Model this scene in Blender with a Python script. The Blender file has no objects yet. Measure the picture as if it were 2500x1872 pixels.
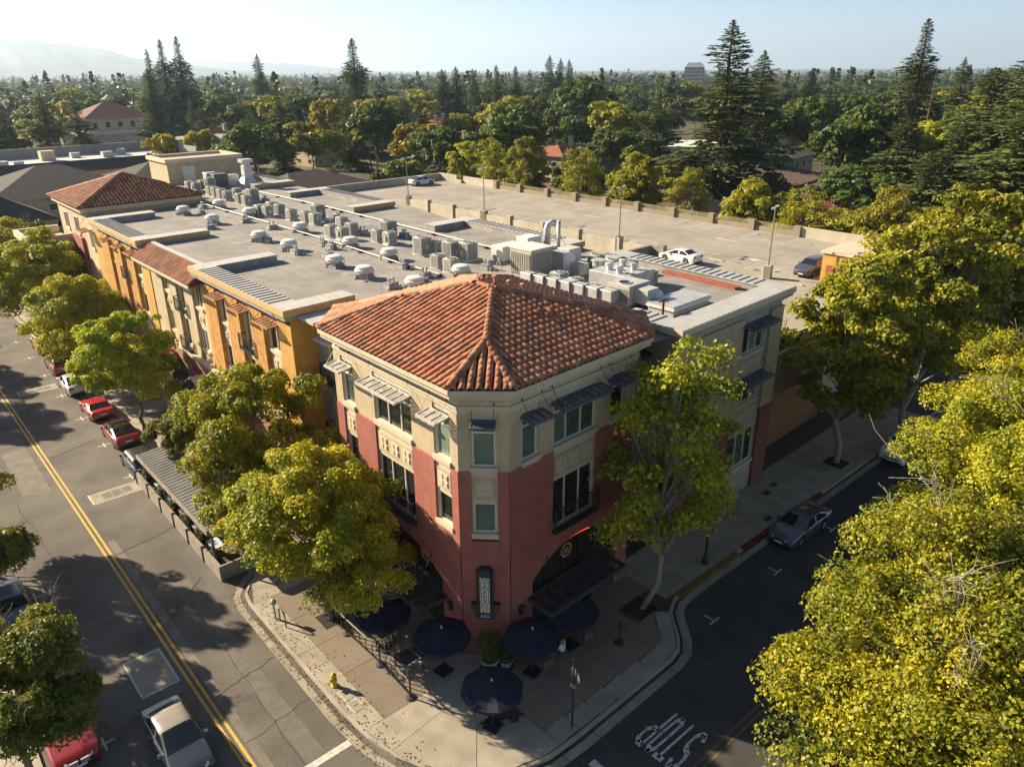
import bpy, math, random
import numpy as np
from mathutils import Matrix, Vector
R = math.radians
scene = bpy.context.scene
col = scene.collection
random.seed(7)
RNG = np.random.default_rng(11)

# ------------------------------------------------------------------ camera
FPX, PIT, ROL, YAW = 1846.8, R(22.497), R(-0.393), R(41.455)
CAM = Vector((0.0, 0.0, 27.25))
fw = Vector((math.sin(YAW)*math.cos(PIT), math.cos(YAW)*math.cos(PIT), -math.sin(PIT)))
rt = Vector((math.cos(YAW), -math.sin(YAW), 0)); up = rt.cross(fw)
rt2 = rt*math.cos(ROL)+up*math.sin(ROL); up2 = -rt*math.sin(ROL)+up*math.cos(ROL)
cd = bpy.data.cameras.new('camera'); cam = bpy.data.objects.new('camera', cd); col.objects.link(cam)
cd.sensor_fit = 'HORIZONTAL'; cd.sensor_width = 36.0; cd.lens = FPX/2500*36.0
cd.clip_start = 0.5; cd.clip_end = 60000
cam.matrix_world = Matrix(((rt2.x, up2.x, -fw.x, CAM.x), (rt2.y, up2.y, -fw.y, CAM.y), (rt2.z, up2.z, -fw.z, CAM.z), (0, 0, 0, 1)))
scene.camera = cam

# ------------------------------------------------------------------ sky, sun, exposure
SUN_EL, SUN_AZ = R(26.0), R(-25.0)            # azimuth from +Y towards +X
sun_dir = Vector((math.sin(SUN_AZ)*math.cos(SUN_EL), math.cos(SUN_AZ)*math.cos(SUN_EL), math.sin(SUN_EL)))
world = bpy.data.worlds.new('World'); scene.world = world; world.use_nodes = True
nt = world.node_tree; bg = nt.nodes['Background']
sky = nt.nodes.new('ShaderNodeTexSky'); sky.sky_type = 'NISHITA'; sky.sun_disc = False
sky.sun_elevation = SUN_EL; sky.sun_rotation = SUN_AZ
sky.air_density = 0.62; sky.dust_density = 0.25; sky.ozone_density = 1.0; sky.altitude = 30
nt.links.new(sky.outputs['Color'], bg.inputs['Color']); bg.inputs['Strength'].default_value = 0.05
sd = bpy.data.lights.new('sun', 'SUN'); sd.energy = 5.0; sd.angle = R(0.55); sd.color = (1.0, 0.84, 0.62)
sun = bpy.data.objects.new('sun', sd); col.objects.link(sun)
sun.rotation_euler = sun_dir.to_track_quat('Z', 'Y').to_euler(); sun.location = (-40, 80, 90)
scene.view_settings.view_transform = 'Standard'; scene.view_settings.look = 'None'
scene.view_settings.gamma = 1.0; scene.view_settings.use_curve_mapping = False
scene.view_settings.exposure = 1.65
try:
    scene.cycles.max_bounces = 6; scene.cycles.transparent_max_bounces = 8; scene.cycles.volume_bounces = 0
except Exception: pass

# ------------------------------------------------------------------ helpers: materials
MATS = {}
def M(name, c, rough=0.85, var=0.12, scale=1.5, bump=0.0, bscale=20.0, metal=0.0, spec=0.3, coat=0.0, tint=None, stain=0.0, stscale=0.25, objrand=0.0, streak=0.0, grain=0.0, gscale=14.0):
    """procedural principled material: colour with two octaves of noise, optional bump, large stains and per-object shift"""
    if name in MATS: return MATS[name]
    m = bpy.data.materials.new(name); m.use_nodes = True; t = m.node_tree; b = t.nodes['Principled BSDF']
    b.inputs['Roughness'].default_value = rough; b.inputs['Metallic'].default_value = metal
    b.inputs['Specular IOR Level'].default_value = spec
    if coat: b.inputs['Coat Weight'].default_value = coat; b.inputs['Coat Roughness'].default_value = 0.04
    g = t.nodes.new('ShaderNodeNewGeometry')
    def mix(a, bb, f):
        n = t.nodes.new('ShaderNodeMix'); n.data_type = 'RGBA'
        for i, s in ((6, a), (7, bb)):
            if isinstance(s, tuple): n.inputs[i].default_value = (*s, 1)
            else: t.links.new(s, n.inputs[i])
        if isinstance(f, float): n.inputs[0].default_value = f
        else: t.links.new(f, n.inputs[0])
        return n.outputs[2]
    def noise(sc, det=5.0):
        n = t.nodes.new('ShaderNodeTexNoise'); n.inputs['Scale'].default_value = sc; n.inputs['Detail'].default_value = det
        t.links.new(g.outputs['Position'], n.inputs['Vector']); return n.outputs['Fac']
    lo = tuple(max(0, x*(1-var)) for x in c); hi = tuple(min(1, x*(1+var)) for x in (tint or c))
    cur = c
    if var > 0:
        r = t.nodes.new('ShaderNodeValToRGB'); r.color_ramp.elements[0].position = 0.35; r.color_ramp.elements[1].position = 0.65
        t.links.new(noise(scale), r.inputs['Fac']); cur = mix(lo, hi, r.outputs['Color'])
    if stain > 0:
        r = t.nodes.new('ShaderNodeValToRGB'); r.color_ramp.elements[0].position = 0.45; r.color_ramp.elements[1].position = 0.72
        t.links.new(noise(stscale, 7.0), r.inputs['Fac'])
        mm = t.nodes.new('ShaderNodeMath'); mm.operation = 'MULTIPLY'; mm.inputs[1].default_value = stain
        t.links.new(r.outputs['Color'], mm.inputs[0]); cur = mix(cur, tuple(x*0.45 for x in c), mm.outputs[0])
    if streak > 0:                                          # rain streaks: noise stretched along the vertical
        mp = t.nodes.new('ShaderNodeMapping'); mp.inputs['Scale'].default_value = (5.0, 5.0, 0.22); t.links.new(g.outputs['Position'], mp.inputs['Vector'])
        n = t.nodes.new('ShaderNodeTexNoise'); n.inputs['Scale'].default_value = 1.0; n.inputs['Detail'].default_value = 6.0; t.links.new(mp.outputs['Vector'], n.inputs['Vector'])
        r = t.nodes.new('ShaderNodeValToRGB'); r.color_ramp.elements[0].position = 0.5; r.color_ramp.elements[1].position = 0.75; t.links.new(n.outputs['Fac'], r.inputs['Fac'])
        mm = t.nodes.new('ShaderNodeMath'); mm.operation = 'MULTIPLY'; mm.inputs[1].default_value = streak
        t.links.new(r.outputs['Color'], mm.inputs[0]); cur = mix(cur, tuple(x*0.5 for x in c), mm.outputs[0])
    if grain > 0:                                           # fine speckle
        r = t.nodes.new('ShaderNodeMapRange'); r.inputs[1].default_value = 0.3; r.inputs[2].default_value = 0.7; r.inputs[3].default_value = 1-grain; r.inputs[4].default_value = 1+grain
        t.links.new(noise(gscale, 3.0), r.inputs[0]); h2 = t.nodes.new('ShaderNodeHueSaturation'); t.links.new(r.outputs[0], h2.inputs['Value'])
        if isinstance(cur, tuple): h2.inputs['Color'].default_value = (*cur, 1)
        else: t.links.new(cur, h2.inputs['Color'])
        cur = h2.outputs['Color']
    if objrand > 0:
        oi = t.nodes.new('ShaderNodeObjectInfo'); hs = t.nodes.new('ShaderNodeHueSaturation')
        mr = t.nodes.new('ShaderNodeMapRange'); mr.inputs[3].default_value = 1-objrand; mr.inputs[4].default_value = 1+objrand
        t.links.new(oi.outputs['Random'], mr.inputs[0]); t.links.new(mr.outputs[0], hs.inputs['Value'])
        if isinstance(cur, tuple): hs.inputs['Color'].default_value = (*cur, 1)
        else: t.links.new(cur, hs.inputs['Color'])
        cur = hs.outputs['Color']
    if isinstance(cur, tuple): b.inputs['Base Color'].default_value = (*cur, 1)
    else: t.links.new(cur, b.inputs['Base Color'])
    if bump > 0:
        bn = t.nodes.new('ShaderNodeBump'); bn.inputs['Strength'].default_value = bump; bn.inputs['Distance'].default_value = 0.02
        t.links.new(noise(bscale, 6.0), bn.inputs['Height']); t.links.new(bn.outputs['Normal'], b.inputs['Normal'])
    MATS[name] = m; return m
def emit_mat(name, c, s):
    m = bpy.data.materials.new(name); m.use_nodes = True; b = m.node_tree.nodes['Principled BSDF']
    b.inputs['Base Color'].default_value = (*c, 1); b.inputs['Emission Color'].default_value = (*c, 1); b.inputs['Emission Strength'].default_value = s
    MATS[name] = m; return m
def leaf_mat(name, trans=0.42, rough=0.55):
    """leaf colour comes from a per-leaf colour attribute; leaves let some light through"""
    m = bpy.data.materials.new(name); m.use_nodes = True; t = m.node_tree; b = t.nodes['Principled BSDF']; o = t.nodes['Material Output']
    a = t.nodes.new('ShaderNodeAttribute'); a.attribute_name = 'col'
    oi = t.nodes.new('ShaderNodeObjectInfo'); hs = t.nodes.new('ShaderNodeHueSaturation')
    mr = t.nodes.new('ShaderNodeMapRange'); mr.inputs[3].default_value = 0.8; mr.inputs[4].default_value = 1.2
    mh = t.nodes.new('ShaderNodeMapRange'); mh.inputs[3].default_value = 0.492; mh.inputs[4].default_value = 0.512
    t.links.new(oi.outputs['Random'], mr.inputs[0]); t.links.new(mr.outputs[0], hs.inputs['Value'])
    t.links.new(oi.outputs['Random'], mh.inputs[0]); t.links.new(mh.outputs[0], hs.inputs['Hue'])
    t.links.new(a.outputs['Color'], hs.inputs['Color'])
    t.links.new(hs.outputs['Color'], b.inputs['Base Color']); b.inputs['Roughness'].default_value = rough
    b.inputs['Specular IOR Level'].default_value = 0.35
    tr = t.nodes.new('ShaderNodeBsdfTranslucent'); t.links.new(hs.outputs['Color'], tr.inputs['Color'])
    mx = t.nodes.new('ShaderNodeMixShader'); mx.inputs[0].default_value = trans
    t.links.new(b.outputs[0], mx.inputs[1]); t.links.new(tr.outputs[0], mx.inputs[2]); t.links.new(mx.outputs[0], o.inputs['Surface'])
    MATS[name] = m; return m

# ------------------------------------------------------------------ helpers: objects
ORG = {}
def tag(o, label=None, cat=None, group=None, kind=None):
    if label: o['label'] = label
    if cat: o['category'] = cat
    if group: o['group'] = group
    if kind: o['kind'] = kind
    return o
def thing(name, label, cat, loc=(0, 0, 0), rz=0.0, group=None, local=False):
    o = bpy.data.objects.new(name, None); col.objects.link(o); o.empty_display_size = 0.3
    o.location = loc; o.rotation_euler = (0, 0, rz); tag(o, label, cat, group)
    ORG[o.name] = Vector((0, 0, 0)) if local else Vector(loc)
    return o
def kids(o): return [c for c in bpy.data.objects if c.parent == o]
CH = {}
def setpar(o, p):
    o.parent = p; CH.setdefault(p.name, []).append(o)
def copy_tree(o, parent=None):
    c = o.copy(); col.objects.link(c); c.parent = parent
    if parent is not None: CH.setdefault(parent.name, []).append(c)
    for ch in CH.get(o.name, []): copy_tree(ch, c)
    return c
def link_mesh(name, me, mat, parent=None):
    o = bpy.data.objects.new(name, me); col.objects.link(o)
    if mat is not None and not me.materials: me.materials.append(mat)
    if parent is not None:
        setpar(o, parent); ORG[o.name] = ORG.get(parent.name, Vector((0, 0, 0)))
    return o
class MB:
    """collects faces of one mesh; tf maps builder coordinates to world"""
    def __init__(s, tf=None): s.v = []; s.f = []; s.tf = tf
    def add(s, vs, fs):
        n = len(s.v)
        s.v.extend(tuple(s.tf(*p)) if s.tf else tuple(p) for p in vs); s.f.extend(tuple(i+n for i in f) for f in fs); return s
    def quad(s, a, b, c, d): return s.add((a, b, c, d), ((0, 1, 2, 3),))
    def poly(s, pts): return s.add(pts, (tuple(range(len(pts))),))
    def box(s, x0, x1, y0, y1, z0, z1):
        return s.add([(x0, y0, z0), (x1, y0, z0), (x1, y1, z0), (x0, y1, z0), (x0, y0, z1), (x1, y0, z1), (x1, y1, z1), (x0, y1, z1)],
                     [(3, 2, 1, 0), (4, 5, 6, 7), (0, 1, 5, 4), (1, 2, 6, 5), (2, 3, 7, 6), (3, 0, 4, 7)])
    def cbox(s, x, y, z0, dx, dy, dz): return s.box(x-dx/2, x+dx/2, y-dy/2, y+dy/2, z0, z0+dz)
    def prism(s, poly, z0, z1):
        n = len(poly); vs = [(x, y, z0) for x, y in poly]+[(x, y, z1) for x, y in poly]
        return s.add(vs, [tuple(range(n-1, -1, -1)), tuple(range(n, 2*n))]+[(i, (i+1) % n, n+(i+1) % n, n+i) for i in range(n)])
    def hull2(s, bot, top):
        n = len(bot); return s.add(list(bot)+list(top), [tuple(range(n-1, -1, -1)), tuple(range(n, 2*n))]+[(i, (i+1) % n, n+(i+1) % n, n+i) for i in range(n)])
    def lathe(s, prof, n=12, c=(0, 0, 0), cap=True):
        vs = []; m = len(prof)
        for r, z in prof:
            for k in range(n):
                a = 2*math.pi*k/n; vs.append((c[0]+r*math.cos(a), c[1]+r*math.sin(a), c[2]+z))
        fs = [(i*n+k, i*n+(k+1) % n, (i+1)*n+(k+1) % n, (i+1)*n+k) for i in range(m-1) for k in range(n)]
        if cap: fs += [tuple(range(n-1, -1, -1)), tuple((m-1)*n+k for k in range(n))]
        return s.add(vs, fs)
    def tube(s, pts, rad, n=6):
        P = [Vector(p) for p in pts]; m = len(P)
        if not hasattr(rad, '__len__'): rad = [rad]*m
        vs = []
        for i, p in enumerate(P):
            d = (P[min(i+1, m-1)]-P[max(i-1, 0)]).normalized()
            a = d.orthogonal().normalized() if i == 0 else (pa - d*pa.dot(d)).normalized()
            pa = a; b = d.cross(a)
            for k in range(n):
                t = 2*math.pi*k/n; vs.append(tuple(p+(a*math.cos(t)+b*math.sin(t))*rad[i]))
        fs = [(i*n+k, i*n+(k+1) % n, (i+1)*n+(k+1) % n, (i+1)*n+k) for i in range(m-1) for k in range(n)]
        fs += [tuple(range(n-1, -1, -1)), tuple((m-1)*n+k for k in range(n))]
        return s.add(vs, fs)
    def bar(s, a, b, w, h=None):
        """rectangular bar from a to b"""
        a, b = Vector(a), Vector(b); d = (b-a).normalized(); h = h or w
        x = d.cross(Vector((0, 0, 1))); x = x.normalized() if x.length > 1e-4 else Vector((1, 0, 0)); y = x.cross(d)
        q = [a+x*sx*w/2+y*sy*h/2 for sx, sy in ((-1, -1), (1, -1), (1, 1), (-1, 1))]+[b+x*sx*w/2+y*sy*h/2 for sx, sy in ((-1, -1), (1, -1), (1, 1), (-1, 1))]
        return s.add([tuple(p) for p in q], [(3, 2, 1, 0), (4, 5, 6, 7), (0, 1, 5, 4), (1, 2, 6, 5), (2, 3, 7, 6), (3, 0, 4, 7)])
    def mesh(s, name, org=None, smooth=False):
        me = bpy.data.meshes.new(name); V = s.v
        if org is not None: V = [(x-org[0], y-org[1], z-org[2]) for x, y, z in V]
        me.from_pydata(V, [], s.f); 
        if smooth: me.shade_smooth()
        me.update(); return me
    def build(s, name, mat, parent=None, smooth=False):
        org = ORG.get(parent.name) if parent is not None else None
        return link_mesh(name, s.mesh(name, org, smooth), mat, parent)
def each(boxes, name, mat, parent, tf=None):
    """one object for each box of the list"""
    out = []
    for b in boxes:
        m = MB(tf); m.box(*b); out.append(m.build(name, mat, parent))
    return out
def bevel(o, w, seg=1):
    b = o.modifiers.new('bevel', 'BEVEL'); b.width = w; b.segments = seg; b.limit_method = 'ANGLE'; return o
def np_mesh(name, V, F, smooth=False, colr=None):
    """fast mesh of quads (F: n x 4) from numpy arrays, colr: per-face colour"""
    me = bpy.data.meshes.new(name); n, m = len(V), len(F); k = F.shape[1]
    me.vertices.add(n); me.vertices.foreach_set('co', np.ascontiguousarray(V, np.float32).ravel())
    me.loops.add(m*k); me.loops.foreach_set('vertex_index', np.ascontiguousarray(F, np.int32).ravel())
    me.polygons.add(m); me.polygons.foreach_set('loop_start', np.arange(0, m*k, k, dtype=np.int32))
    me.update(calc_edges=True)
    if colr is not None:
        a = me.color_attributes.new('col', 'FLOAT_COLOR', 'POINT'); c = np.ones((n, 4), np.float32); c[:, :3] = colr
        a.data.foreach_set('color', c.ravel())
    if smooth: me.shade_smooth()
    return me

# ------------------------------------------------------------------ materials
asphalt = M('asphalt', (0.118, 0.104, 0.086), 0.92, 0.22, 0.35, 0.35, 60, stain=0.35, stscale=0.12, grain=0.28)
asphalt_pale = M('asphalt_pale', (0.16, 0.143, 0.118), 0.92, 0.15, 1.2, 0.3, 60, grain=0.25)
concrete = M('concrete', (0.30, 0.265, 0.205), 0.9, 0.14, 0.9, 0.12, 30, stain=0.22, stscale=0.6, objrand=0.07, grain=0.12)
aggregate = M('aggregate', (0.205, 0.165, 0.122), 0.95, 0.25, 40, 0.5, 90, stain=0.25, stscale=0.8, objrand=0.07, grain=0.3)
gutter_m = M('gutter_concrete', (0.285, 0.25, 0.19), 0.9, 0.18, 0.8, 0.15, 30, stain=0.35, stscale=0.7, grain=0.14)
paint_y = M('yellow_road_paint', (0.56, 0.33, 0.06), 0.75, 0.25, 6, stain=0.3, stscale=3)
paint_w = M('white_road_paint', (0.5, 0.48, 0.42), 0.75, 0.2, 5, stain=0.45, stscale=4)
red_st = M('red_stucco', (0.31, 0.108, 0.080), 0.92, 0.10, 1.4, 0.35, 70, streak=0.30, stain=0.12, stscale=0.5, grain=0.12)
cream_st = M('cream_stucco', (0.43, 0.345, 0.215), 0.92, 0.09, 1.1, 0.3, 70, streak=0.30, stain=0.16, stscale=0.5, grain=0.1)
trim_m = M('pale_trim', (0.50, 0.425, 0.30), 0.85, 0.06, 2.0, 0.1, 40, stain=0.12, stscale=0.9)
yellow_st = M('yellow_stucco', (0.47, 0.265, 0.068), 0.92, 0.10, 1.2, 0.3, 70, streak=0.30, stain=0.14, stscale=0.5, grain=0.12)
wood_y = M('ochre_board', (0.43, 0.225, 0.06), 0.85, 0.18, 3.0, 0.25, 25)
ochre_tr = M('ochre_trim', (0.48, 0.30, 0.12), 0.85, 0.08, 2.0)
grey_st = M('grey_stucco', (0.36, 0.33, 0.265), 0.92, 0.08, 1.2, 0.3, 70, streak=0.30, stain=0.14, stscale=0.4)
base_st = M('brown_stucco', (0.33, 0.17, 0.115), 0.92, 0.1, 1.2, 0.3, 60, stain=0.2)
membrane = M('roof_membrane', (0.245, 0.23, 0.205), 0.93, 0.14, 0.7, 0.25, 50, stain=0.45, stscale=0.3, grain=0.14)
membrane_dk = M('roof_upstand', (0.27, 0.26, 0.24), 0.9, 0.15, 0.8, stain=0.3, stscale=0.9)
cap_m = M('pale_metal_cap', (0.42, 0.40, 0.35), 0.55, 0.06, 1.5, spec=0.5, stain=0.12, stscale=0.8)
rib_m = M('dark_seam', (0.13, 0.125, 0.115), 0.6, 0.1)
frame_m = M('window_frame', (0.62, 0.56, 0.44), 0.6, 0.05)
glass_d = M('dark_glass', (0.018, 0.022, 0.020), 0.06, 0.0, spec=0.9)
glass_b = M('blind_glass', (0.16, 0.21, 0.165), 0.14, 0.12, 1.4, spec=0.8)
glass_k = M('curtain_glass', (0.055, 0.075, 0.062), 0.08, 0.35, 3.0, spec=0.9)
glass_g = M('green_glass', (0.085, 0.135, 0.105), 0.12, 0.10, 0.8, spec=0.8)
blind_m = M('window_blind', (0.20, 0.26, 0.20), 0.5, 0.1, 3)
iron = M('black_iron', (0.022, 0.023, 0.026), 0.5, 0.1, spec=0.5)
steel_blue = M('blue_grey_metal', (0.085, 0.095, 0.12), 0.5, 0.15, 2, spec=0.5)
silver_m = M('weathered_grey_metal', (0.42, 0.40, 0.36), 0.5, 0.1, 2, spec=0.5)
brown_m = M('rust_brown_metal', (0.33, 0.165, 0.08), 0.6, 0.15, 2)
white_m = M('white_paint', (0.58, 0.56, 0.50), 0.6, 0.06, 2, stain=0.15, stscale=1.5)
galv = M('galvanised', (0.46, 0.46, 0.44), 0.42, 0.14, 1.8, metal=0.35, spec=0.5)
unit_m = M('unit_casing', (0.43, 0.42, 0.37), 0.55, 0.08, 2, objrand=0.12, stain=0.15, stscale=1.2)
fin_m = M('unit_fins', (0.16, 0.16, 0.15), 0.6, 0.1, objrand=0.15)
tile_m = None
deck_m = M('deck_concrete', (0.295, 0.268, 0.22), 0.9, 0.10, 0.3, 0.1, 25, stain=0.38, stscale=0.16, grain=0.14)
deckwall_m = M('deck_wall', (0.40, 0.355, 0.27), 0.9, 0.1, 0.6, 0.1, 20, stain=0.2, stscale=0.4)
brick_m = M('brown_brick', (0.19, 0.075, 0.05), 0.92, 0.2, 8)
dark_in = M('dark_interior', (0.012, 0.012, 0.012), 0.9, 0)
black_m = M('black_rubber', (0.016, 0.016, 0.017), 0.75, 0.1)
navy = M('navy_canvas', (0.010, 0.012, 0.027), 0.8, 0.2, 2.0, 0.15, 12)
bark = M('bark', (0.16, 0.125, 0.09), 0.95, 0.3, 6, 0.5, 20)
bark_pale = M('pale_bark', (0.27, 0.245, 0.20), 0.9, 0.3, 5, 0.2, 20)
bark_red = M('red_bark', (0.13, 0.075, 0.05), 0.95, 0.3, 5, 0.4, 20)
leaf = leaf_mat('foliage')
needle = leaf_mat('needles', 0.2, 0.7)
# ================================================================== GROUND, STREETS
def sheet(name, pts, z, mat, parent=None):
    m = MB(); m.poly([(x, y, z) for x, y in pts]); return m.build(name, mat, parent)
def strip(pts, off):
    """offset polyline to its left by off"""
    out = []
    for i, p in enumerate(pts):
        a = Vector(pts[max(i-1, 0)]); b = Vector(pts[min(i+1, len(pts)-1)]); d = (b-a).normalized(); n = Vector((-d.y, d.x))
        out.append((p[0]+n.x*off, p[1]+n.y*off))
    return out
ground_m = M('ground_earth', (0.075, 0.075, 0.035), 0.95, 0.35, 0.02, stain=0.4, stscale=0.006)
GX = 26000
gm = MB()

gm.quad((-13000, -350, -0.03), (19500, -350, -0.03), (19500, 19500, -0.03), (-13000, 19500, -0.03))
tag(gm.build('ground', ground_m), kind='structure')
road = sheet('road', [(-4, -60), (13.7, -60), (13.7, 420), (-4, 420)], 0.0, asphalt)
tag(road, kind='structure')
side = sheet('side_road', [(13.7, 4.4), (140, 4.4), (140, 20.2), (13.7, 20.2)], -0.002, M('shaded_asphalt', (0.052, 0.050, 0.047), 0.92, 0.2, 0.5, 0.35, 60, stain=0.3, stscale=0.2)); tag(side, kind='structure')  # asphalt colour lowered to paint in the deep shade of this street
ORG['road'] = Vector((0, 0, 0))
def mark(name, pts, mat=paint_w, z=0.005): return sheet(name, pts, z, mat, road)
def rmark(name, x0, x1, y0, y1, mat=paint_w, z=0.005): return mark(name, [(x0, y0), (x1, y0), (x1, y1), (x0, y1)], mat, z)
rmark('centre_line', 6.93, 7.06, 21.4, 200, paint_y); rmark('centre_line', 7.22, 7.35, 21.4, 200, paint_y)
dark_y = M('dark_yellow_paint', (0.13, 0.095, 0.035), 0.85, 0.3, 4, stain=0.5, stscale=2)  # much darker, patchy yellow for the side-street centre lines
rmark('centre_line', 20.0, 120, 12.12, 12.24, dark_y); rmark('centre_line', 20.0, 120, 12.42, 12.54, dark_y)
rmark('stop_line', 7.55, 10.95, 23.15, 23.5)
rmark('stop_line', 17.9, 18.3, 12.7, 15.55)
for y in (54.9, 61.6, 68.25, 74.9, 81.6, 88.2, 94.9):                 # parking ticks, right side of the main street
    rmark('parking_tick', 10.75, 11.75, y-0.05, y+0.05); rmark('parking_tick', 11.2, 11.3, y-0.45, y+0.45, z=0.009)
for y in (30.5, 37.2, 43.9, 50.5):
    rmark('parking_tick', 2.35, 3.3, y-0.05, y+0.05); rmark('parking_tick', 2.8, 2.9, y-0.45, y+0.45, z=0.009)
for x in (29.54, 35.9, 42.5):
    rmark('parking_tick', x-0.05, x+0.05, 17.28, 17.85); rmark('parking_tick', x-0.45, x+0.45, 17.18, 17.27, z=0.009)
# bike box style concrete pads with white corners
for (x0, x1, y0, y1) in ((8.18, 11.45, 52.4, 54.0), (8.4, 11.5, 77.3, 78.7)):
    rmark('concrete_pad', x0, x1, y0, y1, gutter_m, 0.004)
    rmark('pad_edge', x0-0.1, x0, y0, y1, paint_w, 0.008); rmark('pad_edge', x0, x1, y0-0.06, y0, paint_w, 0.008)
    for k in range(3): rmark('drain_grate', x0+0.7+k*0.65, x0+1.25+k*0.65, y0+0.35, y1-0.4, asphalt_pale, 0.010)
pad = rmark('concrete_pad', 4.92, 6.7, 32.05, 35.08, concrete, 0.004)
for (x0, x1, y0, y1) in ((4.92, 5.0, 32.05, 35.08), (6.62, 6.7, 32.05, 35.08), (5.0, 6.62, 32.05, 32.14), (5.0, 6.62, 34.99, 35.08)): rmark('pad_edge', x0, x1, y0, y1, paint_w, 0.008)
for (cx, cy, rr) in ((5.95, 33.6, .5), (5.5, 32.85, .4)):
    mh = MB()
    for q0, q1 in ((1.0, .93), (.72, .66), (.42, .37)):
        n = 28; mh.add([(cx+rr*q*math.cos(2*math.pi*k/n), cy+rr*q*math.sin(2*math.pi*k/n), .0095) for q in (q0, q1) for k in range(n)], [(k, (k+1) % n, n+(k+1) % n, n+k) for k in range(n)])
    for k in range(4): a = math.pi*k/4; d = Vector((math.cos(a), math.sin(a)))*rr*.66; nn = Vector((-d.y, d.x)).normalized()*.02; mh.quad((cx-d.x+nn.x, cy-d.y+nn.y, .009), (cx+d.x+nn.x, cy+d.y+nn.y, .009), (cx+d.x-nn.x, cy+d.y-nn.y, .009), (cx-d.x-nn.x, cy-d.y-nn.y, .009))
    mh.build('manhole_cover', gutter_m, road)
mark('asphalt_patch', [(4.75, 57), (6.4, 56.3), (6.5, 65.4), (4.8, 65.2)], asphalt_pale, 0.003)
mark('asphalt_patch', [(7.5, 24), (7.9, 24), (7.9, 47), (7.5, 47)], asphalt_pale, 0.003)
mark('asphalt_patch', [(9.0, 23.6), (9.9, 23.6), (9.9, 40), (9.0, 40)], M('asphalt_worn', (0.13, 0.117, 0.097), 0.92, 0.12, 2.0, 0.3, 60), 0.002)
# crack sealing
ck = MB(); tar = M('tar', (0.03, 0.028, 0.026), 0.8, 0.1)
for (p, q, w) in (((7.6, 29.9), (10.8, 30.5), 0.03), ((8.9, 23.6), (9.3, 38), 0.025), ((7.5, 36.5), (10.6, 39.5), 0.03), ((4.0, 30.9), (7.0, 31.2), 0.04), ((7.5, 26.3), (10.9, 26.9), 0.02), ((4.9, 35.6), (7, 36.2), 0.04), ((7.6, 62), (11, 63.1), 0.05), ((4.3, 68), (7, 67.4), 0.05), ((8, 71), (9, 84), 0.05), ((4.6, 44), (4.2, 56), 0.04), ((7.5, 45.2), (11.2, 45.9), 0.04), ((3.2, 32), (4.2, 24), 0.03)):
    n = 14; pv = None
    for i in range(n+1):
        t = i/n; x = p[0]+(q[0]-p[0])*t+random.uniform(-.09, .09); y = p[1]+(q[1]-p[1])*t+random.uniform(-.09, .09)
        if pv:
            d = Vector((x-pv[0], y-pv[1])); nn = Vector((-d.y, d.x)).normalized()*w/2
            ck.add([(pv[0]+nn.x, pv[1]+nn.y, .012), (x+nn.x, y+nn.y, .012), (x-nn.x, y-nn.y, .012), (pv[0]-nn.x, pv[1]-nn.y, .012)], [(0, 1, 2, 3)])
        pv = (x, y)
tag(ck.build('crack_seal', tar, road), kind='stuff')
# STOP letters, 2.6 m long, read by drivers heading -X (letters run along -Y -> +Y)
def letter_strokes(strokes, y0, w, name):
    m = MB()
    for pl in strokes:
        # each stroke: list of (s,t) s across 0..1, t up 0..1 with width
        for (a, b) in zip(pl[:-1], pl[1:]):
            A = Vector((22.9-a[1]*2.6, y0+a[0]*w)); B = Vector((22.9-b[1]*2.6, y0+b[0]*w)); d = (B-A).normalized(); n = Vector((-d.y, d.x))
            wd = 0.055+0.10*abs(d.y); e = d*0.03
            A2, B2 = A-e, B+e
            m.add([(A2.x+n.x*wd, A2.y+n.y*wd, .006), (B2.x+n.x*wd, B2.y+n.y*wd, .006), (B2.x-n.x*wd, B2.y-n.y*wd, .006), (A2.x-n.x*wd, A2.y-n.y*wd, .006)], [(0, 1, 2, 3)])
    m.build(name, paint_w, road)
letter_strokes([[(1, .82), (.8, .97), (.3, .97), (0, .84), (0, .68), (.25, .55), (.75, .48), (1, .36), (1, .16), (.7, .03), (.25, .03), (0, .16)]], 12.98, .38, 'road_letter')
letter_strokes([[(.5, 0), (.5, .97)], [(0, .96), (1, .96)]], 13.6, .40, 'road_letter')
letter_strokes([[(.5, .0), (.05, .15), (0, .5), (.05, .85), (.5, 1), (.95, .85), (1, .5), (.95, .15), (.5, 0)]], 14.15, .34, 'road_letter')
letter_strokes([[(0, 0), (0, .97), (.6, .97), (1, .85), (1, .65), (.6, .52), (0, .52)]], 14.7, .36, 'road_letter')

# ---- corner sidewalk: gutter, kerb and slabs
edge = [(13.6, 420), (13.6, 38.6), (13.3, 37.7), (12.3, 36.9), (11.75, 36.2), (11.55, 35.2), (11.5, 30), (11.47, 25), (11.6, 22.9), (11.95, 21.2), (12.7, 19.5), (13.8, 18.2), (15.2, 17.25), (16.8, 16.78), (18.5, 16.72), (25.4, 16.88), (26.3, 17.08), (27.0, 17.6), (27.7, 18.4), (28.4, 19.15), (29.3, 19.6), (31, 19.75), (60, 19.9), (140, 19.9)]
walk = MB()
inner = strip(edge, 0.16)
gout = strip(edge, -0.62)
inner[0] = (13.76, 420); gout[0] = (12.98, 420)
sw = bpy.data.objects.new('sidewalk', None)
poly = edge+[(140, 30), (60, 60), (60, 420)]
base = MB(); base.poly([(x, y, 0.118) for x, y in inner+[(140, 60), (60, 120), (60, 420)]])
sidewalk = tag(base.build('sidewalk', M('joint_mortar', (0.075, 0.065, 0.05), 0.95, 0.1)), kind='structure')
ORG['sidewalk'] = Vector((0, 0, 0))
kb = MB(); gt = MB()
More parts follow.
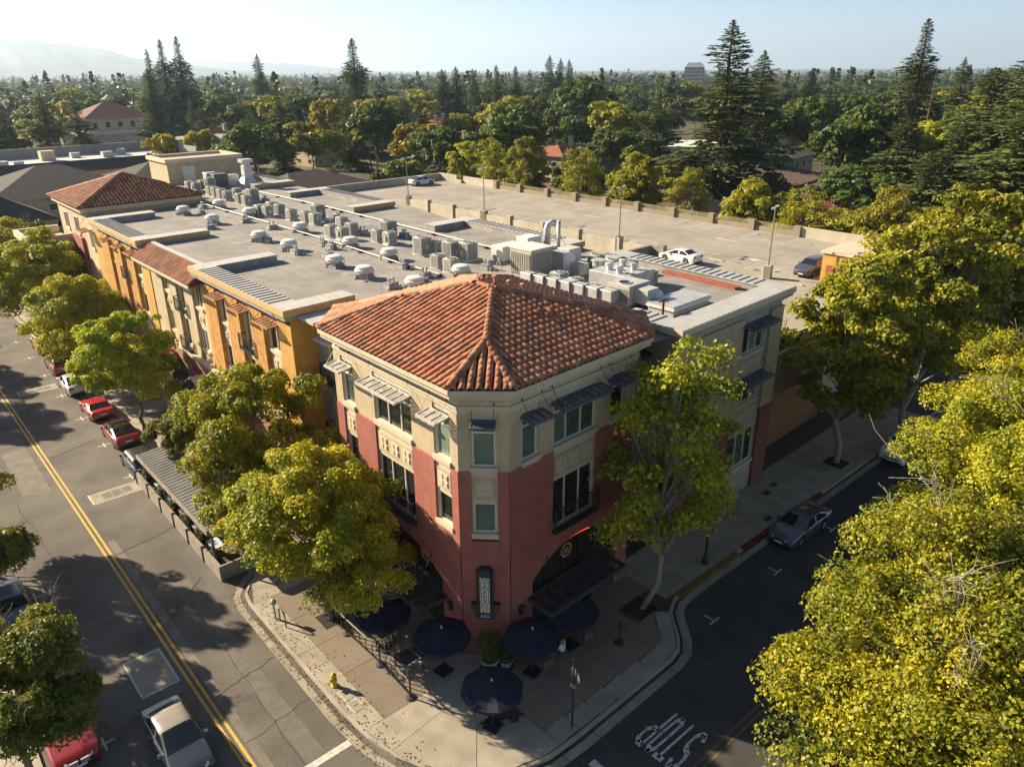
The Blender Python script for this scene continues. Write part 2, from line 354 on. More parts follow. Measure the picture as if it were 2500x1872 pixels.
for i in range(len(edge)-1):
    a, b, c, d = edge[i], edge[i+1], inner[i+1], inner[i]
    kb.add([(a[0], a[1], -.02), (b[0], b[1], -.02), (b[0]*.9+c[0]*.1, b[1]*.9+c[1]*.1, .135), (a[0]*.9+d[0]*.1, a[1]*.9+d[1]*.1, .135), (c[0], c[1], .152), (d[0], d[1], .152), (c[0], c[1], .1), (d[0], d[1], .1)], [(0, 1, 2, 3), (3, 2, 4, 5), (5, 4, 6, 7)])
    e, f = gout[i+1], gout[i]
    gt.add([(f[0], f[1], .008), (e[0], e[1], .008), (b[0], b[1], -.006), (a[0], a[1], -.006)], [(0, 1, 2, 3)])
kb.build('kerb', concrete, sidewalk); gt.build('gutter', gutter_m, sidewalk)
# painted kerb lengths and joints in the gutter
rk = MB(); rk.box(36.2, 46, 19.70, 20.03, .04, .158); rk.build('painted_kerb', M('red_kerb_paint', (0.16, 0.02, 0.018), .7, .2), sidewalk)
yk = MB(); yk.box(29.6, 35.6, 19.57, 19.95, .04, .158); yk.build('painted_kerb', M('yellow_kerb_paint', (0.16, 0.115, 0.02), .7, .3, 4), sidewalk)
gj = MB()
for y in np.arange(19, 36, 1.85):
    gj.box(10.86, 11.5, y, y+.018, .0, .0105)
for x in np.arange(15.5, 26, 1.9): gj.box(x, x+.018, 16.08, 16.74, 0, .0105)
gj.build('gutter_joint', tar, sidewalk)
slabs = []
def slab(pts, mat, z=0.15, g=0.012):
    cx = sum(p[0] for p in pts)/len(pts); cy = sum(p[1] for p in pts)/len(pts)
    q = []
    for x, y in pts:
        d = math.hypot(x-cx, y-cy); k = (d-g*1.4)/d; q.append((cx+(x-cx)*k, cy+(y-cy)*k))
    m = MB(); m.prism(q, 0.10, z+random.uniform(-.002, .002)); return m.build('paving_slab', mat, sidewalk)
def inset_line(y): # x of the kerb inner edge on the left run for a given y
    P = inner
    for i in range(1, len(P)-1):
        if P[i][1] >= y >= P[i+1][1]:
            t = (P[i][1]-y)/(P[i][1]-P[i+1][1]+1e-9); return P[i][0]+(P[i+1][0]-P[i][0])*t
    return 13.76
# left street side: concrete strip (two slabs wide jointed every 1.33 m) and aggregate panels to the wall
ys = [23.3, 24.6, 25.6, 26.94, 28.25, 29.6, 30.9, 32.25, 33.6, 34.9]
for a, b in zip(ys[:-1], ys[1:]): slab([(inset_line(a), a), (12.72, a), (12.72, b), (inset_line(b), b)], concrete)
for a, b in ((23.3, 26.94), (26.94, 29.6), (29.6, 32.25), (32.25, 34.9)):
    slab([(12.72, a), (15.1, a), (15.1, b), (12.72, b)], aggregate); slab([(15.1, a), (18.6, a), (18.6, b), (15.1, b)], concrete if a < 26 else aggregate)
slab([(inset_line(34.9), 34.9), (18.6, 34.9), (18.6, 38.7), (inset_line(37.9)+.1, 38.7), (inset_line(36.8), 36.8)], concrete)
for i, y in enumerate(np.arange(38.7, 118, 2.64)):
    slab([(13.76, y), (15.0, y), (15.0, y+2.64), (13.76, y+2.64)], concrete); slab([(15.0, y), (18.9, y), (18.9, y+2.64), (15.0, y+2.64)], aggregate if i % 2 else concrete)
# corner fan
slab([(inset_line(23.3), 23.3), (12.72, 23.3), (15.1, 23.3), (14.9, 21.9), (inset_line(21.6), 21.6), (inset_line(22.5), 22.5)], concrete)
slab([(inset_line(21.6), 21.6), (14.9, 21.9), (15.6, 20.2), (14.0, 18.25), (12.9, 19.6), (12.2, 20.8)], concrete)
slab([(14.0, 18.25), (15.6, 20.2), (17.6, 19.2), (17.6, 16.95), (16.8, 16.98), (15.2, 17.48)], concrete)
slab([(15.1, 23.3), (18.6, 23.3), (18.9, 21.9), (17.6, 20.2), (15.6, 20.2), (14.9, 21.9)], concrete)
# right street: concrete strip along the kerb, aggregate behind it
for a, b in zip(np.arange(17.6, 25.4, 1.3), np.arange(18.9, 26.7, 1.3)): slab([(a, 16.96), (b, 17.0), (b, 18.02), (a, 17.9)], concrete)
slab([(25.4, 17.08), (26.2, 17.25), (26.9, 17.8), (28.2, 19.2), (27.6, 19.75), (26.2, 18.2), (25.4, 18.02)], concrete)
for a, b in ((17.6, 20.2), (20.2, 22.8), (22.8, 25.4)):
    slab([(a, 17.9), (b, 18.02), (b, 20.1), (a, 20.1)], aggregate); slab([(a, 20.1), (b, 20.1), (b, 22.9), (a, 22.9)], aggregate)
slab([(25.4, 18.02), (26.2, 18.2), (27.5, 19.75), (26.3, 19.75), (25.4, 20.1)], aggregate)
slab([(25.4, 20.1), (26.2, 19.8), (26.2, 21.2), (26.2, 23.0), (25.4, 22.95)], aggregate); slab([(26.2, 21.2), (28.9, 21.2), (28.9, 23.4), (26.2, 23.2)], aggregate)
for i, x in enumerate(np.arange(28.9, 62, 2.2)):
    slab([(x, 20.0), (x+2.2, 20.0), (x+2.2, 21.2), (x, 21.2)], concrete); slab([(x, 21.2), (x+2.2, 21.2), (x+2.2, 23.9+i*.05), (x, 23.9+i*.05)], concrete)
pit_m = M('tree_pit_soil', (0.028, 0.022, 0.016), .95, .4, 6, .5, 30)
for (x, y, w) in ((27.3, 20.45, 1.35), (50.9, 21.3, 1.5), (14.35, 31.0, 1.3), (14.5, 42, 1.3), (14.3, 50, 1.2)):
    m = MB(); m.box(x-w/2, x+w/2, y-w/2, y+w/2, .10, .156); tag(m.build('tree_pit', pit_m, sidewalk))
# opposite pavements
ow = MB(); ow.box(-9, 0.55, -60, 420, -.05, .14); tag(ow.build('pavement', concrete), kind='structure')
ow = MB(); ow.box(13.7, 140, -40, 4.4, -.05, .14); tag(ow.build('pavement', concrete), kind='structure')
# ================================================================== CORNER BUILDING
U0, TD = 18.1, math.tan(R(2.8))
def Wf(u, v, z): return (u, v+(u-U0)*TD, z)
bld = thing('corner_building', 'long three-storey building with red and cream corner tower, ochre wing and flat grey roof', 'building', (18.1, 24.2, 0))
def PLl(X): return lambda a, z, d: Wf(X+d, a, z)
def PLr(V): return lambda a, z, d: Wf(a, V+d, z)
W1, W2 = Vector((18.1, 24.2)), Vector((19.73, 22.56))
FD = (W2-W1).normalized(); FN = Vector((-FD.y, FD.x)); FL = (W2-W1).length   # inward normal is +x+y
if FN.x < 0: FN = -FN
def PLf(a, z, d): p = W1+FD*a+FN*d; return (p.x, p.y, z)
def wall_grid(m, pl, a0, a1, z0, z1, holes=(), d=0.0, dep=0.28):
    A = sorted({a0, a1, *[h[0] for h in holes], *[h[1] for h in holes]}); Zs = sorted({z0, z1, *[h[2] for h in holes], *[h[3] for h in holes]})
    A = [a for a in A if a0 <= a <= a1]; Zs = [z for z in Zs if z0 <= z <= z1]
    for a, b in zip(A[:-1], A[1:]):
        for c, e in zip(Zs[:-1], Zs[1:]):
            mx, mz = (a+b)/2, (c+e)/2
            if any(h[0] < mx < h[1] and h[2] < mz < h[3] for h in holes): continue
            m.quad(pl(a, c, d), pl(b, c, d), pl(b, e, d), pl(a, e, d))
    for h in holes:
        a, b, c, e = h[:4]
        m.quad(pl(a, c, d), pl(a, c, d+dep), pl(a, e, d+dep), pl(a, e, d)); m.quad(pl(b, c, d), pl(b, c, d+dep), pl(b, e, d+dep), pl(b, e, d))
        m.quad(pl(a, c, d), pl(b, c, d), pl(b, c, d+dep), pl(a, c, d+dep)); m.quad(pl(a, e, d), pl(b, e, d), pl(b, e, d+dep), pl(a, e, d+dep))
def pbox(m, pl, a0, a1, z0, z1, d0, d1):
    m.add([pl(a0, z0, d0), pl(a1, z0, d0), pl(a1, z0, d1), pl(a0, z0, d1), pl(a0, z1, d0), pl(a1, z1, d0), pl(a1, z1, d1), pl(a0, z1, d1)],
          [(3, 2, 1, 0), (4, 5, 6, 7), (0, 1, 5, 4), (1, 2, 6, 5), (2, 3, 7, 6), (3, 0, 4, 7)])
def window(pl, a0, a1, z0, z1, d=0.12, cols=(), transom=None, glass=glass_d, fm=None, sill=True, fw_=0.07, sillm=None, blind=None):
    fm = fm or frame_m; m = MB()
    pbox(m, pl, a0, a0+fw_, z0, z1, d-.05, d+.08); pbox(m, pl, a1-fw_, a1, z0, z1, d-.05, d+.08)
    pbox(m, pl, a0+fw_, a1-fw_, z0, z0+fw_, d-.05, d+.08); pbox(m, pl, a0+fw_, a1-fw_, z1-fw_, z1, d-.05, d+.08)
    cs = [a0+fw_]+[a0+(a1-a0)*c for c in cols]+[a1-fw_]
    for c in cs[1:-1]: pbox(m, pl, c-.03, c+.03, z0+fw_, z1-fw_, d-.045, d+.07)
    zs = [z0+fw_, z1-fw_]
    if transom: pbox(m, pl, a0+fw_, a1-fw_, transom-.04, transom+.04, d-.047, d+.072); zs = [z0+fw_, transom, z1-fw_]
    w = m.build('window', fm, bld)
    for i in range(len(cs)-1):
        for j in range(len(zs)-1):
            p = MB(); dd = d+.02+random.uniform(0, .006); t = random.uniform(-.006, .006)
            p.quad(pl(cs[i], zs[j], dd), pl(cs[i+1], zs[j], dd+t), pl(cs[i+1], zs[j+1], dd+t), pl(cs[i], zs[j+1], dd)); gl = glass if random.random() < .6 else random.choice((glass_b, glass_k) if glass is glass_g else (glass_k, glass_k, glass_b)); p.build('pane', gl, w)
    if sill:
        s = MB(); pbox(s, pl, a0-.12, a1+.12, z0-.2, z0-.002, -.12, d); pbox(s, pl, a0-.08, a1+.08, z0-.32, z0-.202, -.06, d); s.build('sill', sillm or trim_m, w)
    return w
def relief(pl, a0, a1, z0, z1, n, d=0.0, m1=None, m2=None):
    """cast panel with n blocks of four small squares"""
    m = MB(); pbox(m, pl, a0, a1, z0, z1, d-.03, d+.05); p = m.build('relief_panel', m1 or cream_st, bld)
    w = (a1-a0)/n; hh = z1-z0
    for k in range(n):
        q = MB(); c = a0+w*(k+.5); s = min(w*.62, hh*.62); zc = (z0+z1)/2
        pbox(q, pl, c-s/2-.05, c+s/2+.05, zc-s/2-.05, zc+s/2+.05, d-.045, d-.02)
        for sx in (-1, 1):
            for sz in (-1, 1): pbox(q, pl, c+sx*s*.27-s*.19, c+sx*s*.27+s*.19, zc+sz*s*.27-s*.19, zc+sz*s*.27+s*.19, d-.085, d-.046)
        q.build('relief_square', m2 or trim_m, p)
def sunshade(pl, a0, a1, z, out=0.95, mat=silver_m, rods=True, slats=None, drop=0.12, rodh=0.85):
    m = MB(); e = .05
    def pt(a, o, dz=0): return pl(a, z-drop*o/out+dz, -o)
    for o in (.03, out): 
        for (x0, x1) in ((a0, a1),): m.bar(pt(x0, o), pt(x1, o), .07 if o < .1 else .10, .12)
    n = slats or max(3, int((a1-a0)/.45))
    for k in range(n+1):
        a = a0+(a1-a0)*k/n; m.bar(pt(a, .03), pt(a, out), .06, .09)
    for k in range(1, 9): m.bar(pt(a0, out*k/9), pt(a1, out*k/9), .055, .02)
    s = m.build('sunshade', mat, bld)
    if rods:
        for a in (a0+.06, a1-.06):
            r = MB(); r.tube([pl(a, z+rodh, 0.02), pl(a, z-drop*.9+.05, -out*.92)], .016, 5); r.lathe([(.05, 0), (.05, .08)], 6, tuple(Vector(pl(a, z+rodh-.04, -.03))))
            r.build('tie_rod', iron, s)
    return s
def balcony(pl, a0, a1, z0, z1, out=0.32):
    m = MB()
    m.bar(pl(a0, z1, -out), pl(a1, z1, -out), .05, .06); m.bar(pl(a0, z0+.06, -out), pl(a1, z0+.06, -out), .04, .05); m.bar(pl(a0, z1-.22, -out), pl(a1, z1-.22, -out), .03, .03)
    for a in (a0, a1):
        for z in (z1, z0+.06): m.bar(pl(a, z, -out), pl(a, z, .05), .04, .05)
        m.bar(pl(a, z0, -out), pl(a, z1+.06, -out), .06, .06)
    n = max(4, int((a1-a0)/.13))
    for k in range(1, n): m.bar(pl(a0+(a1-a0)*k/n, z0+.06, -out), pl(a0+(a1-a0)*k/n, z1-.02, -out), .02, .02)
    for k in range(1, 3): m.bar(pl(a0, z0+.06+(z1-z0-.1)*k/3, -out*k/3), pl(a0, z0+.06, -out*k/3), .02, .02)
    pbox(m, pl, a0, a1, z0-.06, z0, -out-.03, .05)
    return m.build('balcony', iron, bld)

# ---------------------------------------------------------------- corner tower walls
cream_w, red_w, trim_w = MB(), MB(), MB()
L, F, Rr = PLl(18.1), PLf, PLr(22.48)
ZC, ZT = 10.45, 13.42
wins = []   # (plane, window column a0,a1, upper win z, lower win z)
colsL = [(24.72, 26.02), (27.80, 31.14), (33.08, 34.30)]
colsR = [(20.50, 21.66), (22.62, 25.80), (26.85, 28.10)]
colsF = [(0.56, 1.78)]
for pl, cols_, a0, a1 in ((L, colsL, 24.2, 35.05), (F, colsF, 0, FL), (Rr, colsR, 19.73, 28.9)):
    edges = [a0]+[x for c in cols_ for x in c]+[a1]
    for i in range(0, len(edges), 2):                        # piers
        cream_w = MB(); wall_grid(cream_w, pl, edges[i], edges[i+1], ZC, ZT)
        if pl is F: wall_grid(red_w, pl, edges[i], edges[i+1], 6.85, ZC, d=-.05)
        else: wall_grid(red_w, pl, edges[i], edges[i+1], 6.0, ZC, d=-.05)
        x0, x1 = edges[i], edges[i+1]
        red_w.quad(pl(x0, ZC, -.05), pl(x1, ZC, -.05), pl(x1, ZC+.06, .0), pl(x0, ZC+.06, .0))
        zb = 6.85 if pl is F else 6.0
        for x in (x0, x1): red_w.quad(pl(x, zb, -.05), pl(x, zb, .12), pl(x, ZC, .12), pl(x, ZC, -.05)); cream_w.quad(pl(x, ZC, 0), pl(x, ZC, .12), pl(x, ZT, .12), pl(x, ZT, 0))
        cream_w.build('pier', cream_st, bld)
def arch_wall(m, pl, a0, a1, z0, z1, c0, c1, zs, zt, d=-.05, dep=.45, n=22):
    """wall with a segmental arch opening c0..c1, springing zs, crown zt"""
    m.quad(pl(a0, z0, d), pl(c0, z0, d), pl(c0, z1, d), pl(a0, z1, d)); m.quad(pl(c1, z0, d), pl(a1, z0, d), pl(a1, z1, d), pl(c1, z1, d))
    w = (c1-c0)/2; h = zt-zs; rr = (w*w+h*h)/(2*h); mid = (c0+c1)/2
    zf = lambda a: zt-rr+math.sqrt(max(0, rr*rr-(a-mid)**2))
    for k in range(n):
        x, y = c0+(c1-c0)*k/n, c0+(c1-c0)*(k+1)/n
        m.quad(pl(x, zf(x), d), pl(y, zf(y), d), pl(y, z1, d), pl(x, z1, d)); m.quad(pl(x, zf(x), d), pl(y, zf(y), d), pl(y, zf(y), d+dep), pl(x, zf(x), d+dep))
    for c in (c0, c1): m.quad(pl(c, z0, d), pl(c, z0, d+dep), pl(c, zs, d+dep), pl(c, zs, d))
    return zf
zfL = arch_wall(red_w, L, 24.2, 35.05, .1, 6.0, 25.8, 33.2, 3.75, 5.05)
zfR = arch_wall(red_w, Rr, 19.73, 28.9, .1, 6.0, 21.22, 27.9, 3.75, 5.05)
wall_grid(red_w, F, 0, FL, .1, 6.85, d=-.05)
# closing faces where the facet's projecting skin meets its neighbours, and the unseen sides
def oct_(o):
    """eight-sided plan of the tower offset outwards by o (u,v)"""
    u0, u1, v0, v1 = 18.1-o, 30.95+o, 22.48-o, 36.8+o; c = o*0.586
    f = 1.65+c*0-0.0
    k = o*(2-math.sqrt(2))
    a, b = 1.64+k, 2.0+k
    return [(u0, v0+a+.08*0), (u0+a, v0), (u1-b, v0), (u1, v0+b), (u1, v1-b), (u1-b, v1), (u0+b, v1), (u0, v1-b)]
o0 = oct_(0.0)
side = MB(Wf)
for a, b in ((o0[2], o0[3]), (o0[3], o0[4]), (o0[4], o0[5]), (o0[5], o0[6]), (o0[6], o0[7])): side.quad((a[0], a[1], .1), (b[0], b[1], .1), (b[0], b[1], 13.95), (a[0], a[1], 13.95))
side.build('wall', cream_st, bld)
red_w.build('wall', red_st, bld)
jt = M('stucco_joint', (.16, .06, .045), .95, .1)
for pl, x0, x1 in ((L, 24.22, 24.7), (L, 26.04, 27.78), (L, 31.16, 33.06), (L, 34.32, 35.0), (Rr, 19.75, 22.6), (Rr, 25.82, 28.88), (F, 0.02, .54), (F, 1.8, FL-.02)):
    for z in (9.0,): m = MB(); pbox(m, pl, x0, x1, z, z+.018, -.0525, -.045); m.build('stucco_joint', jt, bld)
for pl, x0, x1 in ((L, 24.22, 35.0), (Rr, 19.75, 28.88), (F, .02, FL-.02)): m = MB(); pbox(m, pl, x0, x1, 6.03 if pl is F else 5.98, 6.05 if pl is F else 6.0, -.053, -.045); m.build('stucco_joint', jt, bld)
# window columns (pale surround), windows, reliefs, balconies, shades
def column(pl, a0, a1, kind, gl_hi, gl_lo, lo=6.85):
    b = MB(); g = .09
    if kind == 'up':
        hi = (a0+g, a1-g, 10.74, 13.14); wall_grid(b, pl, a0, a1, ZC, ZT, [hi], d=.06, dep=.16); b.build('window_surround', trim_m, bld); window(pl, *hi, d=.15, transom=12.42, glass=gl_hi)
        r_ = MB(); wall_grid(r_, pl, a0, a1, 6.0, ZC, d=-.05); r_.quad(pl(a0, ZC, -.05), pl(a1, ZC, -.05), pl(a1, ZC, .06), pl(a0, ZC, .06)); r_.build('wall', red_st, bld); return
    if pl is not F and kind != 'balc':
        r_ = MB(); wall_grid(r_, pl, a0, a1, 6.0, 6.9, d=-.05); r_.quad(pl(a0, 6.9, -.05), pl(a1, 6.9, -.05), pl(a1, 6.9, .06), pl(a0, 6.9, .06)); r_.build('wall', red_st, bld)
    hi = (a0+g, a1-g, 10.74, 13.14); low = (a0+g, a1-g, 7.25 if kind != 'balc' else 6.15, 8.82)
    wall_grid(b, pl, a0, a1, lo if kind != 'balc' else 6.0, ZT, [hi, low], d=.06, dep=.16); b.build('window_surround', trim_m, bld)
    cols_ = () if kind != 'balc' else (.30, .66)
    window(pl, *hi, d=.15, cols=cols_, transom=12.42, glass=gl_hi)
    window(pl, *low, d=.15, cols=cols_, glass=gl_lo, sill=(kind != 'balc'))
    relief(pl, a0+.14, a1-.14, 9.02, 10.12, 3 if kind == 'balc' else 1, d=.04)
    if kind == 'balc': balcony(pl, a0-.05, a1+.05, 6.05, 7.3)
for c, k, g1, g2 in zip(colsL, ('win', 'balc', 'win'), (glass_g, glass_d, glass_g), (glass_d, glass_d, glass_d)): column(L, *c, k, g1, g2)
for c, k, g1, g2 in zip(colsR, ('up', 'balc', 'up'), (glass_g, glass_g, glass_d), (glass_g, glass_d, glass_d)): column(Rr, *c, k, g1, g2)
column(F, *colsF[0], 'win', glass_g, glass_g)
m = MB(); pbox(m, F, .5, 1.84, 6.45, 6.84, -.13, -.05); m.build('sill', red_st, bld)
sunshade(L, 24.75, 26.2, 13.0, .8); sunshade(L, 27.75, 31.3, 13.05, .9); sunshade(L, 33.1, 34.6, 13.0, .8)
sunshade(Rr, 20.45, 21.85, 13.0, .8, steel_blue); sunshade(Rr, 22.4, 26.0, 13.05, .9, steel_blue); sunshade(Rr, 26.6, 28.4, 13.0, .8, steel_blue)
sunshade(F, .64, 1.72, 13.05, .6, steel_blue)
# arches: dark shopfront behind, arch canopy, neon and round crest
for pl, c0, c1, zf in ((L, 25.8, 33.2, zfL), (Rr, 21.22, 27.9, zfR)):
    m = MB(); pbox(m, pl, c0, c1, .16, 5.2, .45, .5); sf = m.build('shopfront', dark_in, bld)
    m = MB()
    for k in range(6):
        a = c0+(c1-c0)*k/5; pbox(m, pl, a-.04 if k else a, a+.04 if k < 5 else a, .2, min(zf(a), 5.0) if 0 < k < 5 else 3.7, .34, .44)
    pbox(m, pl, c0, c1, 2.9, 3.0, .34, .44); m.build('shopfront_frame', iron, sf)
    for k in range(5):
        a, b = c0+(c1-c0)*k/5+.05, c0+(c1-c0)*(k+1)/5-.05
        p = MB(); p.quad(pl(a, .3, .40), pl(b, .3, .40), pl(b, 2.88, .40), pl(a, 2.88, .40)); p.build('pane', glass_d, sf)
    # louvred canopy hung from rods
    cm = MB(); z0, out = 2.86, 1.75; pin = pl is L
    a0, a1 = (25.45, 30.6) if pin else (20.9, 26.6)
    for o in (.05, out): cm.bar(pl(a0, z0, -o), pl(a1, z0, -o), .1, .26)
    for k in range(9): cm.bar(pl(a0+(a1-a0)*k/8, z0, -.05), pl(a0+(a1-a0)*k/8, z0, -out), .08, .2)
    for k in range(1, 9): cm.bar(pl(a0, z0+.06, -out*k/9), pl(a1, z0+.06, -out*k/9), .06, .03)
    ca = cm.build('canopy', M('dark_canopy_metal', (0.045, 0.048, 0.052), .5, .15, 2), bld)
    for a in ((26.6, 29.4) if pin else (22.2, 25.2)):
        rd = MB(); rd.tube([pl(a, 4.75, -.02), pl(a, z0+.12, -out+.15)], .018, 5); rd.tube([pl(a, 4.75, .0), pl(a, 4.75, -.14)], .05, 6)
        rd.build('tie_rod', iron, ca)
    ne = MB()
    pts = [pl(a, zf(a)-.10, .06) for a in np.linspace(c0+.1, c1-.6, 26)]
    for seg in ((0, 4), (6, 9), (11, 18)): ne.tube(pts[seg[0]:seg[1]+1], .022, 5)
    ne.build('neon_tube', MATS.get('neon_red') or emit_mat('neon_red', (1.0, .05, .03), 1.6 if not pin else 1.2), bld)
    cr = MB(); ac, zc = (27.7, 4.05) if pin else (24.1, 4.05)
    gold = M('gold_paint', (.42, .33, .12), .5, .1)
    n = 28
    for k in range(n):
        t0, t1 = 2*math.pi*k/n, 2*math.pi*(k+1)/n
        q = [pl(ac+rr*math.cos(t), zc+rr*math.sin(t), .30) for rr, t in ((.42, t0), (.42, t1), (.33, t1), (.33, t0))]; cr.quad(*q)
    for (x, w, h0, h1) in ((-.16, .045, -.18, .14), (-.07, .04, -.06, .18), (.02, .04, -.14, .1), (.11, .045, -.02, .17), (.18, .04, -.15, .12)): pbox(cr, pl, ac+x-w/2, ac+x+w/2, zc+h0, zc+h1, .29, .30)
    pbox(cr, pl, ac-.2, ac+.22, zc-.19, zc-.15, .29, .30); pbox(cr, pl, ac-.12, ac+.14, zc+.08, zc+.12, .29, .30)
    cr.build('crest', gold, bld)
# plinth and wall lamps
m = MB(); pbox(m, F, -.06, FL+.06, .1, 1.05, -.16, -.05); pbox(m, L, 24.25, 25.75, .1, .9, -.14, -.05); pbox(m, Rr, 19.75, 21.15, .1, .9, -.14, -.05); m.build('plinth', brick_m, bld)
for pl, a in ((L, 25.1), (Rr, 20.35)):
    m = MB(); pbox(m, pl, a-.1, a+.1, 2.35, 2.75, -.24, -.06); pbox(m, pl, a-.14, a+.14, 2.75, 2.82, -.28, -.05); m.build('wall_lamp', iron, bld)
# blade sign on the facet: dark box, mottled face, letters A Q U I running down, small script plate below
sg = MB(); pbox(sg, F, .70, 1.50, 3.35, 5.3, -.34, -.05); pbox(sg, F, .86, 1.38, 3.0, 5.45, -.46, -.05)
sg.add([F(.42, 3.36, -.3), F(1.84, 3.36, -.3), F(1.55, 2.6, -.42), F(.70, 2.6, -.42), F(.42, 3.36, -.05), F(1.84, 3.36, -.05), F(1.55, 2.6, -.05), F(.70, 2.6, -.05)], [(0, 1, 2, 3), (0, 1, 5, 4), (1, 2, 6, 5), (2, 3, 7, 6), (3, 0, 4, 7)])
sgo = sg.build('sign', iron, bld)
m = MB(); pbox(m, F, .88, 1.36, 3.02, 5.05, -.475, -.462); m.build('sign_face', M('mottled_stone', (.47, .42, .31), .7, .35, 4, tint=(.56, .38, .20)), sgo)
pale_l = M('pale_letter', (.62, .66, .60), .5, .05); dk_l = M('letter_outline', (.03, .035, .035), .5, .0)
def glyph(strokes, zc, w, h, wd, mat, dd, name='letter', ac=1.12):
    m = MB()
    for pts in strokes:
        for (x0, y0), (x1, y1) in zip(pts[:-1], pts[1:]):
            A = Vector((ac+(x0-.5)*w, zc+(y0-.5)*h)); B = Vector((ac+(x1-.5)*w, zc+(y1-.5)*h)); d = (B-A).normalized(); n = Vector((-d.y, d.x))*wd/2; e = d*wd*.5
            q = [A-e+n, B+e+n, B+e-n, A-e-n]; m.quad(*[F(p.x, p.y, dd) for p in q])
    return m.build(name, mat, sgo)
GL = [[[(0, 0), (0, .7), (.25, 1), (.75, 1), (1, .7), (1, 0)], [(0, .4), (1, .4)]],
      [[(.1, .1), (0, .3), (0, .8), (.2, 1), (.8, 1), (1, .8), (1, .3), (.8, .1), (.1, .1)], [(.65, .3), (1.05, -.1)]],
      [[(0, 1), (0, .2), (.25, 0), (.75, 0), (1, .2), (1, 1)]],
      [[(.5, .62), (.5, .05)], [(.5, .9), (.5, .99)], [(.35, .05), (.7, -.05), (.5, -.35)]]]
for gsx, zc, hh in zip(GL, (4.72, 4.22, 3.76, 3.36), (.40, .36, .36, .34)):
    glyph(gsx, zc, .24, hh, .13, dk_l, -.479); glyph(gsx, zc, .24, hh, .075, pale_l, -.484)
gm_ = MB()
for (x0, y0, x1, y1) in ((.92, 2.86, .92, 2.74), (.92, 2.74, 1.0, 2.74), (1.0, 2.74, 1.0, 2.80), (1.08, 2.82, 1.08, 2.74), (1.08, 2.74, 1.16, 2.8), (1.16, 2.8, 1.16, 2.74), (1.24, 2.9, 1.24, 2.74), (1.24, 2.74, 1.32, 2.74), (.9, 2.7, 1.36, 2.7)):
    A, B = Vector((x0, y0)), Vector((x1, y1)); d = (B-A).normalized(); n = Vector((-d.y, d.x))*.014
    dz = lambda z: -.3-.12*(3.36-z)/.76-.006
    gm_.quad(*[F(p.x, p.y, dz(p.y)) for p in (A+n, B+n, B-n, A-n)])
gm_.build('sign_script', M('silver_script', (.45, .45, .47), .4, 0), sgo)

# ---------------------------------------------------------------- tower eaves (stepped cornice, gutter, dentils)
def ring(o_out, z0, z1, name, mat):
    P = oct_(o_out); m = MB(Wf); m.prism(P, z0, z1); return m.build(name, mat, bld)
ring(.05, 13.42, 13.62, 'frieze', trim_m); ring(.12, 13.62, 13.78, 'frieze', trim_m); ring(.03, 13.78, 14.18, 'frieze', trim_m)
ring(.42, 14.18, 14.32, 'cornice', cream_st); ring(.62, 14.32, 14.56, 'cornice', trim_m); ring(.74, 14.56, 14.78, 'gutter', trim_m)
dn = MB(Wf); P = oct_(.05)
for i in (0, 1, 7):
    a, b = Vector(P[i]), Vector(P[(i+1) % 8]); n = int((b-a).length/.42); d = (b-a).normalized(); nn = Vector((d.y, -d.x))
    for k in range(n):
        c = a+d*(.2+.42*k)
        q = [c, c+d*.2, c+d*.2+nn*.16, c+nn*.16]; dn.prism([(p.x, p.y) for p in q], 14.02, 14.178)
dn.build('dentil_course', cream_st, bld)

# ---------------------------------------------------------------- clay tile roofs
def tile_material():
    m = bpy.data.materials.new('clay_tile'); m.use_nodes = True; t = m.node_tree; b = t.nodes['Principled BSDF']
    oi = t.nodes.new('ShaderNodeObjectInfo'); g = t.nodes.new('ShaderNodeNewGeometry')
    ad = t.nodes.new('ShaderNodeMath'); ad.operation = 'ADD'; t.links.new(oi.outputs['Random'], ad.inputs[0]); t.links.new(g.outputs['Random Per Island'], ad.inputs[1])
    fr = t.nodes.new('ShaderNodeMath'); fr.operation = 'FRACT'; t.links.new(ad.outputs[0], fr.inputs[0])
    r = t.nodes.new('ShaderNodeValToRGB'); e = r.color_ramp.elements; e[0].color = (.19, .10, .056, 1); e[1].color = (.36, .155, .075, 1)
    for p, c in ((.2, (.26, .105, .052, 1)), (.4, (.32, .105, .05, 1)), (.6, (.40, .145, .064, 1)), (.8, (.42, .20, .10, 1))):
        x = e.new(p); x.color = c
    t.links.new(fr.outputs[0], r.inputs['Fac'])
    n = t.nodes.new('ShaderNodeTexNoise'); n.inputs['Scale'].default_value = 9; n.inputs['Detail'].default_value = 6; t.links.new(g.outputs['Position'], n.inputs['Vector'])
    mx = t.nodes.new('ShaderNodeMix'); mx.data_type = 'RGBA'; mx.blend_type = 'MULTIPLY'; mx.inputs[0].default_value = .35
    cr = t.nodes.new('ShaderNodeValToRGB'); cr.color_ramp.elements[0].position = .3; cr.color_ramp.elements[0].color = (.45, .42, .40, 1); cr.color_ramp.elements[1].position = .6; cr.color_ramp.elements[1].color = (1.1, 1.1, 1.1, 1)
    t.links.new(n.outputs['Fac'], cr.inputs['Fac']); t.links.new(r.outputs['Color'], mx.inputs[6]); t.links.new(cr.outputs['Color'], mx.inputs[7])
    t.links.new(mx.outputs[2], b.inputs['Base Color']); b.inputs['Roughness'].default_value = .85
    return m
tile_m = tile_material()
pan_m = M('tile_pan', (.15, .06, .036), .9, .3, 6)
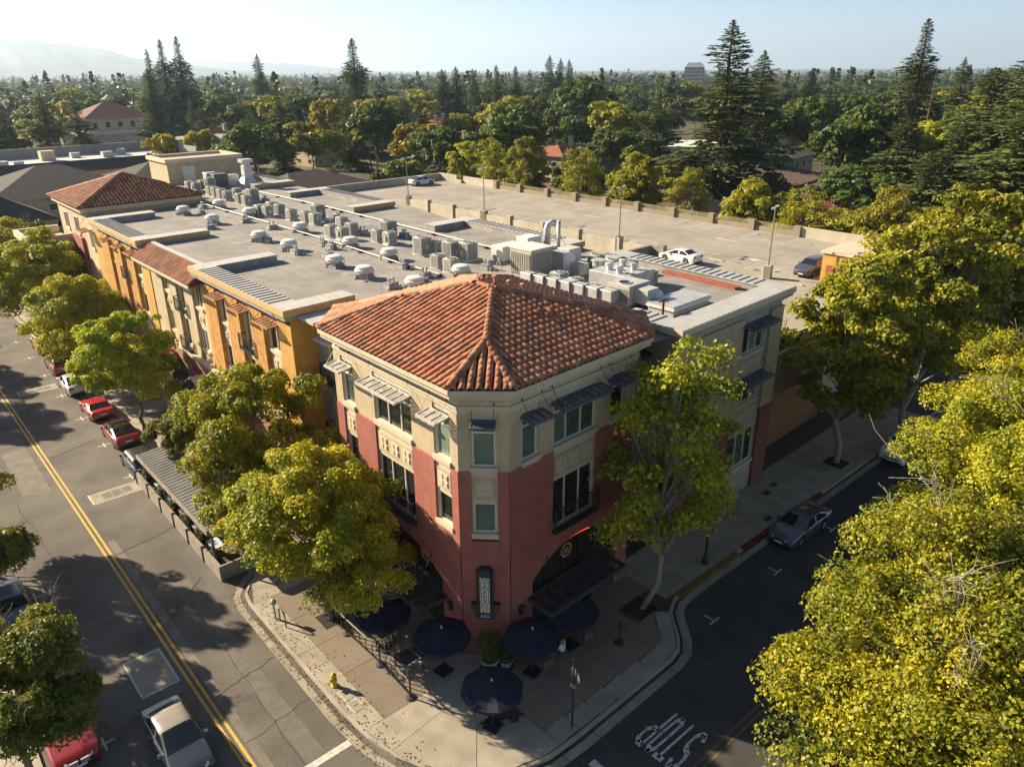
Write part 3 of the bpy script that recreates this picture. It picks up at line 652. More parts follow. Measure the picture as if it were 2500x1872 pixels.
def tile_shape(ln=.48, r0=.156, r1=.143, seg=6, th=.022):
    V, Fc = [], []
    for (y, r, zz) in ((0, r0, .018), (ln, r1, .0)):
        for k in range(seg+1):
            a = math.pi*k/seg; V.append((-r*math.cos(a), y, zz+r*math.sin(a)*.92))
    for k in range(seg): Fc.append((k, k+1, seg+2+k, seg+1+k))
    n = len(V)
    for k in range(seg+1):
        a = math.pi*k/seg; V.append((-(r0-th)*math.cos(a), 0.0, .018+(r0-th)*math.sin(a)*.92))
    for k in range(seg): Fc.append((k+1, k, n+k, n+k+1))
    return V, Fc
TV, TF = tile_shape()
tile_me = bpy.data.meshes.new('roof_tile'); tile_me.from_pydata(TV, [], TF); tile_me.shade_smooth(); tile_me.materials.append(tile_m)
def clip(poly, f):
    out = []
    for i in range(len(poly)):
        p, q = poly[i], poly[(i+1) % len(poly)]; a, b = f(p), f(q)
        if a >= 0: out.append(p)
        if a*b < 0: t = a/(a-b); out.append((p[0]+(q[0]-p[0])*t, p[1]+(q[1]-p[1])*t))
    return out
def hip_roof(P, zeave, slope, name, sx=.39, sy=.43, individual=0, ridge_cap=True, lift=.02):
    """tiled hip roof over convex plan P (u,v ccw). Pieces near the camera are separate tiles, the rest one joined part"""
    n = len(P); E = []
    for i in range(n):
        a, b = Vector(P[i]), Vector(P[(i+1) % n]); d = (b-a).normalized(); E.append((a, d, Vector((-d.y, d.x)), (b-a).length))
    dist = lambda i, p: (Vector(p)-E[i][0]).dot(E[i][2])
    under = MB(Wf); mats = []
    for i in range(n):
        poly = list(P)
        for j in range(n):
            if j != i: poly = clip(poly, lambda p: dist(j, p)-dist(i, p)) if poly else poly
        if len(poly) < 3: continue
        under.poly([(p[0], p[1], zeave+slope*dist(i, p)) for p in poly])
        a, d, nrm, ln = E[i]; xs = [(Vector(p)-a).dot(d) for p in poly]; ys = [dist(i, p) for p in poly]
        hyp = math.sqrt(1+slope*slope); run = sy/hyp
        k0, k1 = int(math.floor(min(xs)/sx)), int(math.ceil(max(xs)/sx))
        for r_ in range(int(max(ys)/run)+1):
            for k in range(k0, k1+1):
                x = (k+.5)*sx; y = r_*run-.05
                if y > max(ys): continue
                p = a+d*x+nrm*(y+run*.5)
                di = dist(i, p)
                if di < -.02 or any(dist(j, p) < di-.05 for j in range(n) if j != i): continue
                base_ = a+d*x+nrm*y
                w0 = Vector(Wf(base_.x, base_.y, zeave+slope*y+lift)); wx = Vector(Wf(base_.x+d.x, base_.y+d.y, 0))-Vector(Wf(base_.x, base_.y, 0)); wx.normalize()
                wy = Vector(Wf(base_.x+nrm.x, base_.y+nrm.y, 0))-Vector(Wf(base_.x, base_.y, 0)); wy = (wy-wx*wy.dot(wx)); wy.normalize(); wy = (wy+Vector((0, 0, slope))).normalized(); wz = wx.cross(wy)
                j_ = random.gauss(0, .007); wx2 = (wx+wy*j_).normalized(); wy2 = wz.cross(wx2)
                q = w0+wx*random.gauss(0, .004)
                mats.append((i, (q-CAM).length, Matrix(((wx2.x, wy2.x, wz.x, q.x), (wx2.y, wy2.y, wz.y, q.y), (wx2.z, wy2.z, wz.z, q.z), (0, 0, 0, 1)))))
    roof = under.build(name, pan_m, bld)
    # hips and ridge as cap tiles: sample the skeleton lines
    caps = []
    for i in range(n):
        for j in range(i):
            ni, nj = E[i][2], E[j][2]; det = ni.x*nj.y-ni.y*nj.x
            if abs(det) < .05: continue
            ci, cj = ni.dot(E[i][0]), nj.dot(E[j][0])
            sol = lambda a_, b_: Vector(((a_*nj.y-b_*ni.y)/det, (ni.x*b_-nj.x*a_)/det))
            p = sol(ci, cj); d = sol(1.0, 1.0); t = 0.0; st = .40/math.hypot(d.length, slope)
            while t < 12:
                q = p+d*t
                if min(dist(k, q) for k in range(n)) > t-.03:
                    z = zeave+slope*t+.075; w0 = Vector(Wf(q.x, q.y, z)); w1 = Vector(Wf(q.x+d.x*.1, q.y+d.y*.1, z+slope*.1)); caps.append((w0, (w1-w0).normalized()))
                t += st
    for w0, dd in caps:
        wz = Vector((0, 0, 1)); wx = dd.cross(wz).normalized(); wz2 = wx.cross(dd)
        mats.append((-1, (w0-CAM).length, Matrix(((wx.x*1.25, dd.x*1.1, wz2.x*1.2, w0.x), (wx.y*1.25, dd.y*1.1, wz2.y*1.2, w0.y), (wx.z*1.25, dd.z*1.1, wz2.z*1.2, w0.z), (0, 0, 0, 1)))))
    mats.sort(key=lambda m: m[1])
    iorg = Matrix.Translation(-ORG[bld.name])
    for m in mats[:individual]:
        o = bpy.data.objects.new('roof_tile', tile_me); col.objects.link(o); setpar(o, roof); o.matrix_local = iorg @ m[2]
    rest = mats[individual:]
    if rest:
        V0 = np.array(TV); F0 = np.array(TF); MM = np.array([np.array(m[2]) for m in rest])
        V = np.einsum('nij,vj->nvi', MM[:, :3, :3], V0)+MM[:, None, :3, 3]; V = V.reshape(-1, 3)-np.array(ORG[bld.name])
        Fq = (F0[None]+(np.arange(len(rest))*len(V0))[:, None, None]).reshape(-1, 4)
        me = np_mesh('roof_tiles', V, Fq, True); o = link_mesh('roof_tiles', me, tile_m, roof); tag(o, kind='stuff')
    return roof
oc = oct_(.72)
roofT = hip_roof(oc, 14.80, .272, 'tile_roof', individual=290)
# ridge cap and vent pipes
m = MB(Wf); m.tube([(24.52, 28.6, 16.83), (24.52, 30.75, 16.83)], .15, 8); m.build('ridge_cap', tile_m, roofT)
for (u, v, h, r) in ((26.2, 30.6, .5, .10), (26.9, 30.2, .35, .09), (27.2, 29.4, .35, .09), (25.6, 31.0, .25, .06), (28.3, 28.0, .25, .04), (26.5, 31.6, .28, .05)):
    d = min(u-17.38, 31.67-u); z = 14.8+.272*d
    m = MB(Wf); m.lathe([(r, -.2), (r, h), (r*1.9, h), (r*2.0, h+.06), (r*.8, h+.12)], 10, (u, v, z)); m.build('vent_pipe', M('terracotta_paint', (.42, .17, .09), .7, .15, 5), roofT)
# loose tiles lying on the right plane
for (u, v, a) in ((25.3, 25.7, .3), (25.65, 25.5, -.2), (25.0, 25.5, .8)):
    o = bpy.data.objects.new('loose_tile', tile_me); col.objects.link(o); setpar(o, roofT)
    p = Wf(u, v, 14.8+.272*(v-21.76)+.16); o.matrix_local = Matrix.Translation(-ORG[bld.name]) @ Matrix.Translation(p) @ Matrix.Rotation(a, 4, 'Z') @ Matrix.Rotation(.26, 4, 'X')

# ---------------------------------------------------------------- flat roof, parapets with ribbed metal caps
rf = MB(Wf)
for (u0, u1, v0, v1) in ((18.9, 44.9, 40.7, 97.5), (31, 44.9, 97.5, 101), (20.3, 44.9, 36.6, 40.7), (30.9, 44.9, 22.8, 36.6)): rf.quad((u0, v0, 13.8), (u1, v0, 13.8), (u1, v1, 13.8), (u0, v1, 13.8))
roof = rf.build('flat_roof', membrane, bld)
sm = MB(Wf)
for u in np.arange(20.4, 44.5, 1.0):
    v0, v1 = (40.8, 100.5) if u < 30 else (37.2 if u < 33 else 24, 100.5); o = random.uniform(-.03, .03); sm.box(u+o, u+o+.035, v0, v1, 13.79, 13.806)
for v in np.arange(42, 100, 5.3):
    for u in np.arange(20.4, 44, 1.0):
        if random.random() < .6: sm.box(u, u+.98, v+random.uniform(-1.5, 1.5), v+random.uniform(-1.5, 1.5)+.03, 13.79, 13.8055) if False else None
sm.build('roof_seam', M('membrane_seam', (.165, .155, .14), .95, .1), roof)
# drains, scuffs, patches
pt = MB(Wf)
for k in range(60):
    u, v = random.uniform(20.5, 43), random.uniform(43, 98); a, b = random.uniform(.3, 1.4), random.uniform(.3, 1.2); pt.quad((u, v, 13.809), (u+a, v, 13.809), (u+a, v+b, 13.809), (u, v+b, 13.809))
tag(pt.build('roof_patch', M('membrane_patch', (.26, .245, .22), .9, .2, 2), roof), kind='stuff')
def parapet(u0, u1, v0, v1, axis, fascia, ends='', z1=14.38, cap=cap_m):
    """one ribbed length: axis 'u' = runs along u. returns the part"""
    b = MB(Wf); b.box(u0+.06, u1-.06, v0+.06, v1-.06, 13.7, z1-.06); p = b.build('parapet', membrane_dk if fascia is None else fascia, bld)
    c = MB(Wf); c.box(u0, u1, v0, v1, z1-.058, z1); c.build('metal_cap', cap, p)
    rb = MB(Wf); s = u0 if axis == 'u' else v0; e = u1 if axis == 'u' else v1; n = max(2, int((e-s)/.56))
    for k in range(1, n):
        x = s+(e-s)*k/n
        if axis == 'u': rb.box(x-.02, x+.02, v0+.02, v1-.02, z1+.001, z1+.022)
        else: rb.box(u0+.02, u1-.02, x-.02, x+.02, z1+.001, z1+.06)
    rb.build('cap_rib', cap, p); return p
# ochre wing, near block / far block: outer face along the street, returns at both ends
parapet(18.0, 19.55, 42.0, 54.15, 'v', None); parapet(18.0, 22.9, 40.45, 41.998, 'u', None); parapet(18.0, 24.4, 54.152, 55.6, 'u', None)
parapet(18.0, 19.55, 68.9, 80.5, 'v', None); parapet(18.0, 24.3, 67.4, 68.898, 'u', None); parapet(18.0, 24.0, 80.502, 82.0, 'u', None)
parapet(43.45, 45.0, 69.8, 82.2, 'v', None); parapet(39.8, 45.0, 68.3, 69.798, 'u', None); parapet(39.7, 45.0, 82.202, 83.7, 'u', None)
parapet(43.45, 45.0, 42.1, 54.5, 'v', None); parapet(39.9, 45.0, 40.6, 42.098, 'u', None); parapet(39.95, 45.0, 54.502, 56.0, 'u', None)
parapet(43.45, 45.0, 92.8, 100.8, 'v', None); parapet(39.5, 45.0, 91.3, 92.798, 'u', None)
grey_cap = M('grey_metal_cap', (0.36, 0.355, 0.33), 0.5, 0.06, 1.5, spec=.5, stain=.12, stscale=.8)
parapet(43.5, 45.1, 23.7, 35.2, 'v', None, z1=14.28, cap=grey_cap); parapet(40.2, 45.1, 35.202, 36.8, 'u', None, z1=14.28, cap=grey_cap)
parapet(32.3, 45.1, 22.05, 23.698, 'u', None, z1=14.28, cap=grey_cap); parapet(32.3, 33.9, 23.7, 26.5, 'v', None, z1=14.28, cap=grey_cap)
# ochre fascias (two steps) on the sides that show it
FA = []
for (u0, u1, v0, v1) in ((17.97, 18.02, 40.42, 55.6), (17.97, 18.02, 67.37, 82.0), (18.02, 22.92, 40.42, 40.47), (18.02, 24.32, 67.37, 67.42), (39.8, 45.03, 68.26, 68.31), (39.9, 45.03, 40.56, 40.61), (39.5, 45.03, 91.26, 91.31), (22.9, 22.94, 40.47, 41.99), (24.3, 24.34, 67.42, 68.88)): FA.append((u0, u1, v0, v1, 13.98, 14.36))
for (u0, u1, v0, v1) in ((18.1, 18.6, 40.55, 55.5), (18.1, 18.6, 67.5, 81.9), (18.1, 22.88, 40.55, 40.75), (18.1, 24.2, 67.5, 67.7), (39.9, 44.95, 68.4, 68.6), (40, 44.95, 40.7, 40.9), (39.6, 44.95, 91.4, 91.6)): FA.append((u0, u1, v0, v1, 13.72, 13.978))
each(FA, 'fascia', ochre_tr, bld, Wf)
each([(32.31, 45.09, 22.0, 22.048, 13.9, 14.26), (45.102, 45.14, 22.0, 36.8, 13.9, 14.26), (32.25, 32.298, 22.0, 26.5, 13.9, 14.26), (32.4, 45.0, 22.12, 22.6, 13.66, 13.898), (44.6, 45.02, 22.6, 36.7, 13.66, 13.898)], 'fascia', trim_m, bld, Wf)
dn = MB(Wf)
for u in np.arange(32.7, 44.8, .42): dn.box(u, u+.2, 22.3, 22.6, 13.5, 13.658)
dn.build('dentil_course', trim_m, bld)

# ---------------------------------------------------------------- ochre wing street front
X0 = 18.75; S = PLl(X0)
def wing(v0, v1, wcols, bcol, wallm, name='wall'):
    holes = []
    for (a, b) in wcols: holes += [(a, b, 10.9, 12.95), (a, b, 7.5, 9.2)]
    a, b = bcol; holes += [(a, b, 9.95, 12.95), (a, b, 7.0, 9.2)]
    m = MB(); wall_grid(m, S, v0, v1, 6.6, 13.75, holes, dep=.2); m.build('wall', wallm, bld)
    for (a, b) in wcols:
        window(S, a, b, 10.9, 12.95, d=.07, cols=(.5,), glass=glass_d, sillm=trim_m); window(S, a, b, 7.5, 9.2, d=.07, cols=(.5,), glass=glass_d, sillm=trim_m)
        relief(S, a+.1, b-.1, 9.55, 10.35, 2, m1=wallm)
    window(S, a := bcol[0], bcol[1], 9.95, 12.95, d=.12, cols=(.5,), glass=glass_d, sill=False); window(S, bcol[0], bcol[1], 7.0, 9.2, d=.12, cols=(.5,), glass=glass_d, sill=False)
    balcony(PLl(X0-.05), bcol[0]-.1, bcol[1]+.1, 9.95, 10.95, .45); balcony(PLl(X0-.05), bcol[0]-.1, bcol[1]+.1, 6.75, 7.7, .45)
def pilaster(v0, v1, u, z0, z1, mat, boards=False):
    m = MB(Wf); m.box(u, X0, v0, v1, z0, z1); p = m.build('pilaster', mat, bld)
    if boards:
        n = int((v1-v0)/.32)
        for k in range(n):
            a = v0+(v1-v0)*k/n; b = MB(Wf); b.box(u-.04, u-.002, a+.012, a+(v1-v0)/n-.012, z0+.02, z1-.02); b.build('board', mat, p)
cream_y = M('sand_stucco', (0.52, 0.39, 0.21), 0.92, 0.09, 1.1, 0.3, 70, stain=0.14, stscale=0.5)
wing(40.6, 54.9, [(42.5, 44.5), (50.7, 52.3)], (46.8, 48.4), cream_y)
wing(66.9, 83.2, [(69.0, 70.8), (76.85, 78.0)], (72.95, 74.35), cream_y)
wing(54.9, 66.9, [(55.95, 57.2), (62.9, 64.1)], (59.3, 60.8), cream_y)
for (a, b) in ((44.75, 46.7), (48.5, 50.6), (52.4, 54.3), (70.9, 72.9), (74.4, 76.8), (78.05, 80.8)): pilaster(a, b, 18.5, 6.62, 13.3, wood_y, True)
pilaster(40.55, 42.4, 18.42, .15, 13.35, yellow_st); pilaster(54.32, 54.88, 18.55, 6.62, 13.1, yellow_st); pilaster(66.9, 68.9, 18.52, 6.62, 13.1, yellow_st); pilaster(80.85, 83.0, 18.52, 6.62, 13.3, yellow_st)
for (a, b) in ((64.15, 66.6), (60.95, 62.5), (57.4, 59.1)): pilaster(a, b, 18.55, 6.62, 12.5, cream_st)
m = MB(); wall_grid(m, PLr(40.56), 18.4, 22.4, .15, 13.75); m.build('wall', yellow_st, bld)
for (a, b) in ((42.35, 44.6), (46.6, 48.6), (50.5, 52.45), (69.0, 70.95), (72.85, 74.5), (76.7, 78.2)): sunshade(PLl(18.6), a, b, 13.0, .85, brown_m, rodh=.7)
for (a, b) in ((55.8, 57.4), (59.1, 61.0), (62.7, 64.3)): sunshade(PLl(18.5), a, b, 12.75, .7, brown_m, rods=False)
sunshade(PLl(18.3), 82.8, 84.8, 13.0, .85, brown_m)
# recess between tower and wing
m = MB(); wall_grid(m, PLl(20.1), 36.0, 40.6, .15, 13.9, [(37.9, 39.3, 9.9, 12.4), (37.9, 39.3, 6.0, 8.8)], dep=.15); m.build('wall', grey_st, bld)
for z0, z1 in ((9.9, 12.4), (6.0, 8.8)): window(PLl(20.1), 37.9, 39.3, z0, z1, d=.1, cols=(.5,), sill=False); balcony(PLl(20.05), 37.6, 39.6, z0, z0+1.05, .5)
sunshade(PLl(20.1), 37.7, 39.5, 12.75, .8, silver_m, rods=False)
m = MB(Wf); m.box(18.9, 22.9, 38.6, 41.0, 13.72, 13.90); m.build('roof_edge', silver_m, bld)
# brown ground floor with ledge, shopfront openings, grey awnings
m = MB(); G = PLl(18.35); op = [(43.2, 46.6, .3, 3.6), (47.6, 51.4, .3, 3.6), (52.2, 55.6, .3, 3.6), (57.2, 61.6, .3, 4.2), (62.4, 66.8, .3, 4.2), (68.6, 72.4, .3, 3.8), (73.6, 77.4, .3, 3.8), (78.6, 82.4, .3, 3.8)]
wall_grid(m, G, 42.4, 83.2, .12, 6.55, op, dep=.5); m.build('wall', base_st, bld)
for (a, b, z0, z1) in op:
    w = MB(); pbox(w, G, a, b, z0, z1, .45, .5); sf = w.build('shopfront', dark_in, bld)
    fr = MB()
    for k in range(4): x = a+(b-a)*k/3; pbox(fr, G, x-.04 if k else x, x+.04 if k < 3 else x, z0, z1, .38, .445)
    pbox(fr, G, a, b, 2.5, 2.58, .37, .447); fr.build('shopfront_frame', iron, sf)
    for k in range(3):
        x, y = a+(b-a)*k/3+.05, a+(b-a)*(k+1)/3-.05; p = MB(); p.quad(G(x, z0+.05, .42), G(y, z0+.05, .42), G(y, 2.48, .42), G(x, 2.48, .42)); p.build('pane', glass_d, sf)
m = MB(); pbox(m, G, 42.4, 83.2, 6.4, 6.62, -.18, .4); pbox(m, G, 48.2, 56.9, 5.25, 5.6, -1.1, -.005); m.build('ledge', trim_m, bld)
m = MB(); pbox(m, G, 48.3, 56.8, 3.7, 5.24, -1.0, -.006); m.build('bay', base_st, bld)
aw_m = M('grey_awning_fabric', (0.085, 0.08, 0.075), .9, .2, 2, stain=.2, stscale=1.5)
for (a, b) in ((57.0, 61.8), (62.2, 67.0), (73.3, 77.7)):
    m = MB(); m.add([G(a, 4.45, -.01), G(b, 4.45, -.01), G(b, 3.35, -1.7), G(a, 3.35, -1.7), G(b, 3.05, -1.7), G(a, 3.05, -1.7), G(a, 3.05, -.01), G(b, 3.05, -.01)], [(0, 1, 2, 3), (3, 2, 4, 5), (0, 3, 5, 6), (1, 2, 4, 7)]); m.build('awning', aw_m, bld)
red_sg = M('red_sign_paint', (.34, .045, .03), .5, .1)
for (ac, zc, n) in ((63.6, 5.55, 9), (58.3, 5.35, 8)):
    m = MB()                                                # small script letters, too small to read
    for k in range(n):
        a = ac+1.1-2.2*k/n; h = (.42, .3, .36, .26)[k % 4]
        pbox(m, G, a-.03, a+.03, zc-.15, zc-.15+h, -.08, -.02); pbox(m, G, a-.16, a-.031, zc-.15+(k % 3)*.08, zc-.08+(k % 3)*.08, -.08, -.02)
    m.build('shop_lettering', red_sg, bld)
m = MB(); m.tube([G(54.9, 3.45, -.9), G(54.9, 3.45, -.82)], .42, 20)
bs = m.build('blade_sign', M('brick_red_disc', (.30, .08, .05), .6, .15), bld)
m = MB()
for k in range(5): 
    for (dx, dz) in ((0, .08), (.04, -.12)): pbox(m, PLr(54.9-.03), 18.35-.86-.2+k*.09+dx, 18.35-.86-.16+k*.09+dx, 3.45+dz, 3.45+dz+.1+.03*(k % 2), -.02, .06)
m.build('sign_script', pale_l, bs)
m = MB(); m.tube([G(54.86, 3.95, -.02), G(54.86, 3.95, -1.3)], .03, 6); m.build('sign_bracket', iron, bs)
# mansard strip of tiles over the middle bays
mt = MB(Wf); mt.quad((17.55, 54.7, 13.12), (17.55, 67.2, 13.12), (19.1, 67.2, 14.12), (19.1, 54.7, 14.12)); mt.quad((17.55, 54.7, 13.12), (19.1, 54.7, 14.12), (19.1, 54.7, 13.12), (17.55, 54.7, 13.12)) if False else None
mt.add([(17.55, 54.7, 13.1), (19.1, 54.7, 14.1), (19.1, 54.7, 13.1), (17.55, 67.2, 13.1), (19.1, 67.2, 14.1), (19.1, 67.2, 13.1)], [(0, 1, 2), (3, 4, 5)])
man = mt.build('tile_awning', pan_m, bld)
iorg = Matrix.Translation(-ORG[bld.name])
for k in range(36):
    for r_ in range(4):
        v = 54.85+k*.345; y = r_*.42; s = math.sqrt(1.55**2+1)/1.0; du, dz = 1.55/1.8446, 1.0/1.8446
        u, z = 17.5+y*du, 13.1+y*dz+.02; w0 = Vector(Wf(u, v, z)); wy = Vector((du, 0, dz)); wx = Vector((0, -1, 0)); wz = wx.cross(wy)
        o = bpy.data.objects.new('roof_tile', tile_me); col.objects.link(o); setpar(o, man)
        o.matrix_local = iorg @ Matrix(((wx.x, wy.x, wz.x, w0.x), (wx.y, wy.y, wz.y, w0.y), (wx.z, wy.z, wz.z, w0.z), (0, 0, 0, 1)))
m = MB(Wf); m.box(17.42, 17.6, 54.6, 67.3, 12.98, 13.12); m.box(17.5, 17.75, 54.6, 67.3, 12.86, 12.978); m.build('gutter', trim_m, man)
m = MB(Wf); m.box(19.1, 19.45, 55.62, 67.36, 13.75, 14.2); m.build('parapet', cap_m, bld)
# far tower with hip roof
fo = [(18.15, 85.4), (31.0, 85.4), (31.0, 97.9), (18.15, 97.9)]
m = MB(Wf); m.box(18.8, 30.4, 86.05, 97.3, .1, 14.3); m.build('wall', cream_st, bld)
m = MB(Wf); m.box(18.7, 30.5, 83.2, 86.1, .1, 13.7); m.build('wall', cream_y, bld)
m = MB(Wf); m.prism([(18.35, 85.6), (30.8, 85.6), (30.8, 97.7), (18.35, 97.7)], 14.3, 14.72); m.build('cornice', trim_m, bld)
m = MB(Wf); m.box(18.5, 18.79, 88.3, 92, .1, 11.4); m.build('wall', red_st, bld)
hip_roof(fo, 14.74, .36, 'tile_roof')
FT = PLl(18.8)
window(FT, 89.4, 90.8, 11.7, 13.4, d=-.03, cols=(.5,)); window(FT, 93.6, 95, 11.7, 13.4, d=-.03, cols=(.5,)); window(PLl(18.7), 84.1, 85.2, 10.9, 12.9, d=-.03, cols=(.5,))
m = MB(Wf); m.box(14.4, 18.6, 92.6, 99, .1, 10.6); tr_ = m.build('terrace', cream_st, bld)
m = MB(Wf)
for (a, b, c, d) in ((14.2, 18.7, 92.4, 92.8), (14.2, 14.6, 92.8, 99), (14.2, 18.7, 99, 99.4)): m.box(a, b, c, d, 10.6, 11.3)
m.build('parapet', trim_m, tr_)
# stair penthouse
m = MB(Wf); m.box(33.4, 43.4, 103.6, 110.5, 10, 16.6); ph = m.build('penthouse', cream_st, bld)
m = MB(Wf)
for (a, b, c, d) in ((33.15, 43.65, 103.35, 103.9), (33.15, 43.65, 110.2, 110.75), (33.15, 33.7, 103.9, 110.2), (43.1, 43.65, 103.9, 110.2)): m.box(a, b, c, d, 16.5, 16.95)
m.build('parapet', trim_m, ph)
m = MB(Wf); m.box(35.3, 36.9, 103.5, 103.598, 13.8, 15.9); m.build('door', white_m, ph)
m = MB(Wf); m.box(31.2, 44.9, 101, 112, 9.9, 13.78); m.build('wall', cream_y, bld)
rf = MB(Wf); rf.quad((31.2, 101, 13.8), (44.9, 101, 13.8), (44.9, 112, 13.8), (31.2, 112, 13.8)); rf.build('flat_roof', membrane, bld)

# ---------------------------------------------------------------- grey wing on the side street
Gf = PLr(22.65)
holes = [(39.95, 42.75, 10.65, 12.5), (39.95, 42.75, 7.15, 8.75), (39.6, 43.0, 2.4, 4.9)]
m = MB(); wall_grid(m, Gf, 32.7, 44.7, .12, 13.75, holes, dep=.2); m.build('wall', grey_st, bld)
for h in holes: window(Gf, *h, d=.12, cols=(.36, .68), glass=glass_d)
for (a_, b_, z_, y_, d_, mt_) in ((32.72, 39.85, 6.2, 13.1, -.14, cream_st), (43.15, 44.72, 6.2, 13.05, -.2, cream_st), (32.72, 39.4, .1, 6.19, -.14, brick_m), (43.15, 44.74, .1, 6.19, -.22, brick_m)):
    m = MB(); pbox(m, Gf, a_, b_, z_, y_, d_, -.002); m.build('pier', mt_, bld)
relief(Gf, 40.1, 42.7, 9.15, 10.15, 3); relief(Gf, 40.1, 42.7, 5.7, 6.6, 3)
sunshade(Gf, 39.7, 43.0, 12.65, .95, steel_blue); sunshade(Gf, 39.7, 43.0, 8.95, .95, steel_blue)
m = MB(); wall_grid(m, PLl(32.72), 22.65, 27, .12, 13.75); wall_grid(m, PLr(24.9), 28.6, 32.7, .12, 13.75, [(31.2, 32.3, 10.2, 12.4)], dep=.15); m.build('wall', grey_st, bld)
window(PLr(24.9), 31.2, 32.3, 10.2, 12.4, d=.1); sunshade(PLr(24.9), 31.0, 32.5, 12.5, .8, iron, rods=False)
m = MB(); wall_grid(m, PLl(44.72), 22.66, 112, .12, 13.72); m.build('wall', cream_st, bld)
# ================================================================== ROOFTOP EQUIPMENT
RZ = 13.81
def make_condenser(name, w, h, label, grp, dark=False):
    t = thing(name, label, 'air conditioner', (0, 0, 0), 0, grp, local=True)
    m = MB(); r = w*.14
    P = [(-w/2+r, -w/2), (w/2-r, -w/2), (w/2, -w/2+r), (w/2, w/2-r), (w/2-r, w/2), (-w/2+r, w/2), (-w/2, w/2-r), (-w/2, -w/2+r)]
    m.prism([(x*.94, y*.94) for x, y in P], .12, h-.08); m.build('coil', fin_m, t)
    m = MB(); m.prism(P, h-.08, h); m.prism(P, .08, .16); 
    for x, y in ((-1, -1), (1, -1), (1, 1), (-1, 1)): m.cbox(x*w*.44, y*w*.44, .1, .09, .09, h-.12)
    if not dark:
        n = 9
        for k in range(n):
            a = -w*.36+w*.72*k/(n-1)
            for s in (-1, 1): m.cbox(a, s*w*.485, .14, .035, .03, h-.2); m.cbox(s*w*.485, a, .14, .03, .035, h-.2)
    m.build('casing', unit_m, t)
    m = MB(); m.lathe([(w*.42, h+.002), (w*.42, h+.04), (w*.36, h+.06), (w*.30, h+.01)], 16, cap=False); m.lathe([(w*.12, h+.03), (w*.12, h+.075)], 10)
    for k in range(8):
        a = math.pi*2*k/8; m.bar((math.cos(a)*w*.1, math.sin(a)*w*.1, h+.05), (math.cos(a)*w*.40, math.sin(a)*w*.40, h+.05), .015, .015)
    m.build('fan_guard', unit_m, t)
    m = MB(); m.lathe([(w*.34, h+.004), (0.001, h+.004)], 14, cap=False); m.build('fan', dark_in, t)
    m = MB(); m.box(-w*.62, w*.62, -w*.45, w*.45, -.02, .08); m.build('base', white_m, t)
    m = MB(); m.tube([(w*.5, .1, .35), (w*.72, .1, .35), (w*.72, .1, 0)], .025, 5); m.cbox(-w*.55, .0, h*.35, .09, .24, .4); m.build('line_set', galv, t)
    return t
def place(t0, first, x, y, z, rz, label):
    o = t0 if first else copy_tree(t0); o.location = (x, y, z); o.rotation_euler = (0, 0, rz); o['label'] = label; return o
SM = [(33.54, 97.71), (33.72, 96.05), (35.13, 97.69), (33.82, 91.66), (33.85, 90.26), (33.83, 88.55), (33.68, 86.49), (35.39, 87.84), (33.96, 83.73), (33.89, 81.76), (32.21, 74.82), (32.47, 73.56), (33.93, 75.77), (33.86, 73.76), (33.4, 70.23), (33.81, 67.96), (33.94, 66.48), (32.17, 60.25), (32.31, 58.52), (34.85, 63.07), (33.98, 59.8), (34.0, 55.56), (34.2, 54.05), (34.91, 48.43), (32.17, 44.5), (35.19, 47.01), (32.13, 42.9)]
BG = [(35.62, 96.45), (35.39, 83.59), (35.47, 68.74), (35.78, 56.65), (33.93, 48.96), (34.62, 46.06), (35.36, 45.0)]
c0 = make_condenser('condenser_unit', .86, 1.05, '', 'condenser units in rows on the flat roof')
ORDN = ['first', 'second', 'third', 'fourth', 'fifth', 'sixth', 'seventh', 'eighth', 'ninth', 'tenth', 'eleventh', 'twelfth', 'thirteenth', 'fourteenth', 'fifteenth', 'sixteenth', 'seventeenth', 'eighteenth', 'nineteenth', 'twentieth', 'twenty-first', 'twenty-second', 'twenty-third', 'twenty-fourth', 'twenty-fifth', 'twenty-sixth', 'twenty-seventh', 'twenty-eighth', 'twenty-ninth', 'thirtieth']
for i, k in enumerate(sorted(range(len(SM)), key=lambda k: -SM[k][1])):
    x, y = SM[k]; place(c0, i == 0, x, y, RZ, R(2.8)+random.choice((0, 1.57, 3.14)), f'small grey condenser unit on the flat roof, {ORDN[i]} counting from the penthouse')
c1 = make_condenser('condenser_unit', 1.12, 1.42, '', 'large condenser units on the flat roof')
for i, (x, y) in enumerate(BG): place(c1, i == 0, x, y, RZ, R(2.8)+random.choice((0, 1.57)), f'large tall condenser unit, {ORDN[i]} of the big ones counting from the penthouse')
def make_mushroom():
    t = thing('roof_ventilator', '', 'ventilator', (0, 0, 0), 0, 'round mushroom ventilators on the flat roof', local=True)
    m = MB(); m.lathe([(.30, .45), (.60, .46), (.66, .50), (.68, .58), (.66, .66), (.58, .68), (.55, .74), (.56, .80), (.50, .86), (.28, .90), (.0, .905)], 26, cap=False); m.build('hood', white_m, t)
    m = MB(); m.lathe([(.40, .3), (.40, .5)], 16); m.build('throat', galv, t)
    m = MB(); m.hull2([(-.5, -.5, 0), (.5, -.5, 0), (.5, .5, 0), (-.5, .5, 0)], [(-.42, -.42, .32), (.42, -.42, .32), (.42, .42, .32), (-.42, .42, .32)]); m.build('curb', membrane_dk, t)
    m = MB()
    for sx, sy in ((-1, -1), (1, -1), (1, 1), (-1, 1)): m.cbox(sx*.5, sy*.5, 0, .12, .12, .1); m.bar((sx*.45, sy*.45, .05), (sx*.5, sy*.5, .48), .05, .05)
    m.build('stay', white_m, t)
    return t
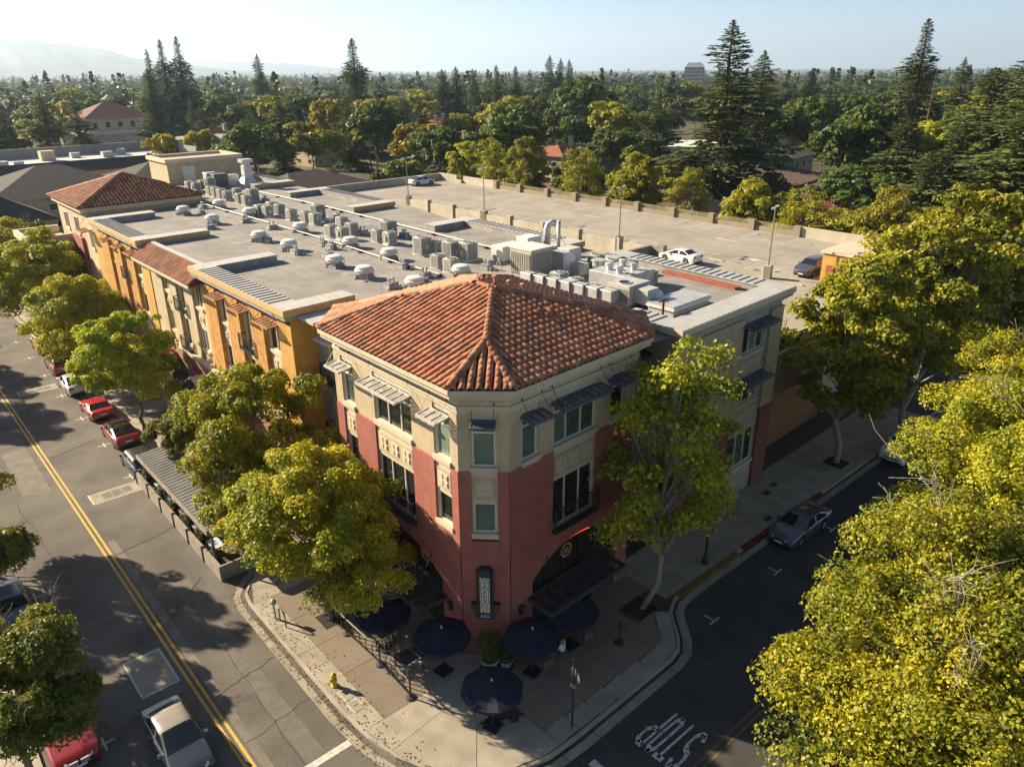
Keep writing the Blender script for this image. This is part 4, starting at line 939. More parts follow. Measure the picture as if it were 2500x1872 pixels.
MU = [(31.52, 91.17), (26.66, 80.63), (30.92, 81.95), (26.9, 73.62), (31.12, 74.84), (26.7, 62.82), (26.94, 57.76), (31.15, 64.0), (31.12, 55.23), (31.08, 49.38), (26.84, 50.15), (26.7, 45.78), (31.79, 41.34), (27.57, 40.93), (36.3, 27.95), (27.6, 88.2)]
mu = make_mushroom()
for i, (x, y) in enumerate(sorted(MU, key=lambda p: -p[1])): place(mu, i == 0, x, y, RZ, random.random(), f'white mushroom roof ventilator, {ORDN[i]} counting from the far tile roof towards the corner')
def make_curb():
    t = thing('vent_curb', '', 'roof vent', (0, 0, 0), 0, 'low twin-pipe vent curbs on the flat roof', local=True)
    m = MB(); m.hull2([(-.45, -.35, 0), (.45, -.35, 0), (.45, .35, 0), (-.45, .35, 0)], [(-.36, -.26, .34), (.36, -.26, .34), (.36, .26, .34), (-.36, .26, .34)]); m.box(-.42, .42, -.32, .32, .341, .38); m.build('curb', membrane_dk, t)
    m = MB()
    for x in (-.17, .17): m.lathe([(.085, .38), (.085, .58), (.13, .58), (.13, .66), (.05, .70)], 10, (x, 0, 0))
    m.build('vent_pipe', galv, t)
    m = MB()
    for sx in (-1, 1): m.cbox(sx*.56, -.3, 0, .1, .1, .16); m.tube([(sx*.7, .3, 0), (sx*.7, .3, .34)], .025, 6)
    m.build('stub', white_m, t)
    return t
CU = [(29.81, 90.22), (31.05, 87.76), (29.6, 83.21), (28.09, 79.78), (25.72, 71.23), (29.48, 72.09), (29.91, 67.25), (26.67, 56.09), (36.4, 82.62), (34.91, 65.56), (29.75, 57.46), (29.65, 55.78), (28.02, 53.36), (26.67, 42.32), (29.92, 43.08), (28.78, 41.77), (34.61, 41.89), (34.85, 59.47), (36.78, 55.71), (36.89, 67.33), (27.0, 62.0), (30.3, 46.4)]
cu = make_curb()
for i, (x, y) in enumerate(sorted(CU, key=lambda p: -p[1])): place(cu, i == 0, x, y, RZ, R(2.8)+random.choice((0, 1.57)), f'low grey vent curb with twin pipes, {ORDN[i]} counting from the penthouse')
# conduit runs on blocks
for pts, lab in (([(30.2, 89.8), (30.56, 74.9), (30.8, 59.7), (30.6, 47.4), (30.8, 42.5)], 'long pale conduit running down the roof beside the mushroom vents'), ([(38.6, 90.5), (39.2, 74.5), (39.2, 70), (39.1, 53), (39.05, 44)], 'long pale conduit running down the roof beside the back parapets')):
    t = thing('conduit_run', lab, 'conduit', (*pts[0], RZ), 0, 'conduits on the flat roof')
    m = MB(); m.tube([(x, y, RZ+.2) for x, y in pts], .05, 6); m.build('pipe', white_m, t)
    b = MB(); n = 12
    for k in range(n):
        f = k/(n-1)*(len(pts)-1); i = min(int(f), len(pts)-2); g = f-i; x = pts[i][0]*(1-g)+pts[i+1][0]*g; y = pts[i][1]*(1-g)+pts[i+1][1]*g; b.cbox(x, y, RZ, .34, .3, .16)
    b.build('support_block', black_m, t)
# large equipment by the corner tower
def boxthing(name, label, cat, x, y, z, dx, dy, dz, mat, rz=R(2.8), extra=None):
    t = thing(name, label, cat, (x, y, z), rz, None, local=True); m = MB(); m.box(-dx/2, dx/2, -dy/2, dy/2, 0.1, dz); bevel(m.build('casing', mat, t), .03)
    m = MB(); m.box(-dx/2+.1, dx/2-.1, -dy/2+.1, dy/2-.1, 0, .1); m.build('base', galv, t)
    if extra: extra(t, dx, dy, dz)
    return t
tan_m = M('cooler_casing', (.40, .37, .30), .6, .1, 2)
def cooler_x(t, dx, dy, dz):
    m = MB(); n = 11
    for k in range(n):
        a = -dx/2+.18+(dx-.36)*k/(n-1); m.cbox(a, -dy/2-.03, .35, .07, .06, dz-.6)
        a = -dy/2+.18+(dy-.36)*k/(n-1); m.cbox(-dx/2-.03, a, .35, .06, .07, dz-.6)
    m.build('louvre_bar', tan_m, t); m = MB(); m.box(-dx/2+.1, dx/2-.1, -dy/2-.012, -dy/2-.002, .3, dz-.22); m.box(-dx/2-.012, -dx/2-.002, -dy/2+.1, dy/2-.1, .3, dz-.22); m.build('pad', fin_m, t)
    m = MB(); m.box(-dx/2-.04, dx/2+.04, -dy/2-.04, dy/2+.04, dz, dz+.1); m.build('lid', white_m, t)
boxthing('evaporative_cooler', 'big square louvred cooler with pale lid behind the corner tile roof', 'cooler', 35.6, 38.2, RZ, 2.1, 2.1, 2.05, tan_m, extra=cooler_x)
# scroll duct beside it
t = thing('scroll_duct', 'rounded sheet metal scroll duct beside the big louvred cooler', 'duct', (37.3, 37.3, RZ)); m = MB()
prof = [(0, 0), (1.2, 0), (1.2, .9)]+[(0.55+.65*math.cos(a), .95+.75*math.sin(a)) for a in np.linspace(0, math.pi/2, 8)]+[(0, 1.7)]
m.hull2([(37.0+x, 36.4, RZ+z) for x, z in prof], [(37.0+x, 37.6, RZ+z) for x, z in prof]); m.build('casing', galv, t)
def pkg_x(t, dx, dy, dz):
    for i, (x, y) in enumerate(((-.9, -.5), (-.6, .55), (.5, -.6), (.8, .5))):
        m = MB(); m.lathe([(.2, dz), (.2, dz+.3), (.28, dz+.3), (.28, dz+.42), (.1, dz+.48)], 12, (x, y, 0)); m.build('vent_cap', galv, t)
    m = MB()
    for x in (-dx/6, dx/6): m.box(x-.02, x+.02, -dy/2-.01, dy/2+.01, .1, dz+.03)
    m.build('seam', galv, t)
boxthing('plenum_box', 'wide low sheet metal plenum with four round vent caps', 'rooftop unit', 37.9, 31.9, RZ, 3.1, 3.0, 1.25, galv, extra=pkg_x)
def rtu_x(t, dx, dy, dz):
    m = MB(); m.lathe([(.42, dz), (.42, dz+.06), (.36, dz+.06)], 18, (-dx*.22, 0, 0), False); m.build('fan_ring', galv, t)
    m = MB(); m.lathe([(.36, dz+.005), (.001, dz+.005)], 16, (-dx*.22, 0, 0), False); m.build('fan', dark_in, t)
    m = MB(); m.box(-dx/2-.012, -dx/2-.002, -dy/2+.12, dy/2-.12, .25, dz-.25); m.build('coil', fin_m, t)
    m = MB(); m.box(-.55, .6, -dy/2-1.0, -dy/2-.002, .25, dz-.15); bevel(m.build('intake_hood', unit_m, t), .03)
boxthing('rooftop_unit', 'boxy grey rooftop unit with a round fan and side hood behind the tile roof', 'rooftop unit', 35.6, 29.3, RZ, 2.1, 1.7, 1.35, unit_m, extra=rtu_x)
boxthing('rooftop_unit', 'upright grey unit beside the stack pipe, behind the scroll duct', 'rooftop unit', 39.2, 38.0, RZ, 1.3, 1.2, 1.55, unit_m)
boxthing('rooftop_unit', 'small squat control cabinet near the plenum box', 'rooftop unit', 38.3, 36.1, RZ, 1.1, .9, .85, unit_m)
c2 = make_condenser('condenser_unit', .95, .95, '', 'condenser units around the corner plenum', )
for i, (x, y) in enumerate(((40.6, 35.1), (41.3, 34.1), (40.0, 31.3), (40.9, 36.9), (35.25, 35.05))): place(c2, i == 0, x, y, RZ, R(2.8), f'condenser unit around the low plenum box, {ORDN[i]} from the grey parapet')
c3 = make_condenser('condenser_unit', .85, .8, '', 'condenser units around the corner plenum', True)
for i, (x, y) in enumerate(((35.3, 33.6), (34.95, 31.85))): place(c3, i == 0, x, y, RZ, R(2.8), 'dark squat condenser with open fan, ' + ('nearer the cooler' if i == 0 else 'nearer the boxy rooftop unit'))
t = thing('exhaust_cylinder', 'short galvanised cylinder with flat cap between the condensers', 'vent', (39.4, 35.3, RZ)); m = MB(); m.lathe([(.42, 0), (.42, 1.0), (.52, 1.0), (.52, 1.08)], 16, (39.4, 35.3, RZ)); m.build('pipe', galv, t)
t = thing('duct_run', 'row of jointed duct sections behind the corner tile roof', 'duct', (33.6, 33.4, RZ))
for k in range(7):
    y = 36.7-k*1.08; x = 33.55+k*.11; m = MB(); m.box(x-.35, x+.35, y-.98, y, RZ+.35, RZ+1.0); bevel(m.build('duct_section', galv, t), .03)
    m = MB(); m.box(x-.39, x+.39, y-1.03, y-.985, RZ+.3, RZ+1.05); m.build('flange', galv, t)
t = thing('gooseneck_duct', 'tall galvanised gooseneck duct by the back parapet', 'duct', (41.4, 42.6, RZ)); m = MB(); m.tube([(41.4, 42.6, RZ), (41.4, 42.6, RZ+1.9), (41.5, 42.55, RZ+2.25), (41.75, 42.4, RZ+2.4), (42.0, 42.25, RZ+2.3)], .28, 12); m.build('pipe', galv, t, True)
t = thing('stack_pipe', 'slim tall stack pipe with guy wires by the back parapet', 'pipe', (41.5, 41.4, RZ)); m = MB(); m.tube([(41.5, 41.4, RZ), (41.5, 41.4, RZ+2.7)], .15, 10); m.build('pipe', galv, t, True)
m = MB()
for dx, dy in ((-1.2, -.4), (.3, -1.4), (1, .9)): m.tube([(41.5, 41.4, RZ+1.7), (41.5+dx, 41.4+dy, RZ)], .018, 4)
m.build('guy_wire', iron, t)
boxthing('air_handler', 'white sheet metal fan housing near the back parapet', 'rooftop unit', 37.9, 43.3, RZ, 2.3, 1.3, 1.15, white_m)
boxthing('air_handler', 'taller white cube-like fan housing beside the gooseneck duct', 'rooftop unit', 40.0, 43.2, RZ, 1.5, 1.3, 1.5, white_m)
t = thing('satellite_dish', 'grey satellite dish on a tripod behind the tile roof', 'dish', (34.2, 40.0, RZ)); m = MB()
D0 = Vector((34.2, 40.0, RZ+1.3)); ax = Vector((.35, -.75, .55)).normalized(); a_ = ax.orthogonal().normalized(); b_ = ax.cross(a_)
V = []; Fc = []
for i, (r_, h_) in enumerate(((.0, 0), (.2, .02), (.36, .08), (.48, .15))):
    for k in range(16):
        q = D0+(a_*math.cos(k*math.pi/8)+b_*math.sin(k*math.pi/8))*r_+ax*h_; V.append(tuple(q))
for i in range(3):
    for k in range(16): Fc.append((i*16+k, i*16+(k+1) % 16, (i+1)*16+(k+1) % 16, (i+1)*16+k))
m.add(V, Fc); m.build('dish', unit_m, t, True)
m = MB()
for a in (0, 2.1, 4.2): m.tube([tuple(D0-ax*.05), (34.2+.45*math.cos(a), 40+.45*math.sin(a), RZ)], .022, 5)
m.tube([tuple(D0+ax*.5), tuple(D0-a_*.4+ax*.1)], .015, 4); m.build('tripod', galv, t)
t = thing('roof_hatch', 'broad flat white hatch platform on the grey wing roof', 'hatch', (37.0, 26.5, RZ), R(2.8), None, True); m = MB(); m.box(-1.9, 1.9, -.9, .9, 0, .35); m.build('curb', galv, t); m = MB(); m.box(-2.0, 2.0, -1.0, 1.0, .351, .5); m.build('lid', white_m, t); m = MB(); m.box(-1.95, 1.95, -.95, .95, .501, .62); m.build('lid_panel', galv, t)
t = thing('standpipe', 'rusty red standpipe with two valves on the grey wing roof', 'standpipe', (34.4, 25.7, RZ)); m = MB(); rust = M('rust_red', (.12, .035, .025), .7, .2, 5); m.tube([(34.4, 25.7, RZ), (34.4, 25.7, RZ+1.25)], .07, 8); m.tube([(34.15, 25.7, RZ+1.15), (34.65, 25.7, RZ+1.15)], .06, 8); m.build('pipe', rust, t)
m = MB(); m.lathe([(.1, 0), (.1, .08)], 8, (34.1, 25.7, RZ+1.1)); m.lathe([(.1, 0), (.1, .08)], 8, (34.7, 25.7, RZ+1.1)); m.build('valve_wheel', rust, t)
t = thing('steel_beam', 'rust coloured steel channel lying along the grey parapet', 'beam', (42.9, 29.5, RZ)); m = MB(); m.tf = Wf; m.box(42.9, 43.2, 25.2, 31.2, RZ, RZ+.2); m.box(42.95, 43.4, 25.0, 31.0, RZ+.2, RZ+.24); m.build('channel', M('rust_beam', (.27, .09, .05), .8, .2, 4), t)
# exhaust stack group near the penthouse
t = thing('exhaust_stack', 'tall square galvanised exhaust stack near the penthouse', 'duct', (40.0, 95.3, RZ)); m = MB(); m.box(39.5, 40.5, 94.8, 95.8, RZ, RZ+2.6); m.box(39.3, 40.7, 94.6, 96, RZ+3.0, RZ+3.4); m.box(39.6, 40.4, 94.9, 95.7, RZ+2.6, RZ+3.0); m.hull2([(38.9, 94.2, RZ), (41.1, 94.2, RZ), (41.1, 96.4, RZ), (38.9, 96.4, RZ)], [(39.4, 94.7, RZ+1.2), (40.6, 94.7, RZ+1.2), (40.6, 95.9, RZ+1.2), (39.4, 95.9, RZ+1.2)]); m.build('casing', galv, t)
for i, (x, y, w, h) in enumerate(((37.2, 97.4, 1.8, 1.7), (38.9, 97.8, 1.6, 1.4), (36.6, 98.6, 1.4, 1.8))): boxthing('rooftop_unit', ['dark rooftop cabinet', 'low rooftop cabinet', 'tall rooftop cabinet'][i]+' beside the square exhaust stack near the penthouse', 'rooftop unit', x, y, RZ, w, w*.8, h, M('dark_unit', (.12, .12, .115), .6, .2, 2) if i == 0 else galv)
# ================================================================== PARKING GARAGE
DZ = 8.2
gar = thing('parking_garage', 'open-air concrete parking deck behind the building', 'garage', (66, 30, 0))
GX1 = 87.6
m = MB(Wf)
# deck with a ramp well between u 50..66.6 and v 50..97
def deckbox(u0, u1, v0, v1): m.box(u0, u1, v0, v1, DZ-.4, DZ)
deckbox(45.2, GX1, 25.5, 50); deckbox(66.9, GX1, 50, 116); deckbox(45.2, 66.9, 97.5, 116)
m.build('deck', deck_m, gar)
m = MB(Wf); m.add([(45.2, 97.5, DZ), (66.6, 97.5, DZ), (66.6, 50, 4.6), (45.2, 50, 4.6)], [(0, 1, 2, 3)]); m.build('ramp', deck_m, gar)
m = MB(Wf); m.quad((45.2, 50, 4.6), (66.6, 50, 4.6), (66.6, 50, DZ-.4), (45.2, 50, DZ-.4)); m.build('ramp_mouth', dark_in, gar)
m = MB(Wf); m.box(45.2, GX1, 25.5, 26, 0, DZ-.41); m.box(GX1-.4, GX1, 26, 116, 0, DZ-.41); m.box(45.2, 45.6, 97.5, 116, 0, DZ-.41); m.build('wall', deckwall_m, gar)
# ramp-side barrier with posts
m = MB(Wf); m.box(66.55, 66.9, 50, 97.4, DZ-1.5, DZ+.85); m.build('barrier', deckwall_m, gar)
for v in (54.4, 60.8, 67.0, 73.3, 79.5, 85.7, 91.8, 97.2):
    m = MB(Wf); m.box(66.35, 67.1, v-.35, v+.35, DZ-1.6, DZ+1.3); m.build('barrier_post', deckwall_m, gar)
each([(58, 66.9, 49.6, 50, DZ, DZ+1.05), (66.5, 66.9, 48.62, 49.59, DZ, DZ+1.05), (66.5, 67.2, 47.9, 48.6, DZ, DZ+1.25)], 'barrier', M('grey_dark_concrete', (.22, .2, .17), .9, .15, 1), gar, Wf)
# far barrier: posts with low wall and rail between
post_m = M('brown_concrete', (.25, .205, .145), .9, .12, 1, stain=.2, stscale=1)
PV = [42.6, 48.9, 55.05, 61.4, 67.8, 74.0, 80.3, 86.6, 93.2, 99.3]
for v in PV:
    m = MB(Wf); m.box(87.0, 87.75, v-.42, v+.42, DZ, DZ+1.3); m.build('barrier_post', post_m, gar)
for a, b in zip(PV[:-1], PV[1:]):
    m = MB(Wf); m.box(87.3, 87.6, a+.42, b-.42, DZ, DZ+.62); m.build('barrier', post_m, gar)
    m = MB(Wf)
    for z in np.arange(DZ+.7, DZ+1.2, .11): m.box(87.45, 87.49, a+.42, b-.42, z, z+.035)
    for k in range(4): x = a+.5+(b-a-1)*k/3; m.box(87.43, 87.51, x-.03, x+.03, DZ+.62, DZ+1.2)
    m.build('rail', M('pale_olive_rail', (.34, .31, .17), .6, .1), gar)
each([(87.3, 87.65, 25.5, 42.2, DZ, DZ+1.25), (87.3, 87.65, 99.7, 108.5, DZ, DZ+1.25), (87.3, 87.65, 110.5, 116, DZ, DZ+1.25), (45.3, 87.3, 115.6, 116, DZ, DZ+1.15), (86.8, 87.29, 108.6, 110.4, DZ, DZ+.55), (75.3, 87.3, 25.45, 25.85, DZ, DZ+1.1)], 'barrier', deckwall_m, gar, Wf)
bl = MB(Wf)
for k in range(14): bl.box(67+k*1.45+.02, 67+(k+1)*1.45-.02, 115.52, 115.6, DZ+.6, DZ+1.1); bl.box(67+k*1.45+.4, 67+(k+1)*1.45+.36, 115.52, 115.6, DZ+.1, DZ+.57)
bl.build('block_course', deckwall_m, gar)
# stall lines and arrows
m = MB(Wf)
for v in np.arange(28, 112, 2.75):
    m.box(81.9, 86.9, v, v+.1, DZ, DZ+.006)
    if v > 51: m.box(67.2, 72.2, v, v+.1, DZ, DZ+.006)
    elif v < 48: m.box(67.5, 72.5, v, v+.1, DZ, DZ+.006)
m.build('stall_line', M('worn_white_paint', (.50, .46, .38), .9, .3, 2), gar)
m = MB(Wf)
for v in np.arange(30, 115, 9.2): m.box(67.0, 87.2, v, v+.05, DZ, DZ+.004)
for u in (72.9, 80.2): m.box(u, u+.04, 26, 115, DZ, DZ+.0035)
for u in np.arange(47, 66, 6): m.box(u, u+.04, 26, 49.5, DZ, DZ+.0035)
m.build('deck_joint', M('deck_joint', (.13, .115, .095), .95, .1), gar)
tm = MB(Wf)
for k in range(46):
    v = 28+k*1.85+random.uniform(-.5, .5); u = random.choice((84.2, 69.8))+random.uniform(-1, 1); r_ = random.uniform(.15, .4); tm.add([(u+r_*random.uniform(.7, 1.2)*math.cos(j*.7), v+r_*random.uniform(.7, 1.2)*math.sin(j*.7), DZ+.008) for j in range(9)], [tuple(range(9))])
tag(tm.build('oil_spot', M('oil_stain', (.12, .105, .085), .8, .3, 3), gar), kind='stuff')
for (u, v) in ((72.8, 39.5), (79.5, 48), (79.5, 70)):
    m = MB(Wf); z = DZ+.007; m.add([(u-.12, v-1.6, z), (u+.12, v-1.6, z), (u+.12, v+.4, z), (u-.12, v+.4, z), (u-.5, v+.4, z), (u, v+1.5, z), (u+.5, v+.4, z)], [(0, 1, 2, 3), (4, 6, 5)]); m.build('arrow', M('worn_white_paint', (0, 0, 0)), gar)
for (u, v) in ((66.7, 32.4), (69.6, 43.0)):
    m = MB(Wf); m.box(u-.1, u+.1, v-.9, v+.9, DZ, DZ+.14); m.build('wheel_stop', deckwall_m, gar)
# stair block with ochre top and red panel, trellis screens, slatted bridge at the near corner
m = MB(Wf); m.box(69.5, 75.0, 25.4, 31.2, .1, 11.0); sb = m.build('stair_block', yellow_st, gar)
m = MB(Wf); m.box(69.8, 74.8, 25.3, 25.395, 1, 9.9); m.build('panel', M('brick_red_panel', (.26, .08, .05), .9, .15, 2), sb); m = MB(Wf); m.box(69.42, 69.495, 25.6, 30.7, 6, 9.9); m.build('panel', MATS['brick_red_panel'], sb)
m = MB(Wf); m.box(69.3, 75.2, 25.2, 31.4, 11.0, 11.2); m.build('coping', trim_m, sb)
tre = M('olive_trellis', (.40, .37, .22), .7, .12, 2)
m = MB(Wf)
for z in np.arange(DZ-1.8, DZ+1.7, .17): m.box(45.4, 51.2, 25.3, 25.36, z, z+.05)
for u in np.arange(45.5, 51.3, 1.9): m.box(u, u+.09, 25.28, 25.38, DZ-2, DZ+1.8)
m.build('trellis', tre, gar)
sl = M('slat_timber', (.28, .19, .11), .85, .2, 2)
t = thing('slatted_bridge', 'timber slatted screen wall beside the grey wing on the side street', 'screen', Wf(47.6, 23.6, 0))
for k in range(16):
    m = MB(Wf); u = 45.4+k*.34; m.box(u, u+.2, 23.4, 23.52, 5.4, 8.6); m.build('slat', sl, t)
m = MB(Wf); m.box(45.3, 51, 23.53, 23.65, 8.5, 8.7); m.box(45.3, 51, 23.53, 23.65, 6.6, 6.75); m.box(45.3, 51, 23.53, 25, 5.2, 5.39); m.build('frame', tre, t)
m = MB(Wf); m.box(46.2, 47.0, 23.6, 24.4, .1, 5.2); m.build('column', deckwall_m, t)
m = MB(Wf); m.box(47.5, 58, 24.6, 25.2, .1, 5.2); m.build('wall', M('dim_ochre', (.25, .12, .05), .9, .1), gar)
# lamp posts on the deck
def make_deck_lamp():
    t = thing('deck_lamp_post', '', 'lamp post', (0, 0, 0), 0, 'lamp posts along the ramp barrier', local=True)
    m = MB(); m.box(-.4, .4, -.4, .4, -1.3, 1.3); bevel(m.build('pedestal', deckwall_m, t), .05)
    m = MB(); m.tube([(0, 0, 1.3), (0, 0, 6.9)], [.075, .055], 8); m.build('pole', M('olive_pole', (.20, .20, .14), .5, .1), t)
    m = MB(); m.bar((-.55, 0, 6.85), (.55, 0, 6.85), .05, .05)
    m.build('arm', galv, t)
    for s in (-1, 1):
        m = MB(); m.box(s*.75-.28, s*.75+.28, -.17, .17, 6.8, 6.93); bevel(m.build('lamp_head', galv, t), .02)
    return t
dl = make_deck_lamp()
for i, (u, v, lab) in enumerate(((66.75, 97.0, 'lamp post on the garage deck farthest along the ramp, left of the others'), (66.75, 78.7, 'second lamp post along the garage ramp barrier'), (66.75, 54.4, 'third lamp post, on the ramp barrier near the white sedan'), (66.9, 35.4, 'lamp post on a free pedestal beside the dark parked SUV'))):
    o = dl if i == 0 else copy_tree(dl); o.location = Wf(u, v, DZ); o.rotation_euler = (0, 0, .3); o['label'] = lab

# ================================================================== BUILDINGS BEHIND
def yaw_tf(x, y, a): 
    c, s = math.cos(a), math.sin(a); return lambda px, py, pz: (x+px*c-py*s, y+px*s+py*c, pz)
shingle_dk = M('dark_shingle', (.060, .054, .048), .95, .25, 1.5, .3, 8)
shingle_br = M('brown_shingle', (.115, .078, .058), .95, .25, 1.5, .3, 8)
tile_far = M('far_clay_tile', (.25, .095, .055), .9, .25, 1.2, .3, 6)
tile_dk = M('far_dark_tile', (.16, .075, .05), .9, .25, 1.2, .3, 6)
cream_f = M('far_cream', (.48, .39, .26), .9, .1, .5)
white_f = M('far_white', (.58, .55, .47), .9, .08, .5)
def house(name, label, x, y, a, w, d, h, rise, wallm, roofm, over=.6, wins=3, chim=0, ridge=None, cat='house', floors=None):
    """hip-roofed house with each window built"""
    tf = yaw_tf(x, y, a); t = thing(name, label, cat, (x, y, 0))
    m = MB(tf); m.box(-w/2, w/2, -d/2, d/2, 0, h); m.build('wall', wallm, t)
    o = over; rl = max(w-d, 0.01)/2 if ridge is None else ridge; rl2 = max(d-w, 0.01)/2 if w < d else 0.01
    m = MB(tf); E = [(-w/2-o, -d/2-o, h), (w/2+o, -d/2-o, h), (w/2+o, d/2+o, h), (-w/2-o, d/2+o, h)]
    A, B = ((-rl, 0, h+rise), (rl, 0, h+rise)) if w >= d else ((0, -rl2, h+rise), (0, rl2, h+rise))
    if w >= d: m.add(E+[A, B], [(0, 1, 5, 4), (1, 2, 5), (2, 3, 4, 5), (3, 0, 4), (3, 2, 1, 0)])
    else: m.add(E+[A, B], [(0, 1, 4), (1, 2, 5, 4), (2, 3, 5), (3, 0, 4, 5), (3, 2, 1, 0)])
    r = m.build('roof', roofm, t)
    for k in range(chim):
        cx = -w/3+k*(2*w/3)/max(1, chim-1) if chim > 1 else w/5
        c = MB(tf); c.box(cx-.6, cx+.6, -d/5-.5, -d/5+.5, h+.3, h+rise+1.2); c.box(cx-.7, cx+.7, -d/5-.6, -d/5+.6, h+rise+1.2, h+rise+1.45); c.build('chimney', wallm, r)
    nf = floors or max(1, int(h/3))
    for f in range(nf):
        z0 = .9+f*(h-.3)/nf
        for k in range(wins):
            xx = -w/2+w*(k+.5)/wins
            for (sx, fx) in (('f', -1),):
                q = MB(tf); q.box(xx-.75, xx+.75, -d/2-.06, -d/2-.005, z0, z0+1.3); ww = q.build('window', frame_m, t)
                q = MB(tf); q.box(xx-.62, xx+.62, -d/2-.075, -d/2-.062, z0+.12, z0+1.18); q.build('pane', glass_d, ww)
        nd = max(1, int(d/4.5))
        for k in range(nd):
            yy = -d/2+d*(k+.5)/nd; q = MB(tf); q.box(-w/2-.06, -w/2-.005, yy-.75, yy+.75, z0, z0+1.3); ww = q.build('window', frame_m, t)
            q = MB(tf); q.box(-w/2-.075, -w/2-.062, yy-.62, yy+.62, z0+.12, z0+1.18); q.build('pane', glass_d, ww)
    return t
HA = R(2.8)
house('shingle_house', 'pale house with big dark shingle hip roof, left behind the far tile tower', 33, 172, HA, 26, 22, 6.4, 4.6, cream_f, shingle_dk, .9, 4, cat='building')
house('shingle_house', 'dark shingle roofed wing beside the penthouse, behind the main building', 54, 176, HA, 18, 16, 6.6, 3.2, cream_f, shingle_dk, .9, 3, cat='building')
house('shingle_house', 'small dark shingle roof with dormer at the left edge above the street trees', 21, 150, HA, 12, 12, 5.0, 3.6, cream_f, shingle_dk, .6, 2)
# flat roofed block with white roof and parapet
t = thing('flat_roof_block', 'low block with white flat roof behind dark parapets, far left', 'building', (44, 208, 0)); tf = yaw_tf(44, 208, HA)
m = MB(tf); m.box(-32, 26, -14, 14, 0, 8.0); m.build('wall', cream_f, t); m = MB(tf); m.box(-31.4, 25.4, -13.4, 13.4, 8.0, 8.05); m.build('flat_roof', white_m, t)
m = MB(tf)
for (a, b, c, d) in ((-32, 26, 13.4, 14), (25.4, 26, -14, 13.4), (-32, -31.4, -14, 13.4)): m.box(a, b, c, d, 8.0, 10.4)
m.build('parapet', M('grey_parapet', (.22, .215, .2), .9, .1), t)
m = MB(tf); m.add([(-32, -17, 7.2), (26, -17, 7.2), (26, -14, 9.4), (-32, -14, 9.4)], [(0, 1, 2, 3)]); m.build('roof', shingle_dk, t)
for i, (x, y, w, h) in enumerate(((-4, 4, 3, 2.2), (3, 6, 2, 1.2), (9, 2, 2.4, 1.3), (-16, -6, 3, 1.4), (-12, -6, 2, 1.2), (14, 7, 2, 1.3))):
    q = MB(tf); q.box(x, x+w, y, y+w*.8, 8.06, 8.06+h); q.build('roof_unit', cream_f if i == 0 else unit_m, t)
# cream civic block with red hip roof
t = thing('cream_block', 'cream two-stage building with brown-red hip roof, left among trees', 'building', (80, 300, 0)); tf = yaw_tf(80, 300, HA)
m = MB(tf); m.box(-14, 14, -12, 12, 0, 8.6); m.box(-10.5, 10.5, -9, 9, 8.61, 13.2); m.build('wall', cream_f, t); m = MB(tf); m.box(-14.4, 14.4, -12.4, 12.4, 8.2, 9.2); m.build('cornice', white_f, t)
m = MB(tf); m.add([(-11.6, -10, 13.2), (11.6, -10, 13.2), (11.6, 10, 13.2), (-11.6, 10, 13.2), (-1.5, 0, 18), (1.5, 0, 18)], [(0, 1, 5, 4), (1, 2, 5), (2, 3, 4, 5), (3, 0, 4)]); m.build('roof', tile_dk, t)
for k in range(5):
    for (z, w) in ((10.2, 1.3), (4.2, 1.6)):
        y_ = -9.02 if z > 9 else -12.02; q = MB(tf); q.box(-8+k*4-w/2, -8+k*4+w/2, y_-.05, y_, z, z+1.7); q.build('window', glass_d, t)
        x_ = -10.52 if z > 9 else -14.02; q = MB(tf); q.box(x_-.05, x_, -7+k*3.4-w/2, -7+k*3.4+w/2, z, z+1.7); q.build('window', glass_d, t)
t = thing('blue_roof_hall', 'long low hall with blue-grey roof beyond the cream block', 'building', (140, 520, 0)); tf = yaw_tf(140, 520, HA); m = MB(tf); m.box(-24, 24, -14, 14, 0, 8); m.build('wall', M('red_brick_far', (.2, .06, .045), .9, .1), t); m = MB(tf); m.add([(-25, -15, 8), (25, -15, 8), (25, 0, 12.5), (-25, 0, 12.5), (25, 15, 8), (-25, 15, 8)], [(0, 1, 2, 3), (3, 2, 4, 5)]); m.build('roof', M('blue_grey_roof', (.13, .15, .17), .7, .1), t)
m = MB(tf); m.box(2, 24, -14.1, -14.02, 2, 6); m.build('panel', white_f, t)
house('brown_roof_house', 'low house with broad brown shingle roof behind the garage wall', 78, 156, .35, 24, 15, 4.2, 3.2, cream_f, shingle_br, .8, 4)
house('brown_roof_house', 'small brown gabled house beside the exhaust stack, behind the roof', 62, 160, .1, 12, 10, 4.4, 3.0, cream_f, shingle_br, .7, 2)
t = thing('low_shop', 'low flat-roofed building with grey roof right of the cream block', 'building', (96, 268, 0)); tf = yaw_tf(96, 268, HA); m = MB(tf); m.box(-12, 16, -9, 9, 0, 6.4); m.build('wall', white_f, t); m = MB(tf); m.box(-12.3, 16.3, -9.3, 9.3, 6.4, 7.1); m.build('parapet', white_f, t); m = MB(tf); m.box(-11.6, 15.6, -8.6, 8.6, 7.1, 7.13); m.build('flat_roof', membrane, t)
